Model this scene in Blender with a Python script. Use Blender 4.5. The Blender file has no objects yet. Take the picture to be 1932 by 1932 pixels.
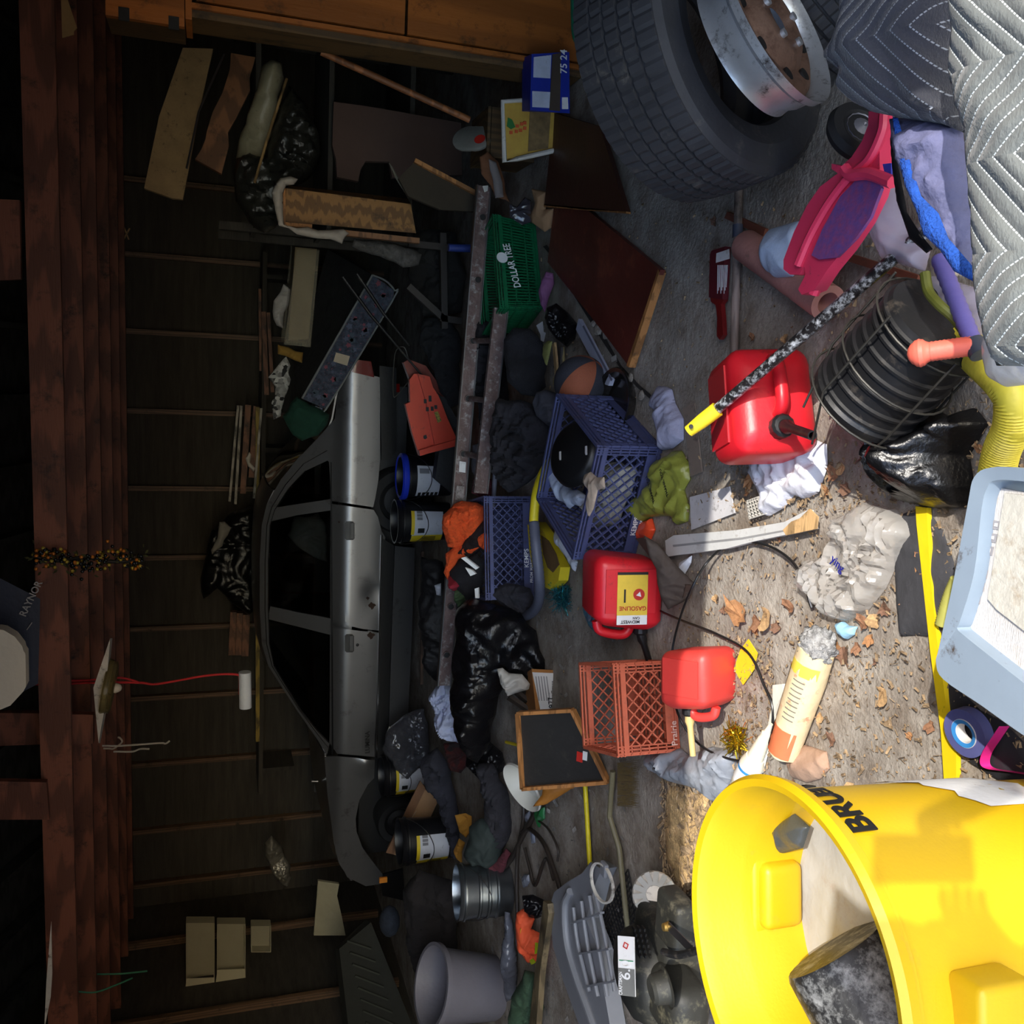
import bpy, bmesh, math, random
from mathutils import Vector, Matrix, noise
V = Vector
R = math.radians
sc = bpy.context.scene
# ---------------------------------------------------------------- camera
# The garage stands square to the axes: x runs along the back wall, y into the
# depth, z up.  The photograph was taken with the phone turned, so the camera
# is rolled a quarter turn.
F, PITCH, YAW, EYE = 1750.0, R(18), R(9), 1.65
FWD = V((-math.sin(YAW)*math.cos(PITCH), math.cos(YAW)*math.cos(PITCH), -math.sin(PITCH)))
RGT = V((math.cos(YAW), math.sin(YAW), 0))
DWN = FWD.cross(RGT)
CAM = V((0, 0, EYE))
cd = bpy.data.cameras.new('camera'); cam = bpy.data.objects.new('camera', cd)
sc.collection.objects.link(cam)
cd.sensor_width = 36; cd.lens = 36*F/1932; cd.clip_start = .02
m3 = Matrix((DWN, RGT, -FWD)).transposed()
cam.matrix_world = Matrix.Translation(CAM) @ m3.to_4x4()
sc.camera = cam
def ray(X, Y): return FWD + RGT*((966-Y)/F) + DWN*((X-966)/F)
def G(X, Y, z=0.0):
    d = ray(X, Y); return CAM + d*((z-EYE)/d.z)
def D(X, Y, y):
    d = ray(X, Y); return CAM + d*(y/d.y)
def C(X, Y, dep): return CAM + ray(X, Y)*dep
def PL(X, Y, p, n):
    d = ray(X, Y); return CAM + d*((p-CAM).dot(n)/d.dot(n))
# ---------------------------------------------------------------- light
SUN = ray(1685, 1612).normalized()          # direction the sunlight travels
w = bpy.data.worlds.new('world'); sc.world = w; w.use_nodes = True
nt = w.node_tree; nt.nodes.clear()
sky = nt.nodes.new('ShaderNodeTexSky'); sky.sky_type = 'NISHITA'; sky.sun_disc = False
sky.sun_elevation = math.asin(-SUN.z); sky.sun_rotation = math.atan2(-SUN.x, -SUN.y)
sky.air_density = 1.0; sky.dust_density = 1.2; sky.ozone_density = 1.0
bg = nt.nodes.new('ShaderNodeBackground'); bg.inputs[1].default_value = 0.68
wo = nt.nodes.new('ShaderNodeOutputWorld')
nt.links.new(sky.outputs[0], bg.inputs[0]); nt.links.new(bg.outputs[0], wo.inputs[0])
sl = bpy.data.lights.new('sun', 'SUN'); sl.energy = 5.0; sl.angle = R(.53); sl.color = (1, .95, .86)
so = bpy.data.objects.new('sun', sl); sc.collection.objects.link(so)
so.rotation_euler = SUN.to_track_quat('-Z', 'Y').to_euler(); so.location = (4, -8, 8)
sc.view_settings.view_transform = 'Standard'; sc.view_settings.look = 'None'
sc.view_settings.exposure = 0.0; sc.view_settings.gamma = 1.0
sc.view_settings.use_curve_mapping = False
# ---------------------------------------------------------------- materials
def lin(c): return tuple((x/255/12.92 if x/255 <= .04045 else ((x/255+.055)/1.055)**2.4) for x in c)
MATS = {}
def M(key, rgb=(128,128,128), rough=.6, metal=0, var=.18, scale=6, bump=.15, bscale=40, dirt=0, dirtc=(70,58,48),
      trans=0, alpha=1, coat=0, stretch=None, wave=0, rgb2=None, spec=.5, sss=0, cells=0, thin=False):
    if key in MATS: return MATS[key]
    m = bpy.data.materials.new(key); m.use_nodes = True; MATS[key] = m
    n = m.node_tree; N = n.nodes; L = n.links; b = N['Principled BSDF']
    tc = N.new('ShaderNodeTexCoord'); src = tc.outputs['Object']
    if stretch:
        mp = N.new('ShaderNodeMapping'); mp.inputs['Scale'].default_value = stretch
        L.new(src, mp.inputs[0]); src = mp.outputs[0]
    nz = N.new('ShaderNodeTexNoise'); nz.inputs['Scale'].default_value = scale; nz.inputs['Detail'].default_value = 6
    nz.inputs['Roughness'].default_value = .65; L.new(src, nz.inputs['Vector'])
    fac = nz.outputs['Fac']
    if wave:
        wv = N.new('ShaderNodeTexWave'); wv.inputs['Scale'].default_value = wave; wv.inputs['Distortion'].default_value = 7
        wv.inputs['Detail'].default_value = 3; wv.inputs['Detail Scale'].default_value = 1.5
        L.new(src, wv.inputs['Vector']); fac = wv.outputs['Fac']
    if cells:
        vo = N.new('ShaderNodeTexVoronoi'); vo.inputs['Scale'].default_value = cells; L.new(src, vo.inputs['Vector'])
        fac = vo.outputs['Color']
    cr = N.new('ShaderNodeValToRGB'); c = lin(rgb)
    c2 = lin(rgb2) if rgb2 else None
    cr.color_ramp.elements[0].position = .3; cr.color_ramp.elements[1].position = .7
    cr.color_ramp.elements[0].color = (*[x*(1-var) for x in c], 1)
    cr.color_ramp.elements[1].color = (*(c2 or [min(1, x*(1+var)) for x in c]), 1)
    L.new(fac, cr.inputs[0]); col = cr.outputs[0]
    if dirt:
        dn = N.new('ShaderNodeTexNoise'); dn.inputs['Scale'].default_value = scale*2.3; dn.inputs['Detail'].default_value = 9
        dn.inputs['Roughness'].default_value = .75; L.new(tc.outputs['Object'], dn.inputs['Vector'])
        dr = N.new('ShaderNodeValToRGB'); dr.color_ramp.elements[0].position = .62-dirt*.3; dr.color_ramp.elements[1].position = .72-dirt*.15
        L.new(dn.outputs['Fac'], dr.inputs[0])
        mx = N.new('ShaderNodeMix'); mx.data_type = 'RGBA'; mx.inputs[7].default_value = (*lin(dirtc), 1)
        L.new(dr.outputs[0], mx.inputs[0]); L.new(col, mx.inputs[6]); col = mx.outputs[2]
    L.new(col, b.inputs['Base Color'])
    b.inputs['Roughness'].default_value = rough; b.inputs['Metallic'].default_value = metal
    b.inputs['Transmission Weight'].default_value = trans; b.inputs['Alpha'].default_value = alpha
    b.inputs['Coat Weight'].default_value = coat; b.inputs['Specular IOR Level'].default_value = spec
    b.inputs['Subsurface Weight'].default_value = sss
    if trans: b.inputs['IOR'].default_value = 1.1 if thin else 1.45
    if bump:
        bn = N.new('ShaderNodeTexNoise'); bn.inputs['Scale'].default_value = bscale; bn.inputs['Detail'].default_value = 4
        L.new(src, bn.inputs['Vector'])
        bp = N.new('ShaderNodeBump'); bp.inputs['Strength'].default_value = bump; bp.inputs['Distance'].default_value = .01
        L.new(bn.outputs['Fac'], bp.inputs['Height']); L.new(bp.outputs[0], b.inputs['Normal'])
    return m
def wood(key, rgb, var=.3, st=(1, 12, 12), wave=1.2, rough=.6): return M(key, rgb, rough, var=var, stretch=st, wave=wave, scale=3, bump=.15, bscale=20, dirt=.25, dirtc=[x*.45 for x in rgb])
# ---------------------------------------------------------------- meshes
ORG = {}
class B:
    def __init__(s): s.bm = bmesh.new(); s.uv = None
    def add(s, vs, fs):
        v = [s.bm.verts.new(p) for p in vs]
        for f in fs:
            try: s.bm.faces.new([v[i] for i in f])
            except ValueError: pass
        return s
    def hexa(s, p):            # p: 8 points, 0-3 front ring, 4-7 back ring
        return s.add(p, [(0,1,2,3), (7,6,5,4), (0,4,5,1), (1,5,6,2), (2,6,7,3), (3,7,4,0)])
    def box(s, c, d, rot=None):
        c = V(c); x, y, z = [q/2 for q in d]; rot = rot or Matrix.Identity(3)
        return s.hexa([c + rot @ V(q) for q in ((-x,-y,-z),(x,-y,-z),(x,-y,z),(-x,-y,z),(-x,y,-z),(x,y,-z),(x,y,z),(-x,y,z))])
    def bar(s, a, b, wd, th, up=V((0,0,1))):
        a, b = V(a), V(b); x = (b-a).normalized(); y = up.cross(x)
        if y.length < 1e-4: y = V((0,1,0)).cross(x)
        y.normalize(); z = x.cross(y)
        return s.box((a+b)/2, ((b-a).length, wd, th), Matrix((x, y, z)).transposed())
    def prism(s, pts, off):
        n = len(pts); off = V(off); q = [V(p) for p in pts]
        return s.add(q + [p+off for p in q], [tuple(range(n)), tuple(range(2*n-1, n-1, -1))] + [(i, (i+1) % n, (i+1) % n+n, i+n)[::-1] for i in range(n)])
    def tube(s, pts, r, n=8, caps=True):
        pts = [V(p) for p in pts]; rr = r if isinstance(r, (list, tuple)) else [r]*len(pts)
        vs = []; prev = None
        for i, p in enumerate(pts):
            t = (pts[min(i+1, len(pts)-1)] - pts[max(i-1, 0)]).normalized()
            u = prev - t*prev.dot(t) if prev else t.orthogonal()
            if u.length < 1e-5: u = t.orthogonal()
            u.normalize(); prev = u; v = t.cross(u)
            vs += [p + (u*math.cos(a) + v*math.sin(a))*rr[i] for a in [2*math.pi*k/n for k in range(n)]]
        fs = [(i*n+k, i*n+(k+1) % n, (i+1)*n+(k+1) % n, (i+1)*n+k) for i in range(len(pts)-1) for k in range(n)]
        if caps: fs += [tuple(range(n-1, -1, -1)), tuple(range((len(pts)-1)*n, len(pts)*n))]
        return s.add(vs, fs)
    def lathe(s, prof, o=(0,0,0), ax=(0,0,1), n=32, close=False, rmod=None):   # prof: (r, h)
        o = V(o); ax = V(ax).normalized(); u = ax.orthogonal().normalized(); v = ax.cross(u)
        vs = []
        for i, (r, h) in enumerate(prof):
            for k in range(n):
                a = 2*math.pi*k/n; q = r*(rmod(i, k) if rmod else 1)
                vs.append(o + ax*h + (u*math.cos(a)+v*math.sin(a))*q)
        m = len(prof); rng = range(m if close else m-1)
        fs = [(i*n+k, i*n+(k+1) % n, ((i+1) % m)*n+(k+1) % n, ((i+1) % m)*n+k) for i in rng for k in range(n)]
        return s.add(vs, fs)
    def ball(s, c, r, sx=1, sy=1, sz=1, sub=2, rot=None):
        t = bmesh.new(); bmesh.ops.create_icosphere(t, subdivisions=sub, radius=1)
        rot = rot or Matrix.Identity(3)
        vs = [V(c) + rot @ V((v.co.x*r*sx, v.co.y*r*sy, v.co.z*r*sz)) for v in t.verts]; t.verts.index_update()
        fs = [tuple(v.index for v in f.verts) for f in t.faces]; t.free()
        return s.add(vs, fs)
    def rbox(s, c, d, bev, rot=None, seg=3):
        t = bmesh.new(); bmesh.ops.create_cube(t, size=1)
        for v in t.verts: v.co = V((v.co.x*d[0], v.co.y*d[1], v.co.z*d[2]))
        bmesh.ops.bevel(t, geom=t.edges[:], offset=bev, segments=seg, affect='EDGES', profile=.5)
        rot = rot or Matrix.Identity(3); t.verts.index_update()
        vs = [V(c) + rot @ v.co for v in t.verts]; fs = [tuple(v.index for v in f.verts) for f in t.faces]; t.free()
        return s.add(vs, fs)
    def bevel(s, off, seg=2):
        bmesh.ops.bevel(s.bm, geom=[e for e in s.bm.edges if len(e.link_faces) == 2 and e.calc_face_angle(0) > .5], offset=off, segments=seg, affect='EDGES', profile=.5)
        return s
    def xf(s, m): bmesh.ops.transform(s.bm, matrix=m, verts=s.bm.verts); return s
def mk(name, b, mat, parent=None, label=None, cat=None, group=None, kind=None, sharp=35, base=None):
    bm = b.bm
    if parent is not None: o0 = ORG[parent.name]
    else:
        if base is None:
            xs = [v.co for v in bm.verts]
            base = V(((min(p.x for p in xs)+max(p.x for p in xs))/2, (min(p.y for p in xs)+max(p.y for p in xs))/2, min(p.z for p in xs)))
        o0 = V(base)
    bmesh.ops.translate(bm, vec=-o0, verts=bm.verts)
    if not b.uv: bmesh.ops.recalc_face_normals(bm, faces=bm.faces)
    me = bpy.data.meshes.new(name); bm.to_mesh(me); bm.free()
    me.materials.append(mat)
    if sharp is not None:
        me.polygons.foreach_set('use_smooth', [True]*len(me.polygons)); me.set_sharp_from_angle(angle=R(sharp))
    ob = bpy.data.objects.new(name, me); sc.collection.objects.link(ob)
    if parent is not None: ob.parent = parent
    else: ob.location = o0
    ORG[ob.name] = o0
    if label: ob['label'] = label
    if cat: ob['category'] = cat
    if group: ob['group'] = group
    if kind: ob['kind'] = kind
    return ob
def thing(name, label, cat, loc, group=None):
    o = bpy.data.objects.new(name, None); sc.collection.objects.link(o); o.location = V(loc); o.empty_display_size = .05
    o['label'] = label; o['category'] = cat
    if group: o['group'] = group
    ORG[o.name] = V(loc); return o
def struct(name, b, mat, parent=None, sharp=35):
    return mk(name, b, mat, parent, kind=None if parent else 'structure', sharp=sharp)
def text(s, o, xd, yd, size, mat, parent, name='lettering', stretch=1, lift=.002, font=None):
    xd, yd = V(xd).normalized(), V(yd); yd = (yd - xd*yd.dot(xd)).normalized(); zd = xd.cross(yd)
    cu = bpy.data.curves.new('t', 'FONT'); cu.body = s; cu.size = size; cu.extrude = .0006; cu.resolution_u = 3; cu.offset = size*.012
    t = bpy.data.objects.new('t', cu); sc.collection.objects.link(t)
    me = bpy.data.meshes.new_from_object(t); bpy.data.objects.remove(t)
    bm = bmesh.new(); bm.from_mesh(me); bpy.data.meshes.remove(me)
    mt = Matrix((xd*stretch, yd, zd)).transposed().to_4x4(); mt.translation = V(o)+zd*lift
    bmesh.ops.transform(bm, matrix=mt, verts=bm.verts)
    b = B(); b.bm.free(); b.bm = bm
    return mk(name, b, mat, parent)
# a crumpled or folded soft thing: outline taken in a plane, filled with a relieved surface
def edist(p, poly):
    d = 9
    for i in range(len(poly)):
        a, b = poly[i], poly[(i+1) % len(poly)]; ab = b-a; l = ab.length_squared
        t = max(0, min(1, (p-a).dot(ab)/l)) if l else 0
        d = min(d, (p-(a+ab*t)).length)
    return d
def heap_b(px, plane, h, seed=0, cell=None, fold=.3, fs=9, edge=.08, back=.3, ridged=True, jag=.012, fn=None, uvs=True):
    kind, val = plane[0], plane[1]
    if kind == 'z': o, n = V((0, 0, val)), V((0, 0, 1))
    elif kind == 'y': o, n = V((0, val, 0)), V((0, -1, 0))
    else: o, n = V(val), V(plane[2]).normalized()
    ax = V((1, 0, 0)) if abs(n.x) < .9 else V((0, 1, 0)); ax = (ax - n*ax.dot(n)).normalized(); ay = n.cross(ax)
    pts = [PL(X, Y, o, n) for X, Y in px]
    q = [V(((p-o).dot(ax), (p-o).dot(ay))) for p in pts]
    # round the outline a little with jagged midpoints
    r = random.Random(seed); qq = []
    for i in range(len(q)):
        a, b = q[i], q[(i+1) % len(q)]; e = b-a; k = max(1, int(e.length/.05)); nn = V((e.y, -e.x)).normalized() if e.length > 1e-6 else V((0, 0))
        for j in range(k):
            qq.append(a + e*(j/k) + (nn*r.uniform(-jag, jag) if j else V((0, 0))))
    x0, x1 = min(p.x for p in qq), max(p.x for p in qq); y0, y1 = min(p.y for p in qq), max(p.y for p in qq)
    cell = cell or max(x1-x0, y1-y0)/46
    bm = bmesh.new(); f = bm.faces.new([bm.verts.new((p.x, p.y, 0)) for p in qq])
    bmesh.ops.triangulate(bm, faces=[f])
    for a0, a1, nv in ((x0, x1, V((1, 0, 0))), (y0, y1, V((0, 1, 0)))):
        k = int((a1-a0)/cell)
        for i in range(1, k+1):
            bmesh.ops.bisect_plane(bm, geom=bm.verts[:]+bm.edges[:]+bm.faces[:], dist=1e-6, plane_co=nv*(a0+i*(a1-a0)/(k+1)), plane_no=nv)
    uv = bm.loops.layers.uv.new('UVMap') if uvs else None
    if uvs:
        for fc in bm.faces:
            for lp in fc.loops: lp[uv].uv = (lp.vert.co.x, lp.vert.co.y)
    edge = min(edge, .5*min(x1-x0, y1-y0))
    so = V((seed*3.7, seed*1.3, seed*.7))
    bb = bmesh.new() if back else None
    P = []
    for v in bm.verts:
        p = v.co.xy; e = min(1, edist(p, qq)/edge); s = math.sqrt(max(0, 1-(1-e)**2))
        n1 = noise.noise(V((p.x*fs*.35, p.y*fs*.35, 0))+so)
        w1 = V((p.x*fs, p.y*fs, 0))+so
        w1 += V((noise.noise(w1*.7), noise.noise(w1*.7+V((9, 3, 1))), 0))*1.2
        if ridged: n2 = (1-abs(noise.noise(w1))*2.6)*.6 + (1-abs(noise.noise(w1*2.3))*2.6)*.4
        else: n2 = noise.noise(w1)+.5*noise.noise(w1*2.1)
        z = s*h*(.65+.7*n1) + s*fold*h*n2
        if fn: z = fn(p.x, p.y, z, s)
        P.append((p.copy(), z, s))
    me_v = [o + ax*a.x + ay*a.y + n*max(z, 0 if not fn else -9) for a, z, s in P]
    bm.verts.index_update()
    for v, c in zip(bm.verts, me_v): v.co = c
    out = B(); out.bm.free(); out.bm = bm; out.uv = True
    if back:
        bk = [o + ax*a.x + ay*a.y - n*back*h*s for a, z, s in P]
        fs_ = [[v.index for v in f.verts][::-1] for f in bm.faces]
        nv = [bm.verts.new(c) for c in bk]
        for f in fs_: bm.faces.new([nv[i] for i in f])
        bmesh.ops.remove_doubles(bm, verts=bm.verts[:], dist=1e-5)
    return out
def heap(name, px, plane, h, mat, label, cat, sharp=70, parent=None, **k):
    b = heap_b(px, plane, h, **k)
    return mk(name, b, mat, parent, label, cat, sharp=sharp)
def slab(px, plane, th, bev=0, flip=False):      # flat outline with thickness
    kind, val = plane[0], plane[1]
    if kind == 'z': o, n = V((0, 0, val)), V((0, 0, 1))
    elif kind == 'y': o, n = V((0, val, 0)), V((0, -1, 0))
    else: o, n = V(val), V(plane[2]).normalized()
    b = B().prism([PL(X, Y, o, n) for X, Y in px], n*-th if flip else n*th)
    if kind == 'y' or flip: pass
    if bev: b.bevel(bev)
    return b
def frame(o, x, z):      # local matrix: x axis, z axis
    x = V(x).normalized(); z = V(z); z = (z - x*z.dot(x)).normalized(); y = z.cross(x)
    m = Matrix((x, y, z)).transposed().to_4x4(); m.translation = V(o); return m
def bez(pts, k=6):       # smooth path through points (Catmull-Rom)
    p = [V(q) for q in pts]; p = [p[0]*2-p[1]] + p + [p[-1]*2-p[-2]]; out = []
    for i in range(1, len(p)-2):
        for j in range(k):
            t = j/k; a, b_, c, d = p[i-1:i+3]
            out.append(.5*((2*b_)+(c-a)*t+(2*a-5*b_+4*c-d)*t*t+(3*b_-a-3*c+d)*t**3))
    return out + [p[-2]]
# ================================================================ setting
m_floor = M('dirty_concrete', (170,162,152), .85, var=.28, scale=2.2, bump=.6, bscale=70, dirt=.7, dirtc=(128,116,104))
m_sheath = M('dark_sheathing', (60,56,50), .9, var=.35, scale=3, stretch=(.6,1,6), bump=.3, bscale=18)
m_stud = wood('stud_wood', (96,74,56), st=(9,9,.8))
m_joist = wood('joist_wood', (112,66,48), st=(.8,9,9), wave=.7)
m_roof = wood('roof_boards', (58,60,58), st=(.8,6,6))
m_white = M('white_paint', (205,200,190), .6, dirt=.2)
BW = 9.25; FW = .6
xl = D(350, 1697, BW).x; xr = D(350, 40, BW).x
a, b_ = G(1400, 880), G(1690, 600)
jx = a.x + (b_.x-a.x)*((FW-a.y)/(b_.y-a.y)) if abs(b_.y-a.y) > 1e-3 else 1.1
# floor, cut so that the slab inside and the dirt outside are one surface
random.seed(5)
b = B(); nx, ny = 90, 90
X0, X1, Y0, Y1 = -14, 14, -14, BW+.2
def gx(i, n, lo, hi, c, wgt):        # finer towards c
    t = i/n*2-1; return c + (hi-c if t > 0 else c-lo)*math.copysign(abs(t)**wgt, t)
vs = [(gx(i, nx, X0, X1, 0, 1.7), gx(j, ny, Y0, Y1, 2.6, 1.7), 0) for j in range(ny+1) for i in range(nx+1)]
vs = [(x, y, min(0, noise.noise(V((x*1.3, y*1.3, 0)))*.008-.006 - .006*abs(noise.noise(V((x*5, y*5, 3)))))) for x, y, z in vs]
b.add(vs, [(j*(nx+1)+i, j*(nx+1)+i+1, (j+1)*(nx+1)+i+1, (j+1)*(nx+1)+i) for j in range(ny) for i in range(nx)])
struct('floor', b, m_floor, sharp=180)
H0 = 2.37
fl = bpy.data.objects['floor']
jp = [(1030,462),(1046,486),(1078,540),(1108,592),(1140,640),(1172,690),(1206,726),(1232,752),(1262,800)]
rj = random.Random(3); up_l = [G(X+rj.uniform(-3,3)+3, Y, .0015) for X, Y in jp]; dn_l = [G(X+rj.uniform(-3,3)-4, Y+3, .0015) for X, Y in jp]
struct('floor_joint', B().add(up_l+dn_l, [(i, i+1, len(jp)+i+1, len(jp)+i) for i in range(len(jp)-1)]), M('joint_dirt', (44,38,34), .95, var=.4, scale=20, bump=.5), fl)
for X, Y, r_ in ((1128,622,.03),(1142,632,.022),(1120,610,.018),(1190,712,.015),(1210,745,.02)):
    q = B().ball(G(X, Y, .008), r_, 1, 1.3, .4, 2)
    for v in q.bm.verts: v.co += (v.co-G(X, Y, .008))*(.5*noise.noise(v.co*40))
    struct('concrete_chip', q, m_floor, fl, sharp=25)
wb = struct('wall_back', B().box(((xl+xr)/2, BW+.06, 1.3), (xr-xl+.4, .08, 2.8)), m_sheath)
for Yp in (345, 485, 628, 776, 920, 1050, 1183, 1313, 1437, 1562, 1662):
    x = D(300, Yp, BW).x
    struct('stud', B().box((x, BW-.02, 1.3), (.045, .09, 2.5)), m_stud, wb)
for k in range(9):
    struct('wall_board', B().box(((xl+xr)/2, BW+.012, .2+k*.29), (xr-xl+.2, .02, .275)), m_sheath, wb)
wl = struct('wall_left', B().box((xl-.06, BW/2+.3, 1.3), (.08, BW+.4, 2.8)), m_sheath)
for k in range(6): struct('stud', B().box((xl, BW-.7-k*1.1, 1.3), (.09, .045, 2.5)), m_stud, wl)
wr = struct('wall_right', B().box((xr+.06, BW/2+.3, 1.3), (.08, BW+.4, 2.8)), m_sheath)
for k in range(6): struct('stud', B().box((xr, BW-.7-k*1.1, 1.3), (.09, .045, 2.5)), m_stud, wr)
ol = -3.6
b = B().box(((xl+ol)/2, FW-.05, 1.25), (ol-xl, .1, 2.5)).box(((xr+jx)/2, FW-.05, 1.25), (xr-jx, .1, 2.5)).box(((ol+jx)/2, FW-.05, 2.13+.4), (jx-ol, .1, .8))
struct('wall_front', b, M('outer_siding', (150,140,128), .7))
# roof over the joists
ry, rz = 4.9, 4.3
b = B()
for (ya, za, yb, zb) in ((BW+.3, 2.5, ry, rz), (ry, rz, FW-.4, 2.5)):
    b.hexa([V((xl-.2, ya, za)), V((xr+.2, ya, za)), V((xr+.2, yb, zb)), V((xl-.2, yb, zb)), V((xl-.2, ya, za+.05)), V((xr+.2, ya, za+.05)), V((xr+.2, yb, zb+.05)), V((xl-.2, yb, zb+.05))])
ce = struct('ceiling', b, m_roof)
for sx in (xl-.1, xr+.1):
    struct('gable', B().prism([V((sx-.04, FW-.4, 2.4)), V((sx-.04, BW+.3, 2.4)), V((sx-.04, BW+.3, 2.55)), V((sx-.04, ry, rz+.05)), V((sx-.04, FW-.4, 2.55))], (.08, 0, 0)), m_sheath, ce)
for k in range(16):
    x = xl + .3 + k*(xr-xl-.4)/15
    for (ya, za, yb, zb) in ((BW+.2, 2.46, ry, rz-.06), (ry, rz-.06, FW, 2.5)):
        struct('rafter', B().bar((x, ya, za), (x, yb, zb), .045, .12), m_roof, ce)
for k, y in enumerate((5.28, 6.12, 6.92, 7.72, 8.44, 9.05)):
    struct('joist', B().box(((xl+xr)/2, y+.025, H0+.078), (xr-xl+.1, .045, .155)).bevel(.004, 1), m_joist, ce)
def hang(px, y, th, name='hanger_board', mat=m_joist): return struct(name, slab(px, ('y', y+th), th), mat, ce)
hang([(-160,1465),(90,1470),(95,1540),(-160,1540)], 5.22, .04)
hang([(-160,370),(40,380),(42,528),(-160,538)], 5.30, .04, 'brace_board')
hang([(-120,1338),(85,1340),(86,1398),(-120,1405)], 5.6, .05, 'brace_board')
hang([(136,1342),(178,1343),(178,1397),(138,1399)], 5.7, .05, 'beam_end')
# ================================================================ the car
m_paint = M('silver_paint', (118,118,120), .32, .75, var=.05, scale=3, bump=.02, bscale=200, dirt=.15, dirtc=(92,90,90), coat=.25)
m_trim = M('black_trim', (22,22,24), .45, var=.1); m_crom = M('bright_trim', (170,170,172), .2, 1, var=.05, bump=0)
m_glass = M('tinted_glass', (130,136,136), .04, trans=1, var=0, bump=0); m_rub = M('tyre_rubber', (26,26,28), .75, var=.2, bump=.1)
m_dark = M('dark_plastic', (20,20,22), .5, var=.1); m_red = M('red_lens', (110,12,10), .2, var=.05, bump=0, coat=.5)
CY = 6.9
car = thing('car', 'silver four door sedan with a dented door parked sideways at the back of the garage', 'car', (D(800, 1200, CY).x, CY+.85, 0))
zb_ = D(632, 1000, CY).z
def cyo(z):
    if z < zb_: return CY + .07*max(0, (zb_-.28-z)/.3)**2 + .05*max(0, (z-zb_+.12)/.12)**2
    return CY + .05 + (z-zb_)*.42
def panel(name, px, off=0.0, th=.02, mat=m_paint, step=.045, parent=None, dent=None):
    pts = [D(X, Y, CY) for X, Y in px]
    bm = bmesh.new(); f = bm.faces.new([bm.verts.new((p.x, CY, p.z)) for p in pts]); bmesh.ops.triangulate(bm, faces=[f])
    for nv, i, st in ((V((0,0,1)), 2, step), (V((1,0,0)), 0, step*2)):
        lo, hi = min(p[i] for p in pts), max(p[i] for p in pts); n = int((hi-lo)/st)
        for k in range(1, n+1): bmesh.ops.bisect_plane(bm, geom=bm.verts[:]+bm.edges[:]+bm.faces[:], dist=1e-6, plane_co=nv*(lo+(hi-lo)*k/(n+1)), plane_no=nv)
    # one iteration of correction: keep the outline where the picture has it although the body curves away
    for v in bm.verts:
        y = cyo(v.co.z)+off; d = v.co - CAM; q = CAM + d*(y/d.y); v.co = V((q.x, y, q.z))
        if dent:
            for (dx, dz, r, amt) in dent:
                e = math.hypot(v.co.x-dx, v.co.z-dz)/r
                if e < 1: v.co.y += amt*(1-e*e)**2
    r = bmesh.ops.extrude_face_region(bm, geom=bm.faces[:]); bmesh.ops.translate(bm, vec=(0, th, 0), verts=[g for g in r['geom'] if isinstance(g, bmesh.types.BMVert)])
    b = B(); b.bm.free(); b.bm = bm
    return mk(name, b, mat, parent or car, sharp=30)
d1 = D(712, 1400, CY); d2 = D(690, 1440, CY); d3 = D(705, 1120, CY)
panel('rear_quarter_panel', [(566,862),(600,826),(632,790),(642,700),(655,696),(717,712),(717,868),(714,905),(708,940),(704,957),(625,945),(621,872),(607,856)])
rd = panel('rear_door', [(624,950),(705,962),(713,975),(720,1002),(727,1014),(718,1100),(715,1190),(632,1181),(623,1165)], dent=[(d3.x, d3.z, .1, .02)])
fd = panel('front_door', [(623,1172),(632,1185),(714,1194),(711,1300),(707,1428),(636,1422),(622,1402)], dent=[(d1.x, d1.z, .12, .03)])
panel('front_fender', [(612,1428),(636,1427),(707,1433),(706,1468),(694,1480),(678,1510),(671,1545),(673,1570),(684,1600),(700,1622),(722,1650),(718,1668),(690,1672),(655,1655),(634,1610),(626,1560),(618,1500)], dent=[(d2.x, d2.z, .09, -.03)])
panel('side_molding', [(722,1016),(744,1030),(738,1195),(731,1430),(712,1430),(718,1195)], off=-.015, mat=m_trim)
panel('molding_strip', [(719,1010),(722,1010),(718,1195),(712,1430),(709,1430),(714.5,1195)], off=-.018, mat=m_crom)
panel('rocker_panel', [(745,1030),(783,1034),(777,1200),(766,1432),(732,1432),(739,1196)], off=.01)
panel('belt_strip', [(623.5,872),(626,872),(628,1180),(629,1424),(626,1424),(624.5,1180)], off=-.006, mat=m_trim, th=.01)
panel('rear_bumper', [(716,690),(748,694),(748,850),(735,868),(720,868)], off=-.01, mat=m_dark)
panel('front_bumper', [(716,1652),(760,1640),(765,1700),(722,1690)], off=.02, mat=m_dark)
tl = panel('tail_light', [(650,676),(700,682),(706,712),(656,700)], off=-.012, mat=m_red, th=.03)
panel('side_marker', [(748,724),(754,724),(754,740),(748,740)], off=-.02, mat=m_red, th=.02)
# body beyond the near side, built as lofted skins across the width
W_ = 1.62
def loft(name, line, mat, drop=0, crown=.05, n=8, inset=.03, wd=W_):
    b = B(); vs = []
    for (X, Y) in line:
        p = D(X, Y, CY); p = D(X, Y, cyo(p.z)+.01); p = D(X, Y, cyo(p.z)+.01)
        y0 = p.y; w2 = wd-2*(y0-CY)
        for k in range(n+1):
            t = k/n; vs.append(V((p.x, y0+w2*t, p.z+crown*(1-(2*t-1)**4))))
    fs = [(i*(n+1)+k, (i+1)*(n+1)+k, (i+1)*(n+1)+k+1, i*(n+1)+k+1) for i in range(len(line)-1) for k in range(n)]
    b.add(vs, fs); r = bmesh.ops.extrude_face_region(b.bm, geom=b.bm.faces[:]); bmesh.ops.translate(b.bm, vec=(0, 0, -.012), verts=[g for g in r['geom'] if isinstance(g, bmesh.types.BMVert)])
    return mk(name, b, mat, car, sharp=50)
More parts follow.
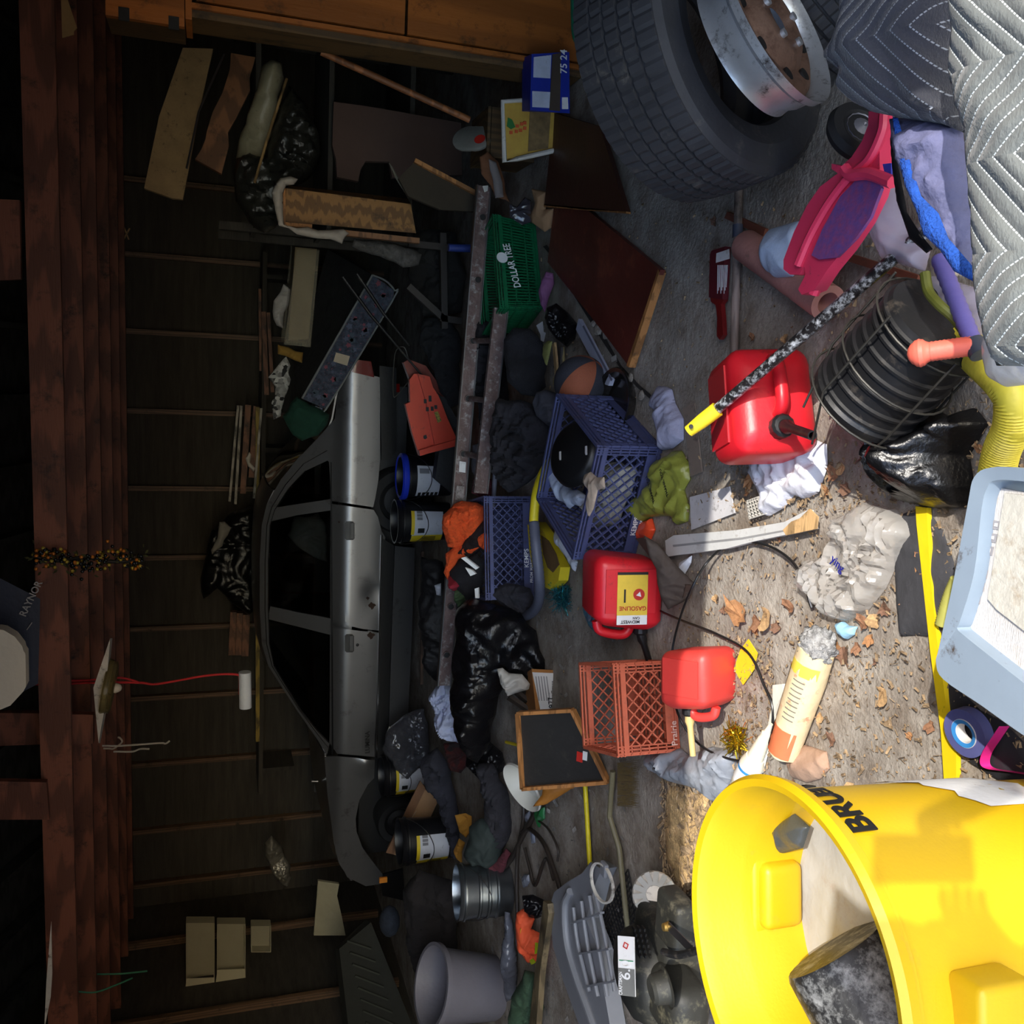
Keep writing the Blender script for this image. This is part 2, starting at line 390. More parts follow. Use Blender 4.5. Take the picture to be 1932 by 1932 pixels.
loft('roof', [(516,925),(503,952),(495,990),(491,1060),(491,1150),(495,1215),(506,1255)], m_paint, crown=.035)
loft('windshield', [(506,1256),(530,1292),(560,1338),(600,1394),(612,1420)], m_glass, crown=.02)
loft('rear_window', [(606,838),(575,858),(545,884),(517,924)], m_glass, crown=.02)
loft('hood', [(612,1421),(616,1470),(622,1530),(630,1590),(640,1630),(662,1662)], m_paint, crown=.04)
loft('trunk_lid', [(640,700),(634,740),(625,790),(607,836)], m_paint, crown=.03)
def ribbon(name, O, I, off, mat, th=.02, parent=None):
    b = B(); vs = []
    for X, Y in O+I[::-1]:
        p = D(X, Y, CY); y = cyo(p.z)+off; p = D(X, Y, y); vs.append(V((p.x, y, p.z)))
    n = len(O); fs = [(i, i+1, 2*n-2-i, 2*n-1-i) for i in range(n-1)]
    b.add(vs, fs); r = bmesh.ops.extrude_face_region(b.bm, geom=b.bm.faces[:]); bmesh.ops.translate(b.bm, vec=(0, th, 0), verts=[g for g in r['geom'] if isinstance(g, bmesh.types.BMVert)])
    return mk(name, b, mat, parent or car)
O = [(612,828),(566,860),(530,905),(503,952),(494,990),(490,1060),(490,1150),(494,1215),(506,1256),(530,1294),(560,1340),(600,1397),(617,1424)]
I = [(620,868),(577,888),(545,922),(519,962),(510,992),(507,1060),(507,1150),(509,1215),(518,1258),(541,1296),(568,1340),(600,1380),(622,1402)]
I2 = [(x+3, y) for x, y in I]; Om = [((a[0]*.45+b[0]*.55), (a[1]*.45+b[1]*.55)) for a, b in zip(O, I)]; Om2 = [(x+1.6, y) for x, y in Om]
ribbon('roof_rail', O, I, 0, m_paint)
ribbon('drip_molding', Om, Om2, -.012, m_crom)
ribbon('window_molding', [(x-1.5, y) for x, y in I[1:]], I[1:], -.008, m_crom, .01)
ribbon('rear_pillar', [(519,958),(570,950),(624,942)], [(509,984),(560,972),(624,963)], 0, m_paint)
ribbon('door_pillar', [(510,1144),(565,1156),(624,1167)], [(506,1168),(565,1183),(624,1198)], 0, m_paint)
for nm, q in (('quarter_window', [(622,872),(612,860),(577,888),(519,962),(570,952),(622,943)]), ('rear_door_window', [(509,985),(560,973),(622,962),(622,1167),(565,1156),(511,1144)]), ('front_door_window', [(507,1169),(565,1184),(622,1198),(622,1402),(600,1380),(568,1340),(541,1296),(518,1258),(509,1215)])):
    panel(nm, q, off=.02, th=.005, mat=m_glass, step=.1)
for par, q in ((rd, (651,984,669,1019)), (fd, (651,1197,668,1231))):
    hp = panel('door_handle', [(q[0],q[1]+3),(q[0]+3,q[1]),(q[2]-3,q[1]),(q[2],q[1]+3),(q[2],q[3]-3),(q[2]-3,q[3]),(q[0]+3,q[3]),(q[0],q[3]-3)], off=-.008, th=.012, mat=m_trim, parent=par)
    panel('handle_grip', [(q[2]-8,q[1]+3),(q[2]-2,q[1]+3),(q[2]-2,q[3]-3),(q[2]-8,q[3]-3)], off=-.02, th=.012, mat=M('grey_trim', (70,70,72), .4), parent=fd if par is fd else rd)
p = D(674, 1216, cyo(.7)); mk('lock', B().lathe([(.012,0),(.012,-.012),(.007,-.014),(0,-.008)], p, (0,1,0), 14), m_trim, fd)
for (X, Y, r) in ((702,1143,.02), (694,1129,.009), (700,1199,.022), (640,985,.006)):
    p = D(X, Y, CY); y = cyo(p.z)-.001; p = D(X, Y, y)
    mk('rust_hole', B().lathe([(0,-.001),(r,-.001),(r*1.25,.002)], p, (0,1,0), 11, rmod=lambda i, k: 1+.3*math.sin(k*2.1)), M('rust', (52,34,24), .9, var=.4, scale=60), rd if Y < 1190 else fd)
p = D(698, 1420, CY); y = cyo(p.z)-.004
m_lettb0 = M('black_badge', (8,8,8), .6, bump=0)
text('LUMINA', D(697, 1421, y), D(697, 1371, y)-D(697, 1421, y), (0,0,1), .05, m_lettb0, fd, lift=.004, stretch=1.0)
# wheels, arches and underbody
for (X, Y) in ((755,945), (752,1548)):
    p = D(X, Y, CY+.12); rr = p.z
    wg = mk('wheel', B().lathe([(.12,.0),(rr*.62,-.01),(rr*.66,-.04),(rr*.93,-.05),(rr,-.02),(rr,.15),(rr*.9,.17)], p, (0,1,0), 36), m_rub, car)
    mk('wheel_cover', B().lathe([(0,-.03),(.06,-.035),(rr*.5,-.01),(rr*.62,-.03)], p, (0,1,0), 24), M('wheel_steel', (34,34,36), .6, .3), wg)
lx, rx = D(760, 1668, CY).x, D(700, 690, CY).x
mk('underbody', B().box(((lx+rx)/2, CY+.95, .34), (rx-lx-.3, 1.35, .3)), m_dark, car)
mk('far_side', B().prism([V((lx+.1, CY+1.6, .25)), V((rx-.1, CY+1.6, .25)), V((rx-.1, CY+1.6, zb_)), V((lx+.1, CY+1.6, zb_-.06))], (0,.02,0)), m_paint, car)
for (Y0_, Y1_, nm) in ((965, 1010, 'rear_seat'), (1175, 1225, 'front_seat')):
    xa, xb = D(600, Y0_, CY+.4).x, D(600, Y1_, CY+.4).x
    mk(nm, B().rbox(((xa+xb)/2, CY+.85, zb_-.02), (abs(xa-xb), 1.2, .5), .06), M('seat_cloth', (48,48,50), .9), car)
mk('parcel_shelf', B().box((D(620,900,CY+.5).x, CY+.8, zb_-.06), (.5, 1.2, .03)), m_dark, car)
cw = M('white_cloth', (208,206,204), .85, var=.12, scale=12, bump=.2, sss=0)
heap('laundry_bag', [(555,975),(600,968),(614,985),(618,1060),(590,1050),(560,1030),(542,1010)], ('y', CY+.3), .12, cw, 'pale bag of laundry piled behind the rear side window of the car', 'bag')
# ================================================================ shared materials
m_blk = M('black_plastic', (24,24,26), .45, var=.2, bump=.1, dirt=.2, dirtc=(70,64,58))
m_bag = M('black_bag_film', (14,14,16), .3, var=.1, bump=.25, bscale=90)
m_cloth_d = M('dark_cloth', (30,29,34), .95, var=.3, bump=.5, bscale=160)
m_cloth_b = M('charcoal_cloth', (44,42,48), .95, var=.35, bump=.5, bscale=120)
m_can_red = M('red_can_plastic', (214,32,44), .38, var=.08, scale=4, bump=.05, bscale=120, dirt=.12, dirtc=(150,40,40))
m_can_fade = M('faded_red_plastic', (222,66,60), .45, var=.1, scale=4, bump=.05, bscale=120, dirt=.12, dirtc=(180,80,70))
m_orange = M('orange_crate_plastic', (196,98,70), .5, var=.15, dirt=.25, dirtc=(150,80,60))
m_bluec = M('blue_crate_plastic', (72,78,118), .5, var=.15, dirt=.3, dirtc=(70,68,90))
m_green = M('green_basket_plastic', (16,108,66), .5, var=.15, dirt=.2, dirtc=(30,60,44))
m_yel = M('yellow_can_plastic', (208,168,16), .45, var=.05, scale=3, bump=.04, bscale=150, dirt=.06, dirtc=(190,160,40))
m_yel2 = M('yellow_plastic', (232,208,40), .5, var=.1)
m_grey = M('grey_tote_plastic', (128,142,156), .45, var=.05, bump=.05, dirt=.05)
m_galv = M('galvanised_metal', (150,156,162), .28, .95, var=.12, scale=5, bump=.05)
m_card = M('cardboard', (158,122,88), .85, var=.12, scale=5, bump=.15, bscale=30, dirt=.15, dirtc=(110,84,60))
m_paper = M('white_paper', (226,224,222), .7, var=.05, scale=5, bump=.2, bscale=30, dirt=.1, dirtc=(170,160,150))
m_wbag = M('white_bag_film', (214,218,226), .35, var=.06, bump=.3, bscale=40)
m_film = M('clear_film', (196,192,186), .16, var=.08, bump=.4, bscale=35, alpha=.5)
m_film_p = M('pale_film', (196,186,204), .22, var=.08, bump=.3, bscale=30, alpha=.55)
m_lettw = M('white_print', (232,232,232), .6, bump=0); m_lettb = M('black_print', (16,16,16), .6, bump=0)
m_ply = wood('pale_wood', (196,160,112)); m_wd = wood('brown_wood', (124,84,52)); m_red_b = M('maroon_board', (98,40,32), .5, var=.35, scale=2.2, bump=.2, bscale=25, dirt=.3, dirtc=(138,72,50))
m_edge = wood('board_edge', (166,112,62)); m_steel = M('steel', (150,150,152), .3, 1, var=.15, bump=.05)
m_rustl = M('painted_ladder', (104,84,80), .5, .3, var=.35, scale=12, bump=.3, bscale=50, dirt=.3, dirtc=(170,166,164))
m_leaf = M('dry_leaf', (168,128,88), .8, var=.4, scale=20, bump=.3, bscale=80)
# ================================================================ fuel cans
def gas_can(name, org, x, z, s, mat, label, cat='fuel can', lean=.35, dims=(.30,.21,.27), spout_mat=None, spout=(.0,.17), handle=True, cap=.028):
    """org = centre of the body; x long axis, z axis towards the cap end"""
    fm = frame(org, x, z); lx_, ly_, lz_ = [d*s for d in dims]
    t = thing(name, label, cat, V(org))
    b = B().rbox((0,0,-.01*s), (lx_, ly_, lz_*.86), .045*s, seg=5)
    top = lz_*.43
    for v in b.bm.verts:      # the shoulders draw in towards the neck, side panels sink a little
        if v.co.z > top*.55: f = 1-.28*((v.co.z-top*.55)/(top*.45))**1.5; v.co.x *= f; v.co.y *= f
        v.co.z += .012*s*math.sin(v.co.x/lx_*3)
    b.xf(fm); mk('body', b, mat, t, sharp=60)
    for sy in (-1, 1):        # raised border on the broad faces
        e = B().prism([V((-lx_*.36, sy*ly_*.495, -lz_*.34)), V((lx_*.36, sy*ly_*.495, -lz_*.34)), V((lx_*.36, sy*ly_*.495, lz_*.18)), V((-lx_*.36, sy*ly_*.495, lz_*.18))], (0, sy*.006*s, 0)).bevel(.004*s).xf(fm)
        mk('side_panel', e, mat, t, sharp=60)
    if handle:
        pts = bez([(-lx_*.36, 0, top*.8), (-lx_*.3, 0, top+.012*s), (-lx_*.05, 0, top+.03*s), (lx_*.1, 0, top+.022*s), (lx_*.17, 0, top*.8)], 6)
        mk('handle', B().tube(pts, .019*s, 12).xf(fm), mat, t, sharp=60)
    cx = lx_*spout[0]+lx_*.3
    mk('cap', B().lathe([(cap*s*.9,-.01*s),(cap*s,0),(cap*s,.035*s),(cap*s*.8,.042*s),(.012*s,.044*s)], (cx,0,top*.92), (0,0,1), 24, rmod=lambda i,k: 1+.05*(k%2)).xf(fm), m_blk, t)
    if spout_mat:
        L = spout[1]*s; d = V((lean, 0, 1)).normalized()
        mk('spout', B().lathe([(.017*s,0),(.02*s,.03*s),(.013*s,.05*s),(.0125*s,L),(.009*s,L),(.009*s,.05*s)], V((cx,0,top*.92+.035*s)), d, 18).xf(fm), spout_mat, t)
    return t, fm, (lx_, ly_, lz_)
Lft, Frd, Up = V((-1,0,0)), V((0,1,0)), V((0,0,1))
camL = -RGT; camN = V((FWD.x, FWD.y, 0)).normalized()
# A: big can lying on its back under the painted pole
cA = G(1438, 768, .125)
tA, fA, dA = gas_can('gas_can', cA, -RGT*1.0 - camN*.12, -camN*.92 - RGT*.1 + Up*.22, 1.0, m_can_red, 'red fuel can with a long black spout under the spattered pole', dims=(.31,.24,.30), spout_mat=m_blk, spout=(-.02,.2), cap=.032)
# B: can with the yellow label
cB = G(1172, 1117, .13)
tB, fB, dB = gas_can('gas_can', cB, V((0,0,-1)) - camN*.15, -RGT + camN*.1, 1.0, m_can_red, 'red fuel can with a yellow label lying between the blue and orange crates', dims=(.27,.25,.32), spout_mat=m_blk, spout=(.0,.22))
# C: small faded can
cC = G(1318, 1283, .10)
tC, fC, dC = gas_can('gas_can', cC, camN + V((0,0,.45)), -RGT*1.0, .82, m_can_fade, 'small faded red fuel can with a tan spout lying in the sun on the dirt', dims=(.24,.24,.28), spout_mat=M('tan_spout', (206,180,120), .5), spout=(-.10,.17), lean=-.12)
def decal(par, fm, p, w, h, mat, name, axis_x, axis_z, n, th=.002):
    p = fm @ V(p); b = B().prism([p-axis_x*w/2-axis_z*h/2, p+axis_x*w/2-axis_z*h/2, p+axis_x*w/2+axis_z*h/2, p-axis_x*w/2+axis_z*h/2], n*th); return mk(name, b, mat, par)
# yellow label on the side of B that faces the camera
n_ = (CAM-cB).normalized(); fx, fy, fz = [V(fB.col[i][:3]) for i in range(3)]
sg = 1 if fy.dot(n_) > 0 else -1
ny_ = fy*sg; lc = cB + ny_*(dB[1]/2+.007) - fz*.03*0 + fx*.005
def patch(par, c, ax, ay, n, w, h, mat, name, th=.0015): return mk(name, B().prism([c-ax*w/2-ay*h/2, c+ax*w/2-ay*h/2, c+ax*w/2+ay*h/2, c-ax*w/2+ay*h/2], n*th), mat, par)
uy = fz; ux = uy.cross(ny_)                      # text up = towards the cap
patch(tB, lc, ux, uy, ny_, .118, .2, M('yellow_label', (226,190,60), .5, bump=0), 'label')
patch(tB, lc+uy*.082+ny_*.0012, ux, uy, ny_, .118, .036, m_paper, 'label')
patch(tB, lc-uy*.095+ny_*.0012, ux, uy, ny_, .118, .01, m_lettb, 'label')
m_rlet = M('red_print', (190,40,28), .6, bump=0)
text('GASOLINE', lc-ux*.055+uy*.03+ny_*.002, ux, uy, .0225, m_rlet, tB)
text('MIDWEST', lc-ux*.03+uy*.083+ny_*.0035, ux, uy, .017, m_lettb, tB)
text('CAN', lc-ux*.03+uy*.07+ny_*.0035, ux, uy, .013, m_lettb, tB)
mk('emblem', B().lathe([(0,.002),(.022,.002),(.022,.0035),(.017,.0035)], lc-uy*.015+ux*.025*-1, ny_, 20), m_rlet, tB)
mk('emblem', B().lathe([(0,.003),(.012,.0045)], lc-uy*.015-ux*.025, ny_, 3), m_paper, tB)
mk('emblem', B().box(lc-uy*.01+ux*.03+ny_*.002, (.006,.006,.05), Matrix((ux, ny_, uy)).transposed()), m_lettb, tB)
# ================================================================ crates
def crate(name, pL, pR, h, mat, label, cat='crate', tops=.04, text_=None, tcol=None, diag=True, depth=None, hole=True, z0=.0, shift=(0,0), group=None, step=.046, tsize=.026, tz=None, taper=1.0):
    a, b2 = G(pL[0], pL[1], z0), G(pR[0], pR[1], z0); x = (b2-a); wd = x.length; x.normalize(); y = V((0,0,1)).cross(x); z = Up
    depth = depth or wd; o = a
    t = thing(name, label, cat, (a+b2)/2 + y*depth/2, group)
    def P(u, v, q): k = 1+(taper-1)*q/h; return o + x*(wd/2+(u-wd/2)*k) + y*(depth/2+(v-depth/2)*k) + z*q
    th = .009
    def side(P2, w2, nm, hh=hole):
        bb = B()
        def bar(u0, q0, u1, q1, wdt):
            p0, p1 = P2(u0, q0), P2(u1, q1); nn = (P2(0,0)-P2(0,0)); bb.bar(p0, p1, wdt, th, up=(P2(1,0)-P2(0,0)).cross(P2(0,1)-P2(0,0)).normalized())
        cw_ = .03
        for u in (.006, .018, cw_): bar(u, 0, u, h, .005)
        for u in (w2-.006, w2-.018, w2-cw_): bar(u, 0, u, h, .005)
        for q in (.004, .012): bar(0, q, w2, q, .006)
        for i in range(7): q = .02+i*(h-.04)/6; bar(0, q, cw_, q, .004); bar(w2-cw_, q, w2, q, .004)
        if diag:
            lo, hi = tops+.012, h-.045
            r_ = hi-lo; n = int((w2-2*cw_+r_)/step)
            for i in range(n+1):
                for sgn in (1, -1):
                    u0 = cw_-r_+i*step; pts = []
                    ua, ub = (u0, u0+r_) if sgn == 1 else (u0+r_, u0)
                    # clip to [cw, w2-cw]
                    def cl(ua, qa, ub, qb):
                        out = []
                        for uu, qq, vu, vq in ((ua, qa, ub, qb), (ub, qb, ua, qa)):
                            lo_, hi_ = cw_, w2-cw_
                            if uu < lo_: f = (lo_-uu)/((vu-uu) or 1); uu, qq = lo_, qq+(vq-qq)*f
                            elif uu > hi_: f = (hi_-uu)/((vu-uu) or 1); uu, qq = hi_, qq+(vq-qq)*f
                            out.append((uu, qq))
                        return out
                    if max(ua, ub) <= cw_ or min(ua, ub) >= w2-cw_: continue
                    (u1, q1), (u2, q2) = cl(ua, lo, ub, hi)
                    if abs(u1-u2) > .004: bar(u1, q1, u2, q2, .005)
        else:
            n = int((w2-2*cw_)/.016)
            for i in range(1, n): bar(cw_+i*(w2-2*cw_)/n, .02, cw_+i*(w2-2*cw_)/n, h-.03, .005)
            for q in (h*.3, h*.6, h*.85): bar(cw_, q, w2-cw_, q, .007)
        bb.hexa([P2(cw_,.016), P2(w2-cw_,.016), P2(w2-cw_,tops), P2(cw_,tops)]+[p_+((P2(1,0)-P2(0,0)).cross(P2(0,1)-P2(0,0))).normalized()*-.004 for p_ in (P2(cw_,.016), P2(w2-cw_,.016), P2(w2-cw_,tops), P2(cw_,tops))])
        return mk(nm, bb, mat, t, sharp=30)
    s1 = side(lambda u, q: P(u, 0, q), wd, 'side_panel'); side(lambda u, q: P(u, depth, q), wd, 'side_panel')
    side(lambda u, q: P(0, u, q), depth, 'side_panel'); side(lambda u, q: P(wd, u, q), depth, 'side_panel')
    bb = B()      # top rim
    for (p0, p1, w2, ax_) in ((P(0,0,h), P(wd,0,h), wd, y), (P(0,depth,h), P(wd,depth,h), wd, -y), (P(0,0,h), P(0,depth,h), depth, x), (P(wd,0,h), P(wd,depth,h), depth, -x)):
        for q in (0, .014, .028): bb.bar(p0-z*q, p1-z*q, .012, .006)
        bb.bar(p0-z*.036, p1-z*.036, .006, .02)
    mk('rim', bb, mat, t)
    bb = B()
    n = int(wd/.03)
    for i in range(n+1): bb.bar(P(i*wd/n,0,.008), P(i*wd/n,depth,.008), .005, .008)
    for i in range(n+1): bb.bar(P(0,i*depth/n,.008), P(wd,i*depth/n,.008), .005, .008)
    mk('floor_grid', bb, mat, t)
    if text_:
        for k, (s_, sz, u, q) in enumerate(text_): text(s_, P(wd*u, -th/2, q), x, z, sz, tcol, t)
    return t, P, wd, depth
crate('milk_crate', (1283,1416), (1272,1248), .25, m_orange, 'orange plastic milk crate standing open beside the small red fuel can', text_=[('Prairie', .034, .06, .012), ('Farms', .022, .5, .012)], tcol=M('pale_orange_print', (240,200,180), .6, bump=0), tops=.05)
crate('milk_crate', (1197,1052), (1250,846), .27, m_bluec, 'large blue plastic milk crate filled with a white bag and black pan', text_=[('KEMPS', .03, .22, .028), ('FROM MARIGOLD FOODS', .019, .2, .008)], tcol=m_lettw, tops=.055)
crate('milk_crate', (1008,1128), (1004,938), .27, m_bluec, 'smaller looking blue milk crate behind the grey hose, under the orange knit blanket', text_=[('KEMPS', .035, .3, .03), ('FROM MARIGOLD FOODS', .022, .15, .008)], tcol=m_lettw, tops=.055)
tgb, Pg, wg_, dg_ = crate('shopping_basket', (1024,580), (1010,424), .24, m_green, 'green plastic shopping basket in front of the ladder', 'basket', diag=False, tops=.03, taper=1.1, depth=.3)
text('DOLLAR TREE', Pg(.1,-.014,.12), Pg(1,0,.2)-Pg(0,0,0), Up, .055, m_lettw, tgb, stretch=.72)
mk('emblem', B().lathe([(0,0),(.03,0),(.03,.002)], Pg(.25,-.014,.212), Pg(0,-1,0)-Pg(0,0,0), 20), m_lettw, tgb)
# ================================================================ the yellow bin
zr = .74
rc = G(1690, 1880, zr); rf = G(1308, 1700, zr); rr_ = G(1455, 1482, zr)
# rim circle through three points seen on it
def circ(p1, p2, p3):
    ax, ay, bx, by, cx, cy = p1.x, p1.y, p2.x, p2.y, p3.x, p3.y
    d = 2*(ax*(by-cy)+bx*(cy-ay)+cx*(ay-by))
    ux = ((ax*ax+ay*ay)*(by-cy)+(bx*bx+by*by)*(cy-ay)+(cx*cx+cy*cy)*(ay-by))/d
    uy = ((ax*ax+ay*ay)*(cx-bx)+(bx*bx+by*by)*(ax-cx)+(cx*cx+cy*cy)*(bx-ax))/d
    return V((ux, uy, 0)), math.hypot(ax-ux, ay-uy)
cc, Rb = circ(rc, rf, rr_)
print('BIN', cc, Rb)
Rb = min(max(Rb, .26), .36)
bin_ = thing('waste_bin', 'large round yellow plastic bin holding white paper and a black bucket', 'bin', cc)
prof = [(Rb*.80,0),(Rb*.82,.01),(Rb*.86,.25),(Rb*.865,.27),(Rb*.885,.29),(Rb*.93,.6),(Rb*.94,zr-.05),(Rb*.985,zr-.046),(Rb*.985,zr-.032),(Rb*1.03,zr-.03),(Rb*1.045,zr-.012),(Rb*1.02,zr),(Rb*.975,zr-.004),(Rb*.945,zr-.03),(Rb*.915,zr-.09),(Rb*.90,zr-.1),(Rb*.86,.3),(Rb*.79,.03),(0,.03)]
mk('body', B().lathe(prof, cc, Up, 96), m_yel, bin_, sharp=40)
# square recesses moulded at the handles
for ang in (math.atan2((G(1450,1800,zr)-cc).y, (G(1450,1800,zr)-cc).x), math.atan2(-(G(1450,1800,zr)-cc).y, -(G(1450,1800,zr)-cc).x)):
    d = V((math.cos(ang), math.sin(ang), 0)); tdir = V((-d.y, d.x, 0))
    mk('handle', B().rbox(cc+d*(Rb*.985)+V((0,0,zr-.16)), (.07,.17,.10), .012, Matrix((d, tdir, Up)).transposed()), m_yel, bin_)
    mk('inner_boss', B().rbox(cc+d*(Rb*.885)+V((0,0,zr-.17)), (.06,.13,.09), .018, Matrix((d, tdir, Up)).transposed(), seg=4), m_yel, bin_)
# brand lettering wrapped round the wall
def wrap_text(s, ang0, q, size, mat, rad, par, stretch=1.0, tilt=-.08):
    cu = bpy.data.curves.new('t', 'FONT'); cu.body = s; cu.size = size; cu.extrude = .0012; cu.offset = size*.025
    t = bpy.data.objects.new('t', cu); sc.collection.objects.link(t); me = bpy.data.meshes.new_from_object(t); bpy.data.objects.remove(t)
    bm = bmesh.new(); bm.from_mesh(me); bmesh.ops.triangulate(bm, faces=bm.faces[:])
    bmesh.ops.subdivide_edges(bm, edges=[e for e in bm.edges if e.calc_length() > .012], cuts=2)
    for v in bm.verts:
        a = ang0 + v.co.x*stretch/rad; r_ = rad + v.co.z + .0005
        v.co = cc + V((math.cos(a)*r_, math.sin(a)*r_, q+v.co.y))
    b = B(); b.bm.free(); b.bm = bm; return mk('lettering', b, mat, par)
def proj(p):
    d = p-CAM; f = d.dot(FWD); return 966+F*d.dot(DWN)/f, 966-F*d.dot(RGT)/f
best = None
for i in range(140):
    for j in range(30):
        a_ = -math.pi*.75+i*.02; q_ = zr-.30+j*.01; r_ = Rb*.94+.003; p_ = cc+V((math.cos(a_)*r_, math.sin(a_)*r_, q_)); x_, y_ = proj(p_); e = math.hypot(x_-1592, y_-1546)
        if (CAM-p_).dot(V((math.cos(a_), math.sin(a_), 0))) > 0 and (best is None or e < best[0]): best = (e, a_, q_)
aL, qL = best[1]-.12, zr-.102
wrap_text('BRUTE', aL, qL, .066, m_lettb, Rb*.94+.003, bin_, 1.0)
for k in range(3):
    wrap_text('---', aL+.42, qL+.02-k*.012, .025, m_lettb, Rb*.94+.003, bin_, 1.2)
b = B(); aS = math.atan2((G(1800,1500,.35)-cc).y, (G(1800,1500,.35)-cc).x)
vs = []
for i in range(11):
    for j in range(5):
        a = aS-.42+.09*i*.8; q = .18+.05*j + .03*i*.3; r_ = Rb*(.80+.06*q/.27 if q < .27 else .885+.045*(q-.29)/.31)+.003
        vs.append(cc+V((math.cos(a)*r_, math.sin(a)*r_, q+.01*math.sin(i*2.2+j))))
b.add(vs, [(i*5+j, i*5+j+1, (i+1)*5+j+1, (i+1)*5+j) for i in range(10) for j in range(4)])
mk('torn_label', b, m_paper, bin_)
# contents
heap('paper_sack', [(1450,1550),(1500,1510),(1560,1500),(1640,1600),(1710,1750),(1730,1960),(1500,1960),(1470,1750)], ('z', .50), .03, M('dusty_white_board', (176,174,168), .8, var=.05, bump=.3, bscale=40, dirt=.15, dirtc=(170,160,150)), 'dusty white sack lying inside the yellow bin', 'sack', seed=3, fold=.2, edge=.05, fs=8, ridged=False, back=.05)
q = G(1650, 1905, .56)
bk = thing('bucket', 'black plastic bucket lying tipped inside the yellow bin', 'bucket', q)
axb = (RGT*-.55 + camN*-.35 + Up*-.25).normalized()
mk('body', B().lathe([(0,-.11),(.095,-.11),(.10,-.10),(.115,.09),(.122,.10),(.122,.115),(.11,.115),(.105,.09),(.09,-.09),(0,-.09)], q, axb, 48, rmod=lambda i,k: 1+.012*(k%2)), M('dusty_black_plastic', (34,34,34), .5, var=.2, scale=8, bump=.2, dirt=.5, dirtc=(150,150,146)), bk)
heap('dark_bag_scrap', [(1463,1560),(1500,1535),(1528,1560),(1515,1600),(1478,1610)], ('z', .58), .03, M('dark_grey_film', (70,72,70), .3, var=.2, bump=.3), 'scrap of dark grey bag poking up at the far side inside the yellow bin', 'bag', seed=4)
# ================================================================ grey tote with an open carton
z0 = .30
tt = thing('storage_tote', 'light blue-grey plastic tote with a wide rim holding a wet cardboard carton', 'tote', G(1880, 1150, .0))
def ring(px_o, px_i, z_o, th, name, mat, par):
    b = B(); n = len(px_o); vo = [G(X, Y, z_o) for X, Y in px_o]; vi = [G(X, Y, z_o-.004) for X, Y in px_i]
    b.add(vo+vi+[p-V((0,0,th)) for p in vo]+[p-V((0,0,th)) for p in vi], [(i, i+1, n+i+1, n+i) for i in range(n-1)]+[(2*n+i, i+2*n+1, i+1, i) for i in range(n-1)]+[(n+i, n+i+1, 3*n+i+1, 3*n+i) for i in range(n-1)]+[(2*n+i, 3*n+i, 3*n+i+1, 2*n+i+1) for i in range(n-1)])
    return mk(name, b, mat, par, sharp=50)
po = bez([V((2140,900,0)), V((1940,884,0)), V((1870,882,0)), V((1838,900,0)), V((1826,950,0)), V((1800,1090,0)), V((1772,1220,0)), V((1766,1250,0)), V((1780,1282,0)), V((1850,1330,0)), V((1950,1400,0)), V((2140,1520,0))], 4)
pi_ = bez([V((2140,930,0)), V((1950,910,0)), V((1880,906,0)), V((1862,922,0)), V((1852,960,0)), V((1838,1080,0)), V((1812,1170,0)), V((1806,1186,0)), V((1820,1200,0)), V((1870,1240,0)), V((1960,1310,0)), V((2140,1440,0))], 4)
po = [(p.x, p.y) for p in po]; pi_ = [(p.x, p.y) for p in pi_]
ring(po, pi_, z0, .03, 'rim', m_grey, tt)
b = B(); n = len(pi_); up_ = [G(X, Y, z0-.006) for X, Y in pi_]; ctr = sum(up_, V())/n
dn_ = [ctr+(p-ctr)*.9 for p in up_]; dn_ = [V((p.x, p.y, .01)) for p in dn_]
b.add(up_+dn_+[V((ctr.x, ctr.y, .01))], [(i, i+1, n+i+1, n+i) for i in range(n-1)]+[(n+i, n+i+1, 2*n) for i in range(n-1)])
mk('body', b, m_grey, tt, sharp=50)
m_wc = M('washed_cardboard', (204,200,196), .8, var=.06, scale=4, bump=.35, bscale=60, stretch=(1,8,1), dirt=.25, dirtc=(176,160,140))
cb = thing('carton', 'pale washed-out cardboard carton with printed handling symbols sitting in the grey tote', 'box', G(1900, 1130, .2))
top_ = [(1890,920),(2010,940),(2050,1330),(1932,1315),(1818,1180),(1850,1080)]
mk('top_panel', slab(top_, ('z', .25), .012), m_wc, cb)
mk('flap', slab([(1900,930),(2010,945),(2040,1270),(1885,1150),(1868,1130)], ('z', .264), .006), M('washed_cardboard_b', (188,184,172), .8, var=.06, bump=.3, bscale=60, dirt=.3, dirtc=(160,146,126)), cb)
mk('side', B().hexa([G(1818,1180,.25), G(1932,1315,.25), G(2050,1420,.25), G(1850,1190,.25), G(1818,1180,.08), G(1932,1315,.08), G(2050,1420,.08), G(1850,1190,.08)]), m_card, cb)
m_sym = M('grey_print', (150,148,150), .7, bump=0)
for k, (X, Y) in enumerate(((1880,990),(1873,1014),(1866,1038),(1856,1082),(1850,1106),(1843,1130))):
    mk('printed_symbol', slab([(X-8,Y-9),(X+9,Y-6),(X+6,Y+10),(X-11,Y+7)], ('z', .263), .001), m_sym, cb)
    mk('printed_symbol', slab([(X-3,Y-3),(X+3,Y-3),(X+2,Y+4),(X-4,Y+3)], ('z', .2645), .001), m_wc, cb)
heap('grey_fluff', [(1845,1190),(1870,1200),(1960,1290),(2010,1350),(1960,1340),(1900,1300),(1860,1250)], ('z', .2), .05, M('dark_fluff', (96,94,94), .95, var=.6, scale=30, bump=.6, bscale=120), 'charcoal and white fluff between the carton and the rim of the grey tote', 'fluff', seed=8, fs=30)
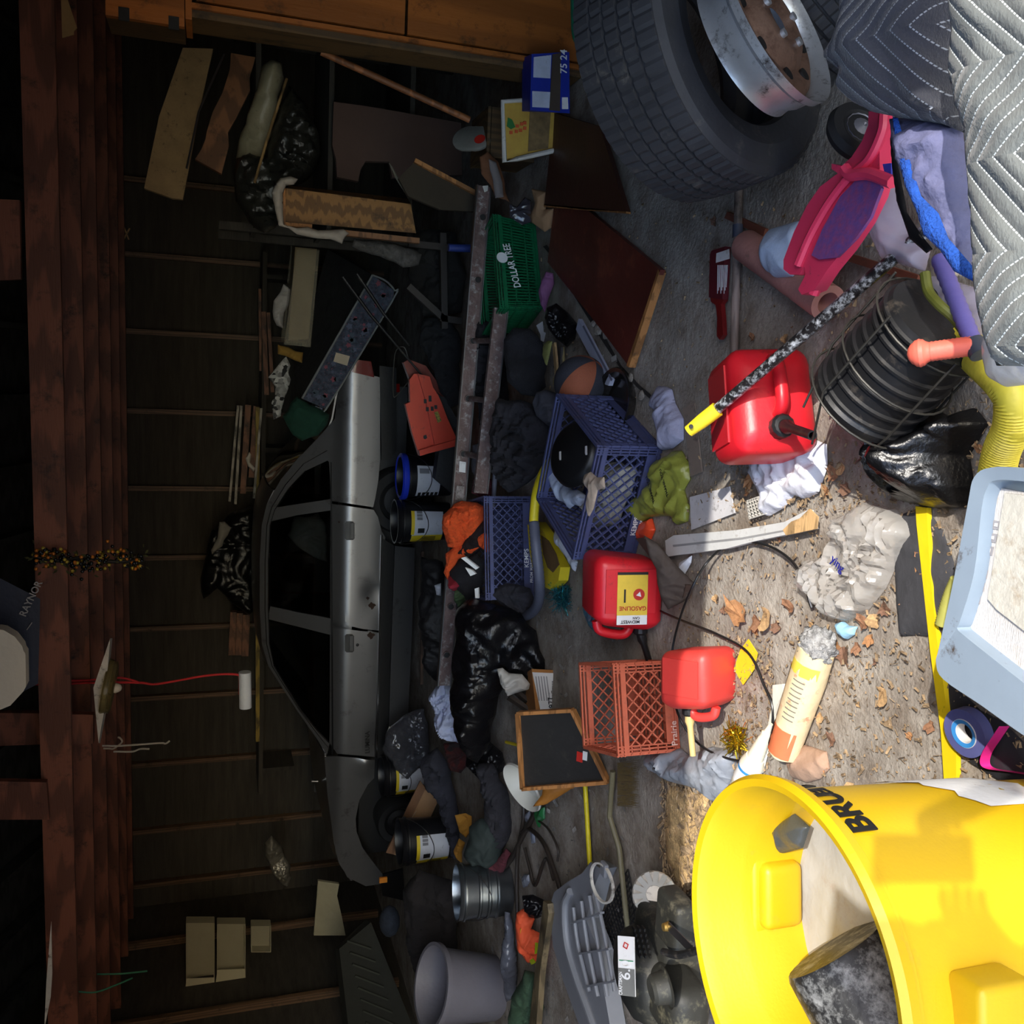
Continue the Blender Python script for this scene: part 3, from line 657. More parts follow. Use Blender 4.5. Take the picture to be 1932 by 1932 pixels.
# ================================================================ pole, pot, scooter, tyres on the right
pl = thing('broom_pole', 'black pole spattered with white paint, ending in a yellow grip with a hole', 'pole', G(1500, 640, .3))
pa, pb, pc = C(1750, 432, 2.05), C(1350, 775, 2.62), C(1299, 814, 2.66)
mk('shaft', B().tube([pa, pb], .0155, 16), M('spattered_black', (30,28,30), .35, var=.1, scale=22, bump=.2, bscale=30, dirt=.42, dirtc=(200,204,210)), pl)
mk('grip', B().tube([pb+(pa-pb)*.012, pb+(pc-pb)*.5, pc], [.022,.021,.017], 16), m_yel2, pl)
mk('hang_hole', B().tube([pc+(pb-pc)*.25+V((0,-.012,.02)), pc+(pb-pc)*.25+V((0,-.02,.024))], .0065, 12), m_lettb, pl)
# nursery pot lying on its side with a wire plant cage round it
pc0, pc1 = C(1640, 745, 2.2), C(1735, 640, 2.05)
pt = thing('nursery_pot', 'ribbed black nursery pot lying on its side behind the orange grip', 'pot', (pc0+pc1)/2)
ax_ = (pc1-pc0).normalized(); Lp = .26; rp = .125
pr = [(rp*1.06,-.02),(rp*1.08,0)]
for k in range(7): q = .01+k*.037; pr += [(rp*(1.02-.1*k/7), q), (rp*(1.03-.1*k/7)+.005, q+.004), (rp*(1.03-.1*k/7)+.005, q+.010), (rp*(1.02-.1*k/7), q+.014)]
pr += [(rp*.9, Lp), (0, Lp)]
mk('body', B().lathe([(rp*.96,0)]+pr, pc0, ax_, 48), m_blk, pt)
cg = thing('plant_cage', 'bent wire plant cage wrapped around the black nursery pot', 'cage', (pc0+pc1)/2)
m_wire = M('dark_wire', (66,64,60), .5, .5)
u_ = ax_.orthogonal().normalized(); v_ = ax_.cross(u_)
for q, r_ in ((-.02,.15),(.1,.145),(.22,.138)):
    mk('hoop', B().tube([pc0+ax_*(q+.02*math.sin(a*.5))+(u_*math.cos(a)+v_*math.sin(a))*r_ for a in [k*2*math.pi/32 for k in range(33)]], .0028, 6), m_wire, cg)
for k in range(5):
    a = k*2*math.pi/5+.4; r0 = u_*math.cos(a)+v_*math.sin(a); r1 = u_*math.cos(a+.35)+v_*math.sin(a+.35)
    mk('leg', B().tube([pc0-ax_*.14+r1*.10, pc0+ax_*.02+r0*.15, pc0+ax_*.26+r0*.14], .003, 6), m_wire, cg)
# tyres
def tyre(name, c, ax, R0, wd, label, inner=.6, lug=True):
    hw = wd/2; r1 = R0*inner
    pr = [(r1,-hw*.82),(r1*1.04,-hw*.95),(R0*.78,-hw*1.06),(R0*.92,-hw*1.0),(R0*.965,-hw*.9)]
    ribs = [(-.9,-.52),(-.46,-.2),(-.14,.14),(.2,.46),(.52,.9)]
    shoulder = set()
    for i, (a, b2) in enumerate(ribs):
        cr = lambda t: R0*(1-.02*t*t)
        pr += [(cr(a)-.012 if i else R0*.975, a*hw), (cr(a), a*hw+.001), (cr(b2), b2*hw-.001), (cr(b2)-.012 if i < 4 else R0*.975, b2*hw)]
        for k in (1, 2): shoulder.add((len(pr)-4+k, i))
    pr += [(R0*.965,hw*.9),(R0*.92,hw*1.0),(R0*.78,hw*1.06),(r1*1.04,hw*.95),(r1,hw*.82),(r1*1.02,hw*.5),(R0*.88,hw*.55),(R0*.93,0),(R0*.88,-hw*.55),(r1*1.02,-hw*.5)]
    sd = dict(shoulder)
    def rm(i, k):
        if i not in sd: return 1
        j = sd[i]; ph = (k + (2*j if j in (1, 3) else 0)) % 4
        return 1-.016 if ph == 0 else 1
    t = thing(name, label, 'tyre', c)
    mk('casing', B().lathe(pr, c, ax, 260, close=True, rmod=rm), M('tread_rubber', (46,46,50), .7, var=.25, scale=5, bump=.15, dirt=.15, dirtc=(80,76,72)), t, sharp=25)
    return t
def cv(r_, d_, f_): return (RGT*r_ + DWN*d_ + FWD*f_).normalized()
tyre('tire', C(1330, 92, 2.5), (FWD*-.75+DWN*.64+RGT*.02).normalized(), .38, .28, 'big worn car tyre leaning on its tread with its open side facing down right', inner=.62)
tyre('tire', C(1545, -95, 2.55), (FWD*-.5+DWN*.5+RGT*.32).normalized(), .36, .22, 'second car tyre lying under the steel wheel, only its ribbed tread showing')
sw = thing('steel_wheel', 'bare steel wheel with rust and flaking silver paint leaning between the two tyres', 'wheel', C(1450, 70, 2.2))
m_rw = M('rusty_wheel', (128,100,84), .5, .45, var=.2, scale=5, bump=.2, bscale=60, dirt=.45, dirtc=(84,60,48))
m_rw2 = M('silver_wheel', (190,192,196), .35, .7, var=.1, scale=8, dirt=.3, dirtc=(70,60,56))
wa = (FWD*-.60+DWN*.6+RGT*.27).normalized(); wcn = C(1452, 52, 2.15)
mk('rim', B().lathe([(.20,-.02),(.21,-.03),(.207,-.01),(.195,.0),(.19,.03),(.18,.05),(.182,.07),(.175,.07),(.172,.04),(.18,.02),(.185,-.005)], wcn, -wa, 64, close=True), m_rw2, sw, sharp=40)
mk('disc', B().lathe([(.18,.02),(.17,.0),(.15,-.012),(.12,-.004),(.09,-.03),(.06,-.035),(.04,-.02),(.035,-.02)], wcn, -wa, 64), m_rw, sw, sharp=50)
u_ = wa.orthogonal().normalized(); v_ = wa.cross(u_)
for k in range(8):
    a = k*math.pi/4; mk('vent_hole', B().tube([wcn+wa*.012+(u_*math.cos(a)+v_*math.sin(a))*.135, wcn+wa*.0+(u_*math.cos(a)+v_*math.sin(a))*.135], .016, 14), m_lettb, sw)
for k in range(5):
    a = k*2*math.pi/5; mk('lug_hole', B().tube([wcn+wa*.042+(u_*math.cos(a)+v_*math.sin(a))*.066, wcn+wa*.02+(u_*math.cos(a)+v_*math.sin(a))*.066], .01, 12), m_rw2, sw)
# ================================================================ quilts: stitched moving blankets
def quilt_mat(key, rgb, thread, sc_=22):
    m = bpy.data.materials.new(key); m.use_nodes = True; n = m.node_tree; N = n.nodes; L = n.links; b = N['Principled BSDF']
    b.inputs['Roughness'].default_value = .9; b.inputs['Sheen Weight'].default_value = .25
    uv = N.new('ShaderNodeUVMap'); uv.uv_map = 'UVMap'; sp = N.new('ShaderNodeSeparateXYZ'); L.new(uv.outputs[0], sp.inputs[0])
    def mt(op, a, b_=None, c=None):
        x = N.new('ShaderNodeMath'); x.operation = op
        for i, q in enumerate((a, b_, c)):
            if q is None: continue
            if isinstance(q, (int, float)): x.inputs[i].default_value = q
            else: L.new(q, x.inputs[i])
        return x.outputs[0]
    pp = mt('PINGPONG', sp.outputs[0], .14); s = mt('ADD', sp.outputs[1], pp); s = mt('MULTIPLY', s, sc_); fr = mt('FRACT', s)
    line = mt('LESS_THAN', fr, .09); dash = mt('LESS_THAN', mt('FRACT', mt('MULTIPLY', mt('SUBTRACT', sp.outputs[1], pp), 110)), .68); line = mt('MULTIPLY', line, dash)
    nz = N.new('ShaderNodeTexNoise'); nz.inputs['Scale'].default_value = 9; nz.inputs['Detail'].default_value = 6
    cr = N.new('ShaderNodeValToRGB'); c = lin(rgb); cr.color_ramp.elements[0].color = (*[x*.75 for x in c], 1); cr.color_ramp.elements[1].color = (*[min(1, x*1.3) for x in c], 1); L.new(nz.outputs[0], cr.inputs[0])
    mx = N.new('ShaderNodeMix'); mx.data_type = 'RGBA'; mx.inputs[7].default_value = (*lin(thread), 1); L.new(line, mx.inputs[0]); L.new(cr.outputs[0], mx.inputs[6]); L.new(mx.outputs[2], b.inputs['Base Color'])
    hb = mt('SINE', mt('MULTIPLY', fr, 3.14159)); n2 = N.new('ShaderNodeTexNoise'); n2.inputs['Scale'].default_value = 60; n2.inputs['Detail'].default_value = 3
    h = mt('ADD', hb, mt('MULTIPLY', n2.outputs[0], .6)); bp = N.new('ShaderNodeBump'); bp.inputs['Strength'].default_value = .8; bp.inputs['Distance'].default_value = .007; L.new(h, bp.inputs['Height']); L.new(bp.outputs[0], b.inputs['Normal'])
    return m
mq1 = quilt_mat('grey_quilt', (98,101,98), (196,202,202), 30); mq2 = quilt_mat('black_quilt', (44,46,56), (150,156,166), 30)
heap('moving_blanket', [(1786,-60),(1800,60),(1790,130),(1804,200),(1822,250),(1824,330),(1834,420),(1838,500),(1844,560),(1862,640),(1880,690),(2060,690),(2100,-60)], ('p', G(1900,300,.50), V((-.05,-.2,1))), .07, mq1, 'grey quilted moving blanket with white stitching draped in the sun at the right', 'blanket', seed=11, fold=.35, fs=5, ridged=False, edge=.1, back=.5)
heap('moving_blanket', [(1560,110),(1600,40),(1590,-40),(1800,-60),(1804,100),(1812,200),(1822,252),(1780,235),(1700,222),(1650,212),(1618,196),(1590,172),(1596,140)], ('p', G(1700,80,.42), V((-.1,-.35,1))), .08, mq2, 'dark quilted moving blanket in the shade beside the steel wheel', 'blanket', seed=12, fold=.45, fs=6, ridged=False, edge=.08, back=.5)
heap('soft_mat', [(1686,222),(1730,224),(1812,240),(1824,330),(1834,430),(1840,530),(1810,510),(1762,440),(1724,360),(1700,290)], ('p', G(1760,380,.36), V((0,-.15,1))), .05, M('lavender_fleece', (104,106,140), .95, var=.18, scale=9, bump=.6, bscale=50), 'grey lavender fleece mat with a blue edge lying under the grey quilted blanket', 'mat', seed=13, fold=.3, fs=14, edge=.05, back=.6)
heap('blue_edging', [(1684,220),(1694,222),(1716,300),(1738,370),(1790,450),(1842,510),(1846,536),(1800,512),(1742,442),(1708,352),(1690,280)], ('p', G(1740,380,.40), V((0,-.15,1))), .02, M('blue_terry', (34,84,176), .95, var=.3, scale=40, bump=.8, bscale=160), 'blue fuzzy trim strip running along the lavender mat', 'trim', seed=14, fs=30, back=.5)
heap('rubber_lip', [(1682,236),(1688,280),(1702,350),(1736,440),(1760,470),(1748,478),(1716,450),(1692,380),(1684,320),(1680,260)], ('z', .32), .02, m_blk, 'curved black rubber lip under the blue trim strip', 'trim', seed=15, back=.5, ridged=False)
# ================================================================ pink scooter
zs = .20
sctr = thing('scooter', 'pink and red plastic toy scooter with a blue speckled foot plate', 'scooter', G(1610, 400, 0))
m_pink = M('pink_plastic', (228,62,98), .4, var=.08, bump=.05, dirt=.05)
mk('deck', slab([(1663,214),(1684,214),(1684,330),(1684,342),(1676,372),(1652,420),(1618,470),(1585,510),(1560,548),(1535,558),(1528,548),(1542,520),(1540,505),(1530,520),(1512,520),(1500,510),(1500,492),(1520,440),(1545,390),(1570,355),(1604,330),(1592,322),(1592,312),(1612,316),(1630,300),(1650,270),(1662,240)], ('z', zs), .035, .008), m_pink, sctr)
mk('foot_plate', slab([(1626,334),(1640,336),(1664,345),(1668,356),(1648,410),(1620,450),(1584,486),(1550,490),(1536,482),(1556,434),(1590,372)], ('z', zs+.036), .008, .003), M('speckled_plate', (168,80,128), .6, var=.2, rgb2=(90,76,150), scale=45, bump=.2, dirt=.3, dirtc=(104,66,128)), sctr)
mk('deck_rim', B().tube(bez([G(X, Y, zs+.04) for X, Y in ((1506,500),(1530,444),(1564,384),(1604,332),(1640,300),(1664,250),(1668,216))], 5), .012, 8), m_pink, sctr)
mk('mudguard', B().tube(bez([G(X, Y, zs+.05) for X, Y in ((1594,318),(1606,330),(1640,328),(1684,344))], 5), .014, 8), m_pink, sctr)
mk('side_patch', slab([(1668,310),(1684,308),(1684,336),(1672,328)], ('z', zs+.038), .004), M('blue_patch', (64,70,180), .5), sctr)
mk('kick_stand', B().tube(bez([G(X, Y, zs+.02) for X, Y in ((1550,492),(1548,520),(1535,555))], 5), .014, 8), m_pink, sctr)
wc_ = G(1619, 250, .16); wx_ = cv(.35,.25,-1)
wsc = mk('wheel', B().lathe([(0,-.02),(.03,-.022),(.045,-.015),(.052,-.02),(.075,-.018),(.082,0),(.075,.018),(0,.02)], wc_, -wx_, 40), m_rub, sctr)
mk('hub', B().lathe([(0,.026),(.006,.03),(.036,.016),(.04,.02),(.04,.012)], wc_, wx_, 28, rmod=lambda i,k: 1+.04*(k%2)), M('grey_hub', (120,120,130), .4, .3), wsc)
# ---------------------------------------------------------------- things round the scooter
ck = thing('foam_roll', 'dusty pink foam tube lying under the toy scooter', 'tube', G(1490, 515, .0))
fa, fb = G(1405, 462, .05), G(1562, 572, .05)
mk('body', B().lathe([(0,.0),(.044,.0),(.05,.01),(.05,(fb-fa).length),(.03,(fb-fa).length),(.03,(fb-fa).length-.08),(0,(fb-fa).length-.09)], fa, (fb-fa), 28), M('pink_foam', (196,140,132), .85, var=.12, bump=.2, dirt=.2, dirtc=(150,110,100)), ck)
heap('plastic_bag', [(1446,452),(1462,430),(1492,422),(1535,418),(1534,440),(1506,500),(1496,522),(1466,524),(1444,506),(1440,476)], ('z', .10), .07, M('blue_white_film', (172,190,216), .35, var=.1, bump=.3), 'pale blue plastic bag crumpled against the pink scooter deck', 'bag', seed=21, fold=.35)
sp_ = thing('broomstick', 'weathered round wooden handle with a dark sleeve between tyre and red can', 'handle', G(1385, 520, 0))
ha, hb_ = G(1394, 360, .03), G(1384, 694, .03)
mk('shaft', B().tube([ha, hb_], .014, 14), wood('weathered_wood', (136,120,112)), sp_)
mk('sleeve', B().tube([ha+(hb_-ha)*.19, ha+(hb_-ha)*.26], .017, 14), M('slate_tape', (60,66,84), .6), sp_)
br = thing('paint_brush', 'wide paint brush with a maroon wrapper and red handle lying beside the wooden handle', 'brush', G(1362, 550, 0))
mk('wrapper', slab([(1350,482),(1353,474),(1379,466),(1374,566),(1348,562)], ('z', .01), .022, .003), M('maroon_card', (92,26,36), .5, var=.1), br)
mk('label', slab([(1352,478),(1376,470),(1377,488),(1351,496)], ('z', .033), .001), m_paper, br)
for k in range(9): mk('print_line', slab([(1354+k*2.3,500),(1354.7+k*2.3,500),(1354+k*2.1,554-(k%3)*6),(1353.3+k*2.1,554-(k%3)*6)], ('z', .0325), .0008), m_lettw, br)
mk('handle', slab([(1348,562),(1374,566),(1368,574),(1371,610),(1372,632),(1365,641),(1360,634),(1361,600),(1358,576),(1349,570)], ('z', .012), .016, .004), M('red_lacquer', (120,30,30), .3), br)
for nm, px, z_, lb in (('wood_strip', [(1372,412),(1378,400),(1450,432),(1446,446)], .012, 'reddish wood strip on the floor crossing the pink foam tube'), ('wood_lath', [(1588,488),(1594,474),(1740,520),(1736,534)], .012, 'brown wooden lath running under the paint-spattered pole')):
    mk(name=nm, b=slab(px, ('z', .002), z_), mat=M('red_brown_wood', (124,70,52), .8, var=.25, dirt=.2), label=lb, cat='wood strip')
heap('plastic_film', [(1692,330),(1684,348),(1650,415),(1648,440),(1672,492),(1720,505),(1745,512),(1756,470),(1722,440),(1706,390)], ('z', .14), .05, m_film_p, 'translucent mauve plastic film bunched below the scooter deck', 'film', seed=22, fold=.3)
heap('plastic_film', [(1730,528),(1698,568),(1698,584),(1735,604),(1780,622),(1850,640),(1872,620),(1874,590),(1850,545),(1800,530),(1760,520)], ('p', G(1790,580,.10), V((0,-.2,1))), .04, m_film_p, 'translucent plastic sheet draped over the black nursery pot', 'film', seed=23, fold=.3, fs=7)
heap('plastic_film', [(1872,634),(1864,680),(1876,716),(1900,730),(1940,726),(1990,700),(1980,610),(1900,600)], ('z', .25), .05, M('frosted_film', (214,210,212), .3, bump=.3, alpha=.75), 'frosted plastic film hanging below the grey blanket beside the yellow hose', 'film', seed=24, fold=.3)
um = thing('toy_handle', 'purple and lilac ringed tube with a dark joint and a salmon ribbed grip', 'handle', C(1800, 600, 1.9))
ua, ub, uc = C(1772, 488, 2.0), C(1838, 652, 1.86), C(1722, 668, 1.92)
L_ = (ub-ua).length; pr = []
for k in range(26): q = k/25*L_; pr += [(.0165+.0018*(k % 2), q)]
mk('tube', B().lathe([(0,0)]+pr+[(0,L_)], ua, ub-ua, 22), M('lilac_plastic', (118,108,178), .45, var=.1), um)
mk('joint', B().tube([ub-(ub-ua)*.04, ub+(ub-ua)*.10+V((0,0,-.005))], [.021,.019], 16), M('slate_plastic', (62,66,78), .4), um)
L_ = (uc-ub).length; pr = [(0,-.012)]
for k in range(30): q = k/29*L_; pr += [((.0195 if q < L_*.72 else .0195+.009*math.sin((q/L_-.72)/.28*math.pi))+.0012*(k % 2), q)]
mk('grip', B().lathe(pr+[(.012, L_+.006),(0,L_+.009)], ub+(uc-ub)*.02, uc-ub, 24), M('salmon_rubber', (240,112,92), .5, var=.08), um)
b = B(); pth = bez([G(X, Y, z) for X, Y, z in ((1745,515,.2),(1752,550,.2),(1772,575,.2),(1800,600,.18),(1830,640,.14))], 5); b.tube(pth, .011, 10); mk('hose', b, M('olive_hose', (110,112,44), .5), label='olive green hose curling behind the lilac tube', cat='hose')
# yellow corrugated hose at bottom centre
L_ = None; b = B(); pth = bez([G(X, Y, z) for X, Y, z in ((1700,590,.05),(1780,620,.1),(1850,680,.12),(1905,740,.12),(1910,800,.10),(1890,850,.08),(1878,905,.06))], 22)
b.tube(pth, [.034+.0035*(k % 2) for k in range(len(pth))], 16); mk('corrugated_hose', b, M('yellow_hose', (222,206,70), .5, var=.06), label='thick yellow corrugated hose coming out from under the grey blanket', cat='hose', sharp=80)
b = B(); pth = bez([G(X, Y, z) for X, Y, z in ((1806,1092,.02),(1790,1130,.02),(1776,1180,.02))], 22); b.tube(pth, [.014+.002*(k % 2) for k in range(len(pth))], 12); mk('corrugated_hose', b, M('green_yellow_hose', (178,176,90), .5), label='thin olive yellow corrugated hose showing beside the grey tote', cat='hose', sharp=80)
# yellow level lying across the dirt
mk('yellow_strip', slab([(1736,955),(1757,958),(1764,1080),(1776,1200),(1790,1300),(1800,1372),(1806,1395),(1813,1420),(1813,1478),(1790,1475),(1784,1380),(1764,1230),(1750,1100),(1738,990)], ('z', .004), .014, .002), M('bright_yellow', (250,214,30), .4, var=.06, dirt=.05), label='long flat bright yellow strip running under the grey tote towards the yellow bin', cat='strip')
# tapes and ribbon by the tote
tp_ = thing('tape_roll', 'roll of blue tape with a white and blue core label beside the grey tote', 'tape', G(1838, 1385, .02))
o_ = G(1836, 1378, .02); nn = V((-.15, -.1, 1))
mk('tape', B().lathe([(.032,0),(.055,0),(.055,.028),(.032,.028)], o_, nn, 44, close=True), M('blue_tape', (92,96,150), .5), tp_)
mk('core', B().lathe([(.022,.001),(.033,.001),(.033,.03),(.022,.027)], o_, nn, 36, close=True), m_paper, tp_)
mk('label', B().lathe([(.0225,.0285),(.032,.031)], o_, nn, 36), M('blue_print', (60,140,210), .5, bump=0), tp_)
b = B(); pth = [G(X, Y, z) for X, Y, z in ((1905,1370,.06),(1888,1395,.05),(1872,1420,.03),(1868,1440,.02),(1880,1450,.015),(1915,1455,.015),(1960,1462,.015))]
pth = bez(pth, 5); vs = []
for p in pth: vs += [p, p+V((0,.004,.024))]
b.add(vs, [(2*i, 2*i+2, 2*i+3, 2*i+1) for i in range(len(pth)-1)]); mk('ribbon', b, M('pink_ribbon', (236,52,150), .3, var=.1), label='curled shiny pink ribbon beside the roll of blue tape', cat='ribbon')
heap('felt_and_painted_shade', [(1690,975),(1740,955),(1750,960),(1800,1060),(1790,1190),(1760,1202),(1700,1200),(1692,1130),(1690,1080)], ('z', .002), .02, M('charcoal_felt', (62,62,66), .95, var=.2, bump=.4), 'charcoal felt sheet lying under the yellow strip and clear bag', 'sheet', seed=31, fold=.5, ridged=False)
heap('felt_and_painted_shade', [(1764,1275),(1800,1290),(1850,1340),(1932,1400),(1940,1500),(1880,1470),(1830,1440),(1790,1400),(1770,1330)], ('z', .002), .015, M('painted_tote_shadow', (40,40,46), .8, var=.2), 'painted shadow of the grey tote, laid as a dark sheet under the tape roll', 'sheet', seed=32, fold=.5, ridged=False)  # dark layer on the ground stands in for the shade the tote casts
# black bag beside the pot
heap('rubbish_bag', [(1665,800),(1700,755),(1760,768),(1800,790),(1842,770),(1866,800),(1830,860),(1840,920),(1825,958),(1775,960),(1720,950),(1670,905),(1652,860),(1650,830)], ('z', .0), .15, m_bag, 'shiny black rubbish bag lying in the sun under the nursery pot', 'bag', seed=33, fold=.28, fs=13, edge=.12, back=.02)
heap('clear_bag', [(1590,975),(1640,945),(1690,960),(1716,985),(1722,1010),(1700,1050),(1672,1110),(1640,1150),(1600,1172),(1560,1162),(1545,1130),(1520,1110),(1512,1075),(1524,1055),(1568,1045),(1580,1010)], ('z', .004), .05, m_film, 'clear crumpled plastic bag with dark blue printing lying on the dirt', 'bag', seed=34, fold=.7, fs=16, edge=.04, back=0, sharp=24)
bgp = bpy.data.objects['clear_bag']
pA, pB = G(1568, 1058, .05), G(1588, 1080, .05)
text('ying', pA, (pB-pA), V((0,0,1)).cross(pB-pA), .035, M('navy_print', (40,44,140), .5, bump=0), bgp)
# white crumpled bag by the red can
heap('white_bag', [(1420,890),(1432,860),(1480,840),(1535,828),(1560,838),(1562,880),(1545,930),(1520,942),(1500,934),(1480,958),(1450,975),(1440,960),(1432,920)], ('z', .004), .06, M('white_crumpled_bag', (226,228,238), .4, var=.05, bump=.3, bscale=40), 'white crumpled plastic bag in the sun against the red fuel can', 'bag', seed=35, fold=.4, fs=12, edge=.05, back=.02)
b = B(); gp = [(1410,946),(1432,938),(1446,968),(1415,978)]
P4 = [G(X, Y, .02) for X, Y in gp]
for i in range(6):
    t = i/5; b.bar(P4[0].lerp(P4[1], t), P4[3].lerp(P4[2], t), .006, .006); b.bar(P4[0].lerp(P4[3], t), P4[1].lerp(P4[2], t), .006, .006)
mk('white_grid', b, m_white, label='small white plastic grid beside the white crumpled bag', cat='grid')
mk('white_moulding', slab([(1264,1020),(1280,1010),(1400,1000),(1490,985),(1535,962),(1545,998),(1430,1022),(1380,1035),(1266,1050)], ('z', .01), .02, .003), M('white_painted_wood', (214,214,212), .55, var=.06, dirt=.15, dirtc=(160,150,140)), label='long white painted moulding with a broken bare wood end', cat='board')
mo = bpy.data.objects['white_moulding']
mk('broken_end', slab([(1496,984),(1512,978),(1530,960),(1545,975),(1543,998),(1486,1010),(1480,1000)], ('z', .026), .006), m_ply, mo)
mk('groove', slab([(1270,1028),(1400,1014),(1490,998),(1491,1001),(1400,1018),(1271,1032)], ('z', .029), .002), M('grey_line', (150,150,150), .7), mo)
mk('cream_card', slab([(1303,938),(1378,918),(1388,968),(1306,1000)], ('z', .004), .004), M('pale_card', (206,204,206), .8, dirt=.2), label='pale square card lying half in the shade above the white moulding', cat='card')
mk('cream_card', slab([(1290,770),(1312,760),(1326,890),(1304,900)], ('z', .004), .004), M('brown_card', (140,124,112), .9, dirt=.3), label='grey brown card strip beside the white sock', cat='card')
mk('printed_flyer', slab([(1400,862),(1432,850),(1462,846),(1440,862),(1412,868)], ('z', .03), .004), M('tan_flyer', (206,186,140), .7, dirt=.2), label='small tan flyer stuck under the large red fuel can', cat='flyer')
heap('cloth', [(1232,748),(1244,728),(1268,734),(1274,760),(1290,790),(1290,830),(1270,846),(1252,850),(1244,800),(1240,776),(1228,768)], ('z', .002), .05, M('grey_white_sock', (164,164,188), .95, var=.14, scale=10, bump=.5), 'grey white sock-like cloth lying on the concrete above the red fuel can', 'cloth', seed=36, fold=.35)
heap('plastic_bag', [(1248,866),(1286,850),(1300,875),(1302,905),(1290,925),(1300,955),(1296,985),(1280,990),(1268,975),(1240,975),(1215,985),(1192,970),(1190,945),(1225,922),(1238,900)], ('z', .002), .09, M('olive_bag_film', (142,146,62), .35, var=.15, bump=.3), 'olive yellow shop bag with black print in front of the blue crate', 'bag', seed=37, fold=.35)
ob = bpy.data.objects['plastic_bag.001'] if 'plastic_bag.001' in bpy.data.objects else bpy.data.objects['plastic_bag']
for k, s_ in enumerate(('THANK YOU', 'THANK YOU')):
    pA, pB = G(1262-k*26, 935+k*12, .10), G(1252-k*26, 900+k*12, .10); text(s_, pA, pB-pA, V((0,0,1)).cross(pB-pA), .02, m_lettb, ob)
heap('orange_wrapper', [(1212,985),(1230,978),(1236,1000),(1228,1018),(1208,1020),(1204,1004)], ('z', .002), .05, M('orange_film', (228,76,40), .4, var=.2), 'small orange wrapper between the big blue crate and white moulding', 'wrapper', seed=38)
# cable loops
b = B(); m_cab = M('black_cable', (30,30,30), .35, bump=0)
pts = [(1130,1060),(1150,1090),(1160,1110),(1240,1150),(1290,1172),(1350,1195),(1410,1230),(1440,1290),(1458,1340),(1448,1400),(1410,1432),(1370,1430),(1320,1405),(1285,1360),(1268,1300),(1268,1230),(1285,1160),(1310,1100),(1335,1060),(1370,1028),(1400,1020),(1450,1030),(1490,1055),(1515,1090),(1525,1120)]
zz = [.02]*len(pts)
for i in range(10, 19): zz[i] = .09 if 12 < i < 18 else .04
mk('cable', B().tube(bez([G(X, Y, z) for (X, Y), z in zip(pts, zz)], 8), .0042, 8), m_cab, label='thin black cable looping round the small red fuel can with a brass end', cat='cable')
co = bpy.data.objects['cable']; pe = G(1525, 1120, .02); pf = G(1532, 1146, .015)
mk('plug', B().tube([pe, pe.lerp(pf, .4), pf], [.006,.008,.006], 10), m_steel, co)
# chewed packet of wall plaster / foam tube
pk = thing('paper_tube', 'torn cream and orange paper tube with grey fluff at one end lying in the dirt', 'packet', G(1520, 1300, 0))
ka, kb = G(1541, 1225, .05), G(1478, 1420, .045)
mk('tube', B().lathe([(.03,0),(.05,0),(.052,.1),(.05,.2),(.046,(kb-ka).length-.02),(.044,(kb-ka).length),(0,(kb-ka).length)], ka, kb-ka, 28, rmod=lambda i,k: 1+.07*noise.noise(V((i*1.7, k*.6, 2)))), M('cream_wrapper', (236,214,172), .6, var=.08, scale=9, bump=.3, dirt=.15, dirtc=(226,130,96)), pk, sharp=60)
d_ = (kb-ka).normalized(); s_ = V((0,0,1)).cross(d_).normalized(); upn = (CAM-ka).normalized()
def strip(t0, t1, a0, a1, mat, nm, rad=.0535):
    vs = []; n = 6
    for i in range(n+1):
        for j in range(n+1):
            a = a0+(a1-a0)*j/n; vs.append(ka+d_*((kb-ka).length*(t0+(t1-t0)*i/n)) + (s_*math.cos(a)+V((0,0,1))*math.sin(a))*rad*(1-.1*(t0+(t1-t0)*i/n)))
    return mk(nm, B().add(vs, [(i*(n+1)+j, i*(n+1)+j+1, (i+1)*(n+1)+j+1, (i+1)*(n+1)+j) for i in range(n) for j in range(n)]), mat, pk)
m_or = M('peach_print', (228,124,80), .6, bump=0)
strip(.1, .2, .2, 3.0, M('yellow_print', (240,212,80), .6, bump=0), 'printed_band'); strip(.72, .98, .3, 2.9, m_or, 'printed_band')
strip(.2, .7, 2.2, 2.6, M('plum_print', (70,44,56), .6, bump=0), 'printed_band', .054); strip(.74, .84, 1.9, 2.8, m_lettb, 'printed_band', .0545); strip(.88, .95, 1.9, 2.8, m_lettb, 'printed_band', .0545)
for k in range(9): strip(.24+k*.045, .25+k*.045, .75, 1.45, M('grey_type', (120,116,110), .7, bump=0), 'print_line', .0545)
b = B().ball(ka-d_*.012, .052, 1, 1, .9, 4)
for v in b.bm.verts: v.co += (v.co-ka)*(.35*noise.noise(v.co*90))
mk('fluff', b, M('grey_fluff', (150,150,150), .95, var=.7, scale=40, bump=.7, bscale=150), pk, sharp=180)
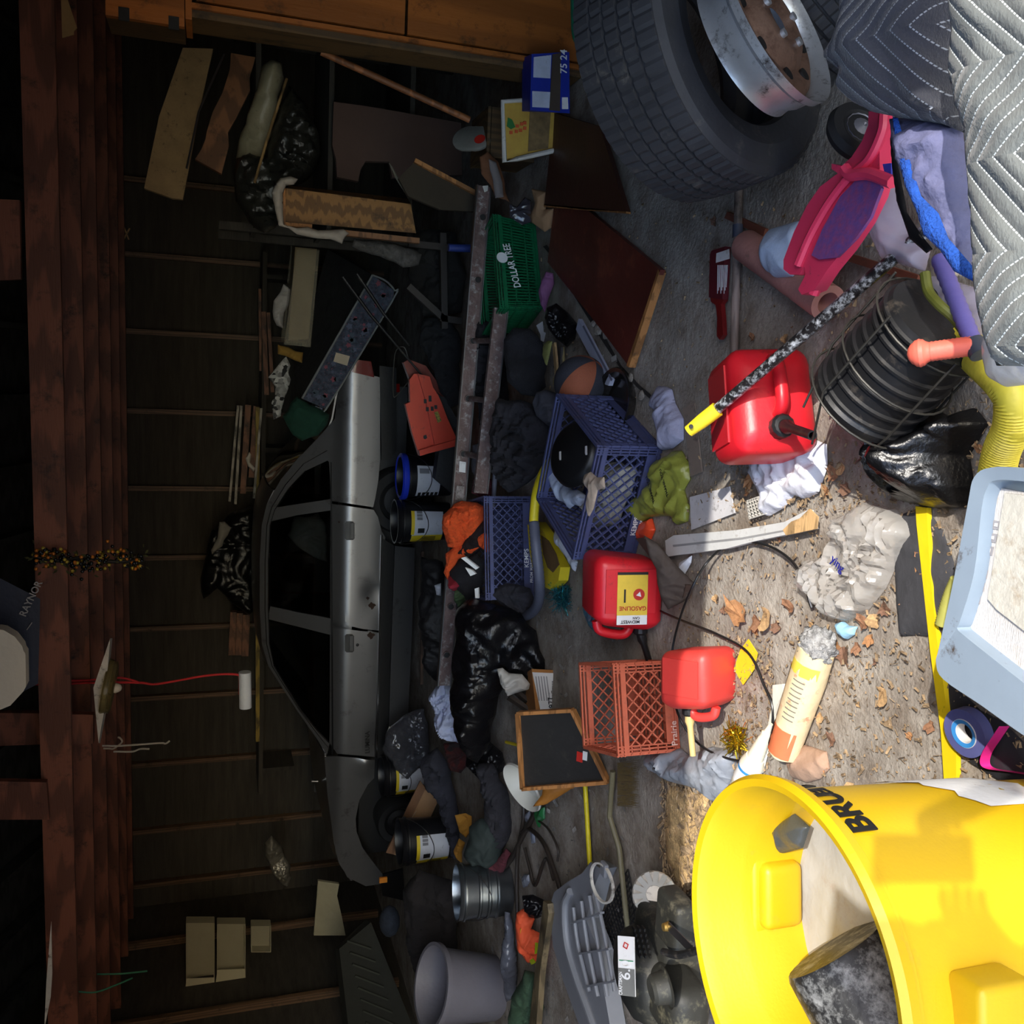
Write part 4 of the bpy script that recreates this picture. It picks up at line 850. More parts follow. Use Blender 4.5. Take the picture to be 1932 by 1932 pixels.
# bottles of cream sealant
bt = thing('sealant_bottle', 'cream plastic bottle with ribbed neck and blue label lying beside the yellow tinsel', 'bottle', G(1425, 1440, 0))
ba_, bb_ = G(1400, 1482, .035), G(1452, 1372, .03)
Lb = (bb_-ba_).length; pr = [(0,0),(.034,0),(.038,.01),(.038,Lb*.4),(.03,Lb*.5)]
for k in range(12): q = Lb*(.5+.3*k/11); pr.append((.026-.008*k/11+.002*(k % 2), q))
pr += [(.016,Lb*.84),(.016,Lb*.9),(.010,Lb*.93),(.006,Lb*1.05),(0,Lb*1.05)]
mk('body', B().lathe(pr, ba_, bb_-ba_, 26), M('cream_plastic', (232,226,204), .5, var=.05), bt)
mk('label', B().lathe([(.0385,Lb*.1),(.0388,Lb*.12),(.0388,Lb*.36),(.0385,Lb*.38)], ba_, bb_-ba_, 26), m_paper, bt)
mk('label_band', B().lathe([(.039,Lb*.3),(.0392,Lb*.34)], ba_, bb_-ba_, 26), M('blue_band', (60,140,200), .5, bump=0), bt)
kn = thing('putty_knife', 'cream handled scraper lying between the bottle and the torn paper tube', 'scraper', G(1456, 1350, 0))
mk('handle', slab([(1464,1292),(1482,1290),(1484,1308),(1472,1330),(1450,1420),(1440,1458),(1434,1455),(1448,1400),(1464,1326),(1464,1306)], ('z', .006), .012, .002), M('ivory_plastic', (232,230,218), .45), kn)
def tinsel(c, r, mat, label, n=150, seed=1, flat=.45):
    rd_ = random.Random(seed); b = B()
    for k in range(n):
        d = V((rd_.gauss(0,1), rd_.gauss(0,1), abs(rd_.gauss(0,1))*flat)).normalized(); p0 = c + d*r*rd_.uniform(.1,.6); p1 = p0 + V((rd_.gauss(0,1), rd_.gauss(0,1), rd_.gauss(0,.6))).normalized()*r*.5
        if p1.z < .003: p1.z = .003
        s = V((rd_.gauss(0,1), rd_.gauss(0,1), rd_.gauss(0,1))).normalized()*.0022
        b.add([p0-s, p0+s, p1+s, p1-s], [(0,1,2,3)])
    return mk('tinsel', b, mat, label=label, cat='tinsel', kind='stuff', sharp=None)
tinsel(G(1390,1392,.03), .075, M('gold_foil', (210,180,50), .2, .9, bump=0), 'tuft of gold tinsel on the dirt beside the small red fuel can', 260, 2)
tinsel(G(1064,1122,.02), .12, M('teal_foil', (70,150,160), .2, .8, bump=0), 'tuft of teal tinsel on the dark concrete behind the labelled fuel can', 300, 3)
heap('plastic_bag', [(1228,1418),(1260,1412),(1310,1420),(1345,1408),(1378,1410),(1392,1428),(1380,1470),(1366,1500),(1345,1512),(1320,1490),(1290,1480),(1250,1462),(1225,1446)], ('z', .002), .07, M('grey_bag_film', (142,146,154), .3, var=.1, bump=.35), 'silver grey plastic bag lying between the orange crate and the yellow bin', 'bag', seed=41, fold=.45, fs=12)
mk('yellow_note', slab([(1413,1206),(1430,1232),(1424,1262),(1403,1292),(1386,1262),(1398,1226)], ('z', .004), .003), M('yellow_paper', (246,206,40), .6, var=.05), label='bright yellow scrap of paper lying on the dirt', cat='paper')
heap('blue_cup', [(1580,1176),(1592,1172),(1602,1180),(1618,1182),(1612,1198),(1600,1206),(1588,1198)], ('z', .002), .03, M('pale_blue_plastic', (160,206,232), .4), 'tiny light blue broken plastic cup on the dry leaves', 'cup', seed=42, fold=.3)
heap('rag', [(1492,1412),(1520,1405),(1560,1418),(1566,1450),(1548,1470),(1500,1468),(1490,1440)], ('z', .002), .03, M('tan_rag', (170,138,116), .9, var=.15, bump=.4), 'tan paper rag on the dirt below the torn paper tube', 'rag', seed=43, fold=.4)
heap('straw_debris', [(1262,1480),(1300,1490),(1340,1500),(1330,1560),(1310,1600),(1306,1680),(1280,1680),(1262,1640),(1252,1560)], ('z', .0), .018, M('straw', (196,164,116), .95, var=.5, scale=30, bump=.8, bscale=120), 'heap of straw and wood chips between the shade edge and the yellow bin', 'debris', seed=44, fs=25)
# dry leaves, one by one
random.seed(9)
spots = [(1398,1165,34),(1428,1170,20),(1446,1160,26),(1468,1180,14),(1425,1190,12),(1492,1150,18),(1530,1178,10),(1590,1235,24),(1575,1220,16),(1630,1180,18),(1655,1172,18),(1668,1150,18),(1645,1205,14),(1620,1220,14),(1665,1308,22),(1710,1135,18),(1745,1100,20),(1740,1060,16),(1550,1350,12),(1570,1400,16),(1555,1440,12),(1470,1470,12),(1610,1490,16),(1690,1500,12),(1720,1390,10),(1760,1370,14),(1350,1130,12),(1365,1150,12),(1420,900,18),(1570,900,18),(1590,880,14),(1600,920,16),(1560,930,14),(1470,1010,16),(1890,1000,14),(1540,1255,14),(1600,1500,12),(1500,1480,14),(1620,1330,8),(1650,1250,8),(1410,930,12),(1500,1260,10),(1800,830,12),(1790,870,14),(1850,850,12),(1420,640,10),(1480,640,12),(1350,420,12)]
leaf0 = []
for v in range(4):
    rr = random.Random(v+70); b = B(); n = 16; c0 = V((0,0,0)); vs = [V((0,0,.004))]
    for k in range(n):
        a = 2*math.pi*k/n; r_ = .5*(.7+.3*math.cos(a))*(.8 if k % 2 else 1)*rr.uniform(.8,1.15); vs.append(V((r_*math.cos(a), r_*math.sin(a)*.75, .12*math.cos(2*a)+rr.uniform(-.04,.08)+.1)))
    b.add(vs, [(0, k+1, (k+1) % n+1) for k in range(n)])
    bmesh.ops.subdivide_edges(b.bm, edges=b.bm.edges[:], cuts=1)
    for q in b.bm.verts: q.co.z += .06*noise.noise(q.co*5+V((v*3,0,0)))
    me = bpy.data.meshes.new('dry_leaf'); b.bm.to_mesh(me); b.bm.free(); me.materials.append(M('dry_leaf_%d' % v, [(176,128,86),(150,108,80),(192,156,112),(132,98,78)][v], .8, var=.35, scale=9, bump=.4, bscale=60)); leaf0.append(me)
def leaves(sp, label, group, zb=.004):
    for k, (X, Y, px) in enumerate(sp):
        o = bpy.data.objects.new('dry_leaf', leaf0[k % 4]); sc.collection.objects.link(o); p = G(X, Y, zb); dep = (p-CAM).dot(FWD); s = px*3/F*dep
        o.location = p; o.scale = (s, s, s*.7); o.rotation_euler = (random.uniform(-.15,.15), random.uniform(-.15,.15), random.uniform(0,6.28)); o['label'] = label; o['category'] = 'leaf'; o['group'] = group
leaves(spots, 'curled dry brown leaf lying on the dirt floor', 'dry leaves on the dirt')
# fine litter nobody could count: twigs, grit and leaf crumbs
rd = random.Random(4); b = B()
def litter(n, x0, x1, y0, y1, smin, smax, poly=None):
    for _ in range(n):
        X, Y = rd.uniform(x0, x1), rd.uniform(y0, y1); p = G(X, Y, .003); a = rd.uniform(0, 6.28); L = rd.uniform(smin, smax)*rd.random(); wdt = L*rd.choice((.12,.5,.7,.15)); d = V((math.cos(a), math.sin(a), rd.uniform(-.1,.35)))*L/2; s = V((-math.sin(a), math.cos(a), 0))*wdt/2
        p.z += .002+abs(d.z); t = V((0,0,min(wdt,.006)))
        b.add([p-d-s, p+d-s*.6, p+d+s, p-d+s*.7, p-d+t, p+d+t*.5], [(0,1,5,4),(3,4,5,2),(0,4,3),(1,2,5)])
litter(3200, 1260, 1932, 860, 1500, .006, .024); litter(900, 1540, 1932, 560, 960, .006, .022); litter(1300, 1250, 1345, 1470, 1700, .015, .05); litter(500, 1380, 1460, 1200, 1480, .008, .03); litter(1500, 950, 1700, 380, 1300, .006, .022); litter(500, 1380, 1560, 830, 960, .01,.03)
mk('litter', b, M('litter', (84,66,52), .9, var=.6, scale=25, bump=0, rgb2=(186,158,122)), label='fine scatter of twigs, grit and leaf crumbs over the floor', cat='litter', kind='stuff', sharp=None)
# ================================================================ middle ground
def ppl(X, Y, tilt=.75): return ('p', G(X, Y, .0), V((0, -tilt, 1-tilt+.12)))     # a leaning plane rising from the floor at (X,Y)
mk_ = mk
# ladder lying on the clutter
ld = thing('ladder', 'long rust-brown ladder with round rung ends lying across the clutter in front of the car', 'ladder', D(880, 800, 5.0))
r1a, r1b = D(911, 352, 5.0), D(836, 1292, 5.0); r2a, r2b = D(944, 582, 4.72), D(905, 930, 4.72)
dl = (r1b-r1a).normalized(); upl = V((0,0,1)); upl = (upl-dl*upl.dot(dl)).normalized()
rh = .074
mk('rail', B().bar(r1a, r1b, .03, rh, up=V((0,0,1))).bevel(.003, 1), m_rustl, ld)
for sg_ in (-1, 1): mk('rail_lip', B().bar(r1a+upl*sg_*rh*.5+V((0,-.022,0)), r1b+upl*sg_*rh*.5+V((0,-.022,0)), .02, .006), m_steel, ld)
mk('rail', B().bar(r2a, r2b, .03, .07).bevel(.003, 1), m_rustl, ld)
mk('rail_lip', B().bar(r2a-upl*.035+V((0,-.02,0)), r2b-upl*.035+V((0,-.02,0)), .02, .006), m_steel, ld)
for X, Y in ((910,410),(901,528),(892,643),(883,752),(874,856),(850,1144),(842,1235)):
    p = D(X, Y, 4.985); mk('rung', B().lathe([(.021,.01),(.021,-.012),(.017,-.012),(.016,.0),(0,.0)], p, (0,1,0), 18), m_rustl, ld); mk('rung_hole', B().lathe([(0,-.002),(.0155,-.002)], p-V((0,.004,0)), (0,1,0), 18), m_lettb, ld)
for Y in (643, 752, 856):
    p = D(911-(Y-352)*.08+6, Y, 5.0); mk('rung', B().tube([p, p+V((0,-.28,-.055))], .016, 10), m_rustl, ld)
mk('sticker', slab([(867,870),(879,872),(878,892),(866,890)], ('y', 4.962), .001), m_paper, ld)
mk('sticker', slab([(862,916),(876,918),(874,945),(858,942)], ('y', 4.962), .001), M('worn_sticker', (150,140,136), .6, dirt=.5), ld)
mk('paint_patch', slab([(910,351),(921,350),(920,360),(914,363)], ('y', 4.96), .002), m_white, ld)
# ---- buckets in front of the car
def bucket(px, py, r, h, mat, label, lab=None, rimmat=None, tilt=(0,0), cat='bucket', handle=True, ribs=0, name='bucket', dy=0):
    c = G(px, py); c = c + V((0, r+dy, 0)); c.z = 0; ax = V((tilt[0], tilt[1], 1)).normalized()
    t = thing(name, label, cat, c)
    pr = [(0,0),(r*.86,0),(r*.88,.01)]
    n = max(ribs, 0)
    for k in range(n): q = h*(.25+.5*k/n); pr += [(r*.93, q), (r*.965, q+h*.02), (r*.965, q+h*.05), (r*.93, q+h*.07)]
    pr += [(r*.97,h*.86),(r*1.03,h*.87),(r*1.03,h*.9),(r*.98,h*.91),(r,h*.985),(r*1.03,h),(r*.96,h),(r*.94,h*.9),(r*.82,.02),(0,.02)]
    mk('body', B().lathe(pr, c, ax, 40), mat, t, sharp=40)
    if rimmat: mk('lid_ring', B().lathe([(r*1.04,h*.9),(r*1.08,h*.93),(r*1.08,h*1.0),(r*.98,h*1.03),(r*.9,h*1.01)], c, ax, 40), rimmat, t)
    if handle:
        mk('handle', B().tube([c+ax*(h*.88)+V((math.cos(a)*r*1.05, -abs(math.sin(a))*r*1.02, -abs(math.sin(a))*h*.42)) for a in [math.pi*k/16 for k in range(17)]], .003, 6), m_steel, t)
    def band(a0, a1, q0, q1, m, nm='label', k_=1.012):
        vs = []; n = 10
        for i in range(n+1):
            a = a0+(a1-a0)*i/n
            for q in (q0, q1): rad = r*(.88+.1*q)*k_; vs.append(c+ax*(h*q)+V((math.cos(a)*rad, math.sin(a)*rad, 0)))
        mk(nm, B().add(vs, [(2*i, 2*i+1, 2*i+3, 2*i+2) for i in range(n)]), m, t)
    m_dull = M('dull_white_label', (196,198,206), .6, var=.06, dirt=.12, dirtc=(120,120,124)); m_gy = M('grey_type_block', (120,120,126), .7, bump=0); m_yl = M('warning_yellow', (206,180,30), .6, var=.05)
    if lab == 'white':
        band(-2.6, -.9, .28, .74, m_dull)
        for k in range(5): band(-2.6+.02, -2.3, .3+k*.085, .36+k*.085, m_lettb, 'printed_letter', 1.02)
        band(-1.3, -1.05, .5, .7, m_gy, 'printed_block', 1.02)
    if lab == 'yellow':
        band(-2.7, -.9, .18, .74, m_dull); band(-2.7, -2.15, .18, .74, m_yl, 'warning_band', 1.02); band(-2.1, -.9, .7, .76, m_yl, 'warning_band', 1.02)
        for k in range(3): band(-1.35+k*.16, -1.22+k*.16, .56, .66, m_gy, 'printed_block', 1.02)
        for k in range(4): band(-2.6+k*.1, -2.54+k*.1, .3, .55, m_lettb, 'printed_letter', 1.03)
        band(-2.0, -1.75, .52, .64, m_lettb, 'printed_block', 1.03)
    return t
m_bk = M('black_bucket', (20,20,24), .35, var=.15, bump=.03)
m_brim = M('blue_rim', (34,56,190), .35, var=.1)
bucket(858, 905, .155, .36, m_bk, 'black bucket with a blue ring and a torn white label beside the car rear wheel', 'white', m_brim)
bucket(856, 990, .155, .40, m_bk, 'black bucket with a white and yellow warning label left of the blue ringed bucket', 'yellow')
bucket(868, 1598, .16, .40, m_bk, 'black bucket with a yellow warning label below the front wheel of the car', 'yellow')
bucket(812, 1462, .155, .38, m_bk, 'black bucket with a narrow yellow label behind the cardboard box', 'yellow', dy=-.1)
bucket(976, 1706, .155, .31, m_galv, 'shiny ribbed galvanised metal can with a wire handle', ribs=3, tilt=(.02,.1), cat='can', name='metal_can')
# grey bin at the left edge
c = G(955, 1905) + V((0,.2,0)); c.z = 0; gb = thing('grey_bin', 'grey plastic bin with its open mouth tilted up at the left edge', 'bin', c)
ax = V((.28,-.1,1)); mk('body', B().lathe([(0,0),(.17,0),(.18,.02),(.21,.4),(.235,.41),(.235,.44),(.215,.44),(.205,.4),(.16,.03),(0,.03)], c, ax, 40), M('grey_plastic', (112,110,120), .5, var=.06), gb)
# ---- orange snow thrower shroud
ys = 6.05; m_os = M('orange_shroud', (206,62,34), .4, var=.08, bump=.04, dirt=.1, dirtc=(130,50,36)); 
st = thing('snow_thrower', 'orange plastic snow thrower cover with black handle rods in front of the car rear', 'snow thrower', D(860, 780, ys))
mk('cover', slab([(770,716),(778,705),(785,706),(800,760),(822,850),(788,858),(775,816),(762,762),(771,758)], ('y', ys), .05, .008), m_os, st)
mk('cover', slab([(784,705),(806,710),(812,730),(822,745),(827,756),(840,790),(862,838),(818,850),(800,760)], ('y', ys), .075, .012), m_os, st)
mk('cover_base', slab([(788,858),(818,849),(862,836),(862,826),(818,838),(786,848)], ('y', ys-.02), .08, .006), m_os, st)
mk('upper_shell', slab([(758,684),(768,678),(800,690),(826,728),(840,742),(836,752),(815,735),(800,710),(770,716)], ('y', ys+.12), .06, .01), M('dark_orange_shroud', (122,40,24), .4, var=.1), st)
for X, Y, a in ((802,757,1),(811,752,1.4),(806,772,1),(815,771,1),(822,768,.9)): mk('vent_slot', slab([(X-2.6,Y-4*a),(X+2.6,Y-4*a),(X+3.2,Y+4*a),(X-2.2,Y+4*a)], ('y', ys-.077), .003), m_lettb, st)
mk('bolt_hole', slab([(799,822),(804,820),(806,826),(802,829),(799,827)], ('y', ys-.055), .003), m_lettb, st)
mk('sticker', slab([(819,778),(826,776),(833,794),(826,798)], ('y', ys-.078), .002), M('yellow_sticker', (200,180,60), .6, rgb2=(30,30,24), scale=90, bump=0), st)
mk('engine_block', slab([(800,735),(835,750),(860,800),(876,850),(850,930),(815,900),(822,850)], ('y', ys+.12), .1, .01), m_dark, st)
mk('handle_rod', B().tube([D(646,522,ys-.15), D(700,595,ys-.1), D(796,708,ys-.03)], [.012,.010,.006], 10), m_blk, st)
mk('handle_rod', B().tube([D(673,516,ys-.1), D(724,592,ys-.05), D(772,652,ys)], [.012,.010,.006], 10), m_blk, st)
mk('wire_loop', B().tube(bez([D(X,Y,ys-.02) for X,Y in ((770,720),(750,745),(742,742),(745,668),(762,655),(772,682))], 5), .004, 6), m_wire, st)
# ---- bench mattress and things on the boot of the car
ym = 6.75; m_flo = M('floral_fabric', (34,40,56), .9, var=.3, rgb2=(74,84,100), scale=26, bump=.2, dirt=.22, dirtc=(150,92,106)); m_mat = M('dark_tufted_fabric', (40,40,40), .95, var=.4, scale=14, bump=.6, bscale=90)
mt_ = thing('crib_mattress', 'dark floral mattress with pale piping leaning across the boot of the car', 'mattress', D(660, 650, ym))
def qd(f, y0, b_, y1): return [D(X, Y, y0) for X, Y in f] + [D(X, Y, y1) for X, Y in b_]
fr = [(703,519),(744,548),(741,566),(615,772),(570,752)]
mk('edge_panel', B().prism([D(X,Y,ym) for X,Y in fr], (0,.03,0)), m_flo, mt_)
bk5 = [(640,455),(600,470),(540,700),(545,712)]
mk('top_panel', B().add([D(703,519,ym+.01), D(570,752,ym+.01), D(556,700,ym+.7), D(618,470,ym+.7), D(744,552,ym+.01), D(615,772,ym+.01), D(590,720,ym+.7), D(650,480,ym+.7)], [(0,1,2,3),(4,7,6,5),(0,3,7,4),(1,5,6,2),(2,6,7,3)]), m_mat, mt_)
m_pip = M('pale_piping', (120,124,124), .8)
mk('piping', B().tube([D(703,519,ym-.01), D(570,752,ym-.01)], .008, 8), m_pip, mt_); mk('piping', B().tube(bez([D(X,Y,ym-.01) for X,Y in ((703,519),(728,530),(744,548),(741,566),(615,772),(600,768))], 4), .007, 8), m_pip, mt_)
mk('care_label', slab([(634,665),(660,672),(655,690),(629,682)], ('y', ym-.012), .003), M('cream_tag', (186,172,150), .8), mt_)
rr = random.Random(2); mfl = [M('rose_print', (128,72,84), .9, bump=0), M('leaf_print', (70,84,96), .9, bump=0), M('slate_print', (84,92,112), .9, bump=0)]
for k in range(46):
    t, s = rr.random(), rr.uniform(.15,.85); X = 703-133*t+ s*42; Y = 522+232*t+ s*24; r_ = rr.uniform(3,7)
    mk('printed_flower', slab([(X+r_*math.cos(a)*(1 if i % 2 else .6), Y+r_*math.sin(a)*(1 if i % 2 else .6)) for i, a in enumerate([2*math.pi*j/10 for j in range(10)])], ('y', ym-.002), .002), mfl[k % 3], mt_, sharp=None)
cu_ = thing('foam_cushion', 'long beige foam block wrapped in film on top of the floral mattress', 'cushion', D(580, 560, ym+.3))
mk('foam', B().hexa(qd([(557,466),(598,470),(582,640),(544,642)], ym+.25, [(552,460),(590,462),(572,628),(538,632)], ym+.6)).bevel(.02, 3), M('beige_foam', (120,104,76), .85, var=.15, bump=.2), cu_)
mk('film_wrap', B().hexa(qd([(560,470),(603,472),(586,655),(536,650)], ym+.22, [(550,455),(592,458),(575,640),(530,640)], ym+.64)).bevel(.02, 2), M('dusty_film', (190,180,150), .3, alpha=.25, bump=.3), cu_)
heap('white_rag', [(535,536),(548,545),(545,575),(536,590),(534,620),(522,614),(514,588),(516,568),(528,552)], ('y', ym+.45), .05, M('white_rag_cloth', (170,166,160), .9, var=.3, rgb2=(200,196,192), bump=.3), 'white rag with dark print hanging behind the foam block', 'rag', seed=51, fold=.4)
heap('checked_cloth', [(540,672),(548,690),(545,730),(538,750),(530,785),(516,792),(512,760),(520,730),(506,712),(520,695)], ('y', ym+.3), .06, M('checked_cloth', (36,36,38), .9, var=.2, rgb2=(190,190,186), cells=38, bump=.3), 'black and white checked cloth bunched at the end of the mattress', 'cloth', seed=52, fold=.4)
heap('green_cloth', [(560,748),(600,768),(622,782),(618,800),(600,822),(570,832),(552,820),(540,800),(533,785),(548,760)], ('y', ym+.02), .1, M('green_fabric', (20,62,48), .95, var=.2, bump=.4), 'dark green cloth hanging over the rear window of the car', 'cloth', seed=53, fold=.3, fs=6)
heap('ochre_cloth', [(524,650),(545,655),(572,665),(570,685),(556,680),(540,672),(524,668)], ('y', ym+.3), .04, M('ochre_fabric', (150,116,50), .9), 'ochre cloth strip between the foam block and the checked cloth', 'cloth', seed=54)
# ---- lumber and bags on a shelf behind the car
sh = thing('wall_shelf', 'dark rough shelf along the back wall behind the car roof', 'shelf', D(520, 1000, 8.9))
xa, xb = D(500, 1480, 8.9).x, D(500, 480, 8.9).x; zt = D(489, 1000, 8.75).z
mk('board', B().box(((xa+xb)/2, 8.95, zt-.03), (xb-xa, .5, .04)), m_sheath, sh)
for k in range(4): mk('bracket', B().box((xa+.2+k*(xb-xa-.4)/3, 8.98, zt-.2), (.04, .4, .3)), m_sheath, sh)
def lumber(p0, p1, y, w_, mat, label, name='board', cat='board', dy=.09): mk(name, B().bar(D(*p0, y), D(*p1, y), dy, w_), mat, label=label, cat=cat)
m_lr = wood('reddish_lumber', (110,72,50), st=(1,9,9)); m_ly = wood('ochre_lumber', (134,112,40), st=(1,9,9)); m_lw = wood('whitewashed_lumber', (156,150,140), st=(1,9,9))
lumber((486,768), (486,1398), 8.62, .035, m_ly, 'very long ochre stick along the front of the back shelf', dy=.04)
lumber((493,770), (479,940), 8.6, .02, m_lw, 'short pale stick lying above the long ochre stick', dy=.03)
lumber((449,765), (433,945), 8.85, .02, m_lw, 'topmost thin white stick on the back shelf')
lumber((455,765), (444,950), 8.8, .022, m_lw, 'second thin white stick just under the topmost one')
lumber((468,764), (458,930), 8.75, .05, m_lr, 'reddish board under the thin white sticks')
lumber((483,766), (474,900), 8.75, .05, m_lr, 'second reddish board just above the long ochre stick')
lumber((497,588), (503,745), 8.7, .04, m_lr, 'reddish stick nearest the mattress on the back shelf', dy=.05)
lumber((506,590), (514,740), 8.6, .03, m_lr, 'reddish stick lying closest to the checked cloth', dy=.05)
lumber((490,545), (492,700), 8.8, .025, m_lr, 'dark thin stick furthest right on the back shelf', dy=.05)
lumber((441,1153), (437,1234), 8.8, .06, m_lr, 'upper one of the short brown boards left of the black bag', dy=.08)
lumber((453,1155), (450,1234), 8.75, .06, m_lr, 'middle one of the short brown boards left of the black bag', dy=.08)
lumber((465,1158), (462,1236), 8.7, .06, m_lr, 'lowest one of the short brown boards left of the black bag', dy=.08)
heap('black_bag', [(484,960),(470,955),(440,965),(420,985),(400,1000),(385,1060),(378,1090),(384,1130),(410,1110),(440,1140),(470,1160),(484,1150)], ('y', 8.55), .12, m_bag, 'black rubbish bag slumped on the back shelf above the car roof', 'bag', seed=55, fold=.35, fs=6)
heap('white_bird_rag', [(414,985),(424,984),(436,995),(430,1010),(420,1030),(400,1046),(398,1038),(410,1015),(412,1000)], ('y', 8.42), .04, M('grey_white_rag', (130,126,118), .9), 'pale twisted rag on the black bag above the car roof', 'rag', seed=56)
heap('white_scoop', [(470,852),(474,858),(472,872),(482,884),(478,890),(468,880),(463,865)], ('y', 8.7), .03, m_white, 'small white plastic scoop among the sticks on the back shelf', 'scoop', seed=57)
# rope with a roll hanging over the car
rp_ = thing('hanging_rope', 'thin red rope hanging from the joists down to a white roll', 'rope', D(300, 1290, 6.4))
m_rope = M('red_rope', (196,44,50), .8, var=.2, bump=.3)
yr = 6.1; mk('strand', B().tube(bez([D(X,Y,yr) for X,Y in ((-20,1292),(50,1291),(85,1291),(180,1288),(262,1288),(290,1291),(330,1285),(380,1276),(420,1272),(448,1273),(452,1280),(452,1310))], 6), .0075, 8), m_rope, rp_)
b = B(); pth = bez([D(X,Y,yr-.015) for X,Y in ((85,1291),(110,1285),(150,1284),(200,1281),(230,1279),(262,1288),(230,1287),(200,1288),(150,1289),(110,1293),(88,1293))], 8); b.tube(pth, .0065, 8); mk('knot', b, m_rope, rp_)
tr = thing('white_roll', 'white roll hanging on the end of the red rope', 'roll', D(465, 1300, yr))
mk('body', B().tube([D(462,1268,yr), D(463,1335,yr)], .040, 20), m_wbag, tr)
# ceiling light seen edge on
lt = thing('ceiling_light', 'old ceiling light with a pale triangular plate, glass dish and white bulb under the joists', 'light', D(205, 1310, 5.7))
yl = 5.7
mk('plate', B().hexa([D(*q, yl-.1) for q in ((176,1298),(186,1402),(196,1345),(208,1204))]+[D(*q, yl+.12) for q in ((180,1298),(189,1402),(200,1345),(212,1204))]), m_white, lt)
cq, aq = D(196, 1295, yl), (D(216, 1297, yl)-D(196, 1295, yl)).normalized()
mk('dish', B().lathe([(.0,.0),(.16,.0),(.165,.01),(.16,.03),(.15,.035),(.155,.05),(.13,.06),(.0,.065)], cq, aq, 36), M('amber_glass', (150,136,90), .1, trans=.6, bump=0), lt)
mk('bulb', B().ball(D(218,1298,yl-.05), .03, 1, 1, 1.2), M('frosted_bulb', (214,204,186), .4, bump=0), lt)
# berry wreath
wr_ = thing('berry_garland', 'garland of yellow, orange and black berries hanging on the joists', 'garland', D(165, 1050, 5.1))
rr = random.Random(6); yw = 5.22
mk('stem', B().tube(bez([D(X,Y,yw) for X,Y in ((62,1050),(110,1058),(160,1052),(210,1060),(272,1056))], 5), .01, 8), m_dark, wr_)
for cname, colr, n in (('berry', (172,150,54), 60), ('berry', (190,112,36), 45), ('berry', (24,28,34), 130)):
    mm = M('berry_%d' % colr[0], colr, .25, var=.1, bump=0); bb = None; me = None
    for k in range(n):
        X = rr.uniform(62, 268); Yc = 1056 + rr.gauss(0, 9)+(8*math.sin(X*.05))
        if me is None:
            o = mk('berry', B().ball((0,0,0), .0105, sub=1), mm, wr_, sharp=180); me = o.data; o.location = D(X, Yc, yw+rr.uniform(-.05,.05))-ORG[wr_.name]
            bm0 = ORG[wr_.name]
            for v in me.vertices: v.co += bm0
            continue
        o = bpy.data.objects.new('berry', me); sc.collection.objects.link(o); o.parent = wr_; o.location = D(X, Yc, yw+rr.uniform(-.05,.05))-ORG[wr_.name]
b = B()
for k in range(90):
    p = D(rr.uniform(58,275), 1056+rr.gauss(0,11), yw+rr.uniform(-.04,.04)); d = V((rr.gauss(0,1), rr.gauss(0,1), rr.gauss(0,1))).normalized()*.035; s = d.orthogonal().normalized()*.008
    b.add([p, p+d*.5+s, p+d, p+d*.5-s], [(0,1,2,3)])
mk('leaf_sprays', b, M('olive_leaves', (74,76,44), .8), wr_, sharp=None, kind='stuff')
# opener, white pan and sheet in the roof
op = thing('door_opener', 'dark blue garage door opener lettered RAYNOR up between the beams', 'opener', D(40, 1200, 4.9))
mk('housing', B().hexa(qd([(-60,1060),(76,1130),(72,1290),(-60,1360)], 4.9, [(-60,1100),(60,1140),(60,1270),(-60,1330)], 5.25)), M('navy_metal', (36,44,62), .5, var=.1), op)
text('RAYNOR', D(48,1164,4.89), D(62,1136,4.89)-D(48,1164,4.89), V((0,0,1)), .046, M('pale_print', (150,150,150), .6, bump=0), op, lift=.004)
mk('trim_line', slab([(50,1188),(60,1174),(61,1175),(51,1189)], ('y', 4.888), .002), M('pale_print', (150,150,150)), op)
pn = thing('white_pan', 'large white rounded lamp cover hanging at the top left of the beams', 'cover', D(20, 1255, 4.6))
mk('shell', slab([(-80,1190),(-40,1180),(2,1178),(14,1180),(34,1192),(48,1210),(50,1218),(54,1224),(55,1284),(50,1294),(26,1320),(4,1329),(-30,1326),(-80,1300)], ('y', 4.7), .08, .02), M('ivory_shell', (214,208,192), .5, var=.04), pn)
mk('torn_sheet', slab([(97,1738),(99,1835),(96,1880),(84,1940),(88,1850)], ('y', 4.95), .01), m_white, label='white torn sliver of panel behind the nearest joist', cat='panel')
mk('torn_sheet', slab([(115,-20),(128,0),(146,54),(140,60),(140,66),(118,72)], ('y', 5.5), .01), M('tan_panel', (166,132,86), .8, var=.15), label='tan pointed piece of board between the joists at upper right', cat='board')
for nm, pts, col, lb in (('wire', ((203,1407),(230,1407),(300,1402),(312,1403),(320,1398)), (200,196,186), 'white wire sticking out from the joist under the ceiling light'), ('wire', ((224,1418),(250,1418),(265,1413),(282,1413)), (200,196,186), 'shorter white wire beside the longer one under the joists'), ('wire', ((205,1412),(215,1412),(230,1400),(226,1392),(222,1391)), (190,176,160), 'small hooked wire loop beside the two white wires'), ('cable', ((182,1838),(230,1837),(278,1832)), (60,130,100), 'upper green cable near the left wall'), ('cable', ((148,1871),(180,1872),(215,1860),(250,1845)), (60,130,100), 'lower green cable near the left wall')):
    pts = ((pts[0][0]-10, pts[0][1]),)+pts; yq = 6.12 if pts[1][0] < 160 else 6.92; mk(nm, B().tube(bez([D(X,Y,yq) for X,Y in pts], 6), .006*yq/6, 6), M('c_%d_%d' % (col[0], col[2]), col, .6, bump=0), label=lb, cat='wire')
for k, (p0, p1) in enumerate((((235,430),(243,453)), ((243,430),(234,453)))): pass
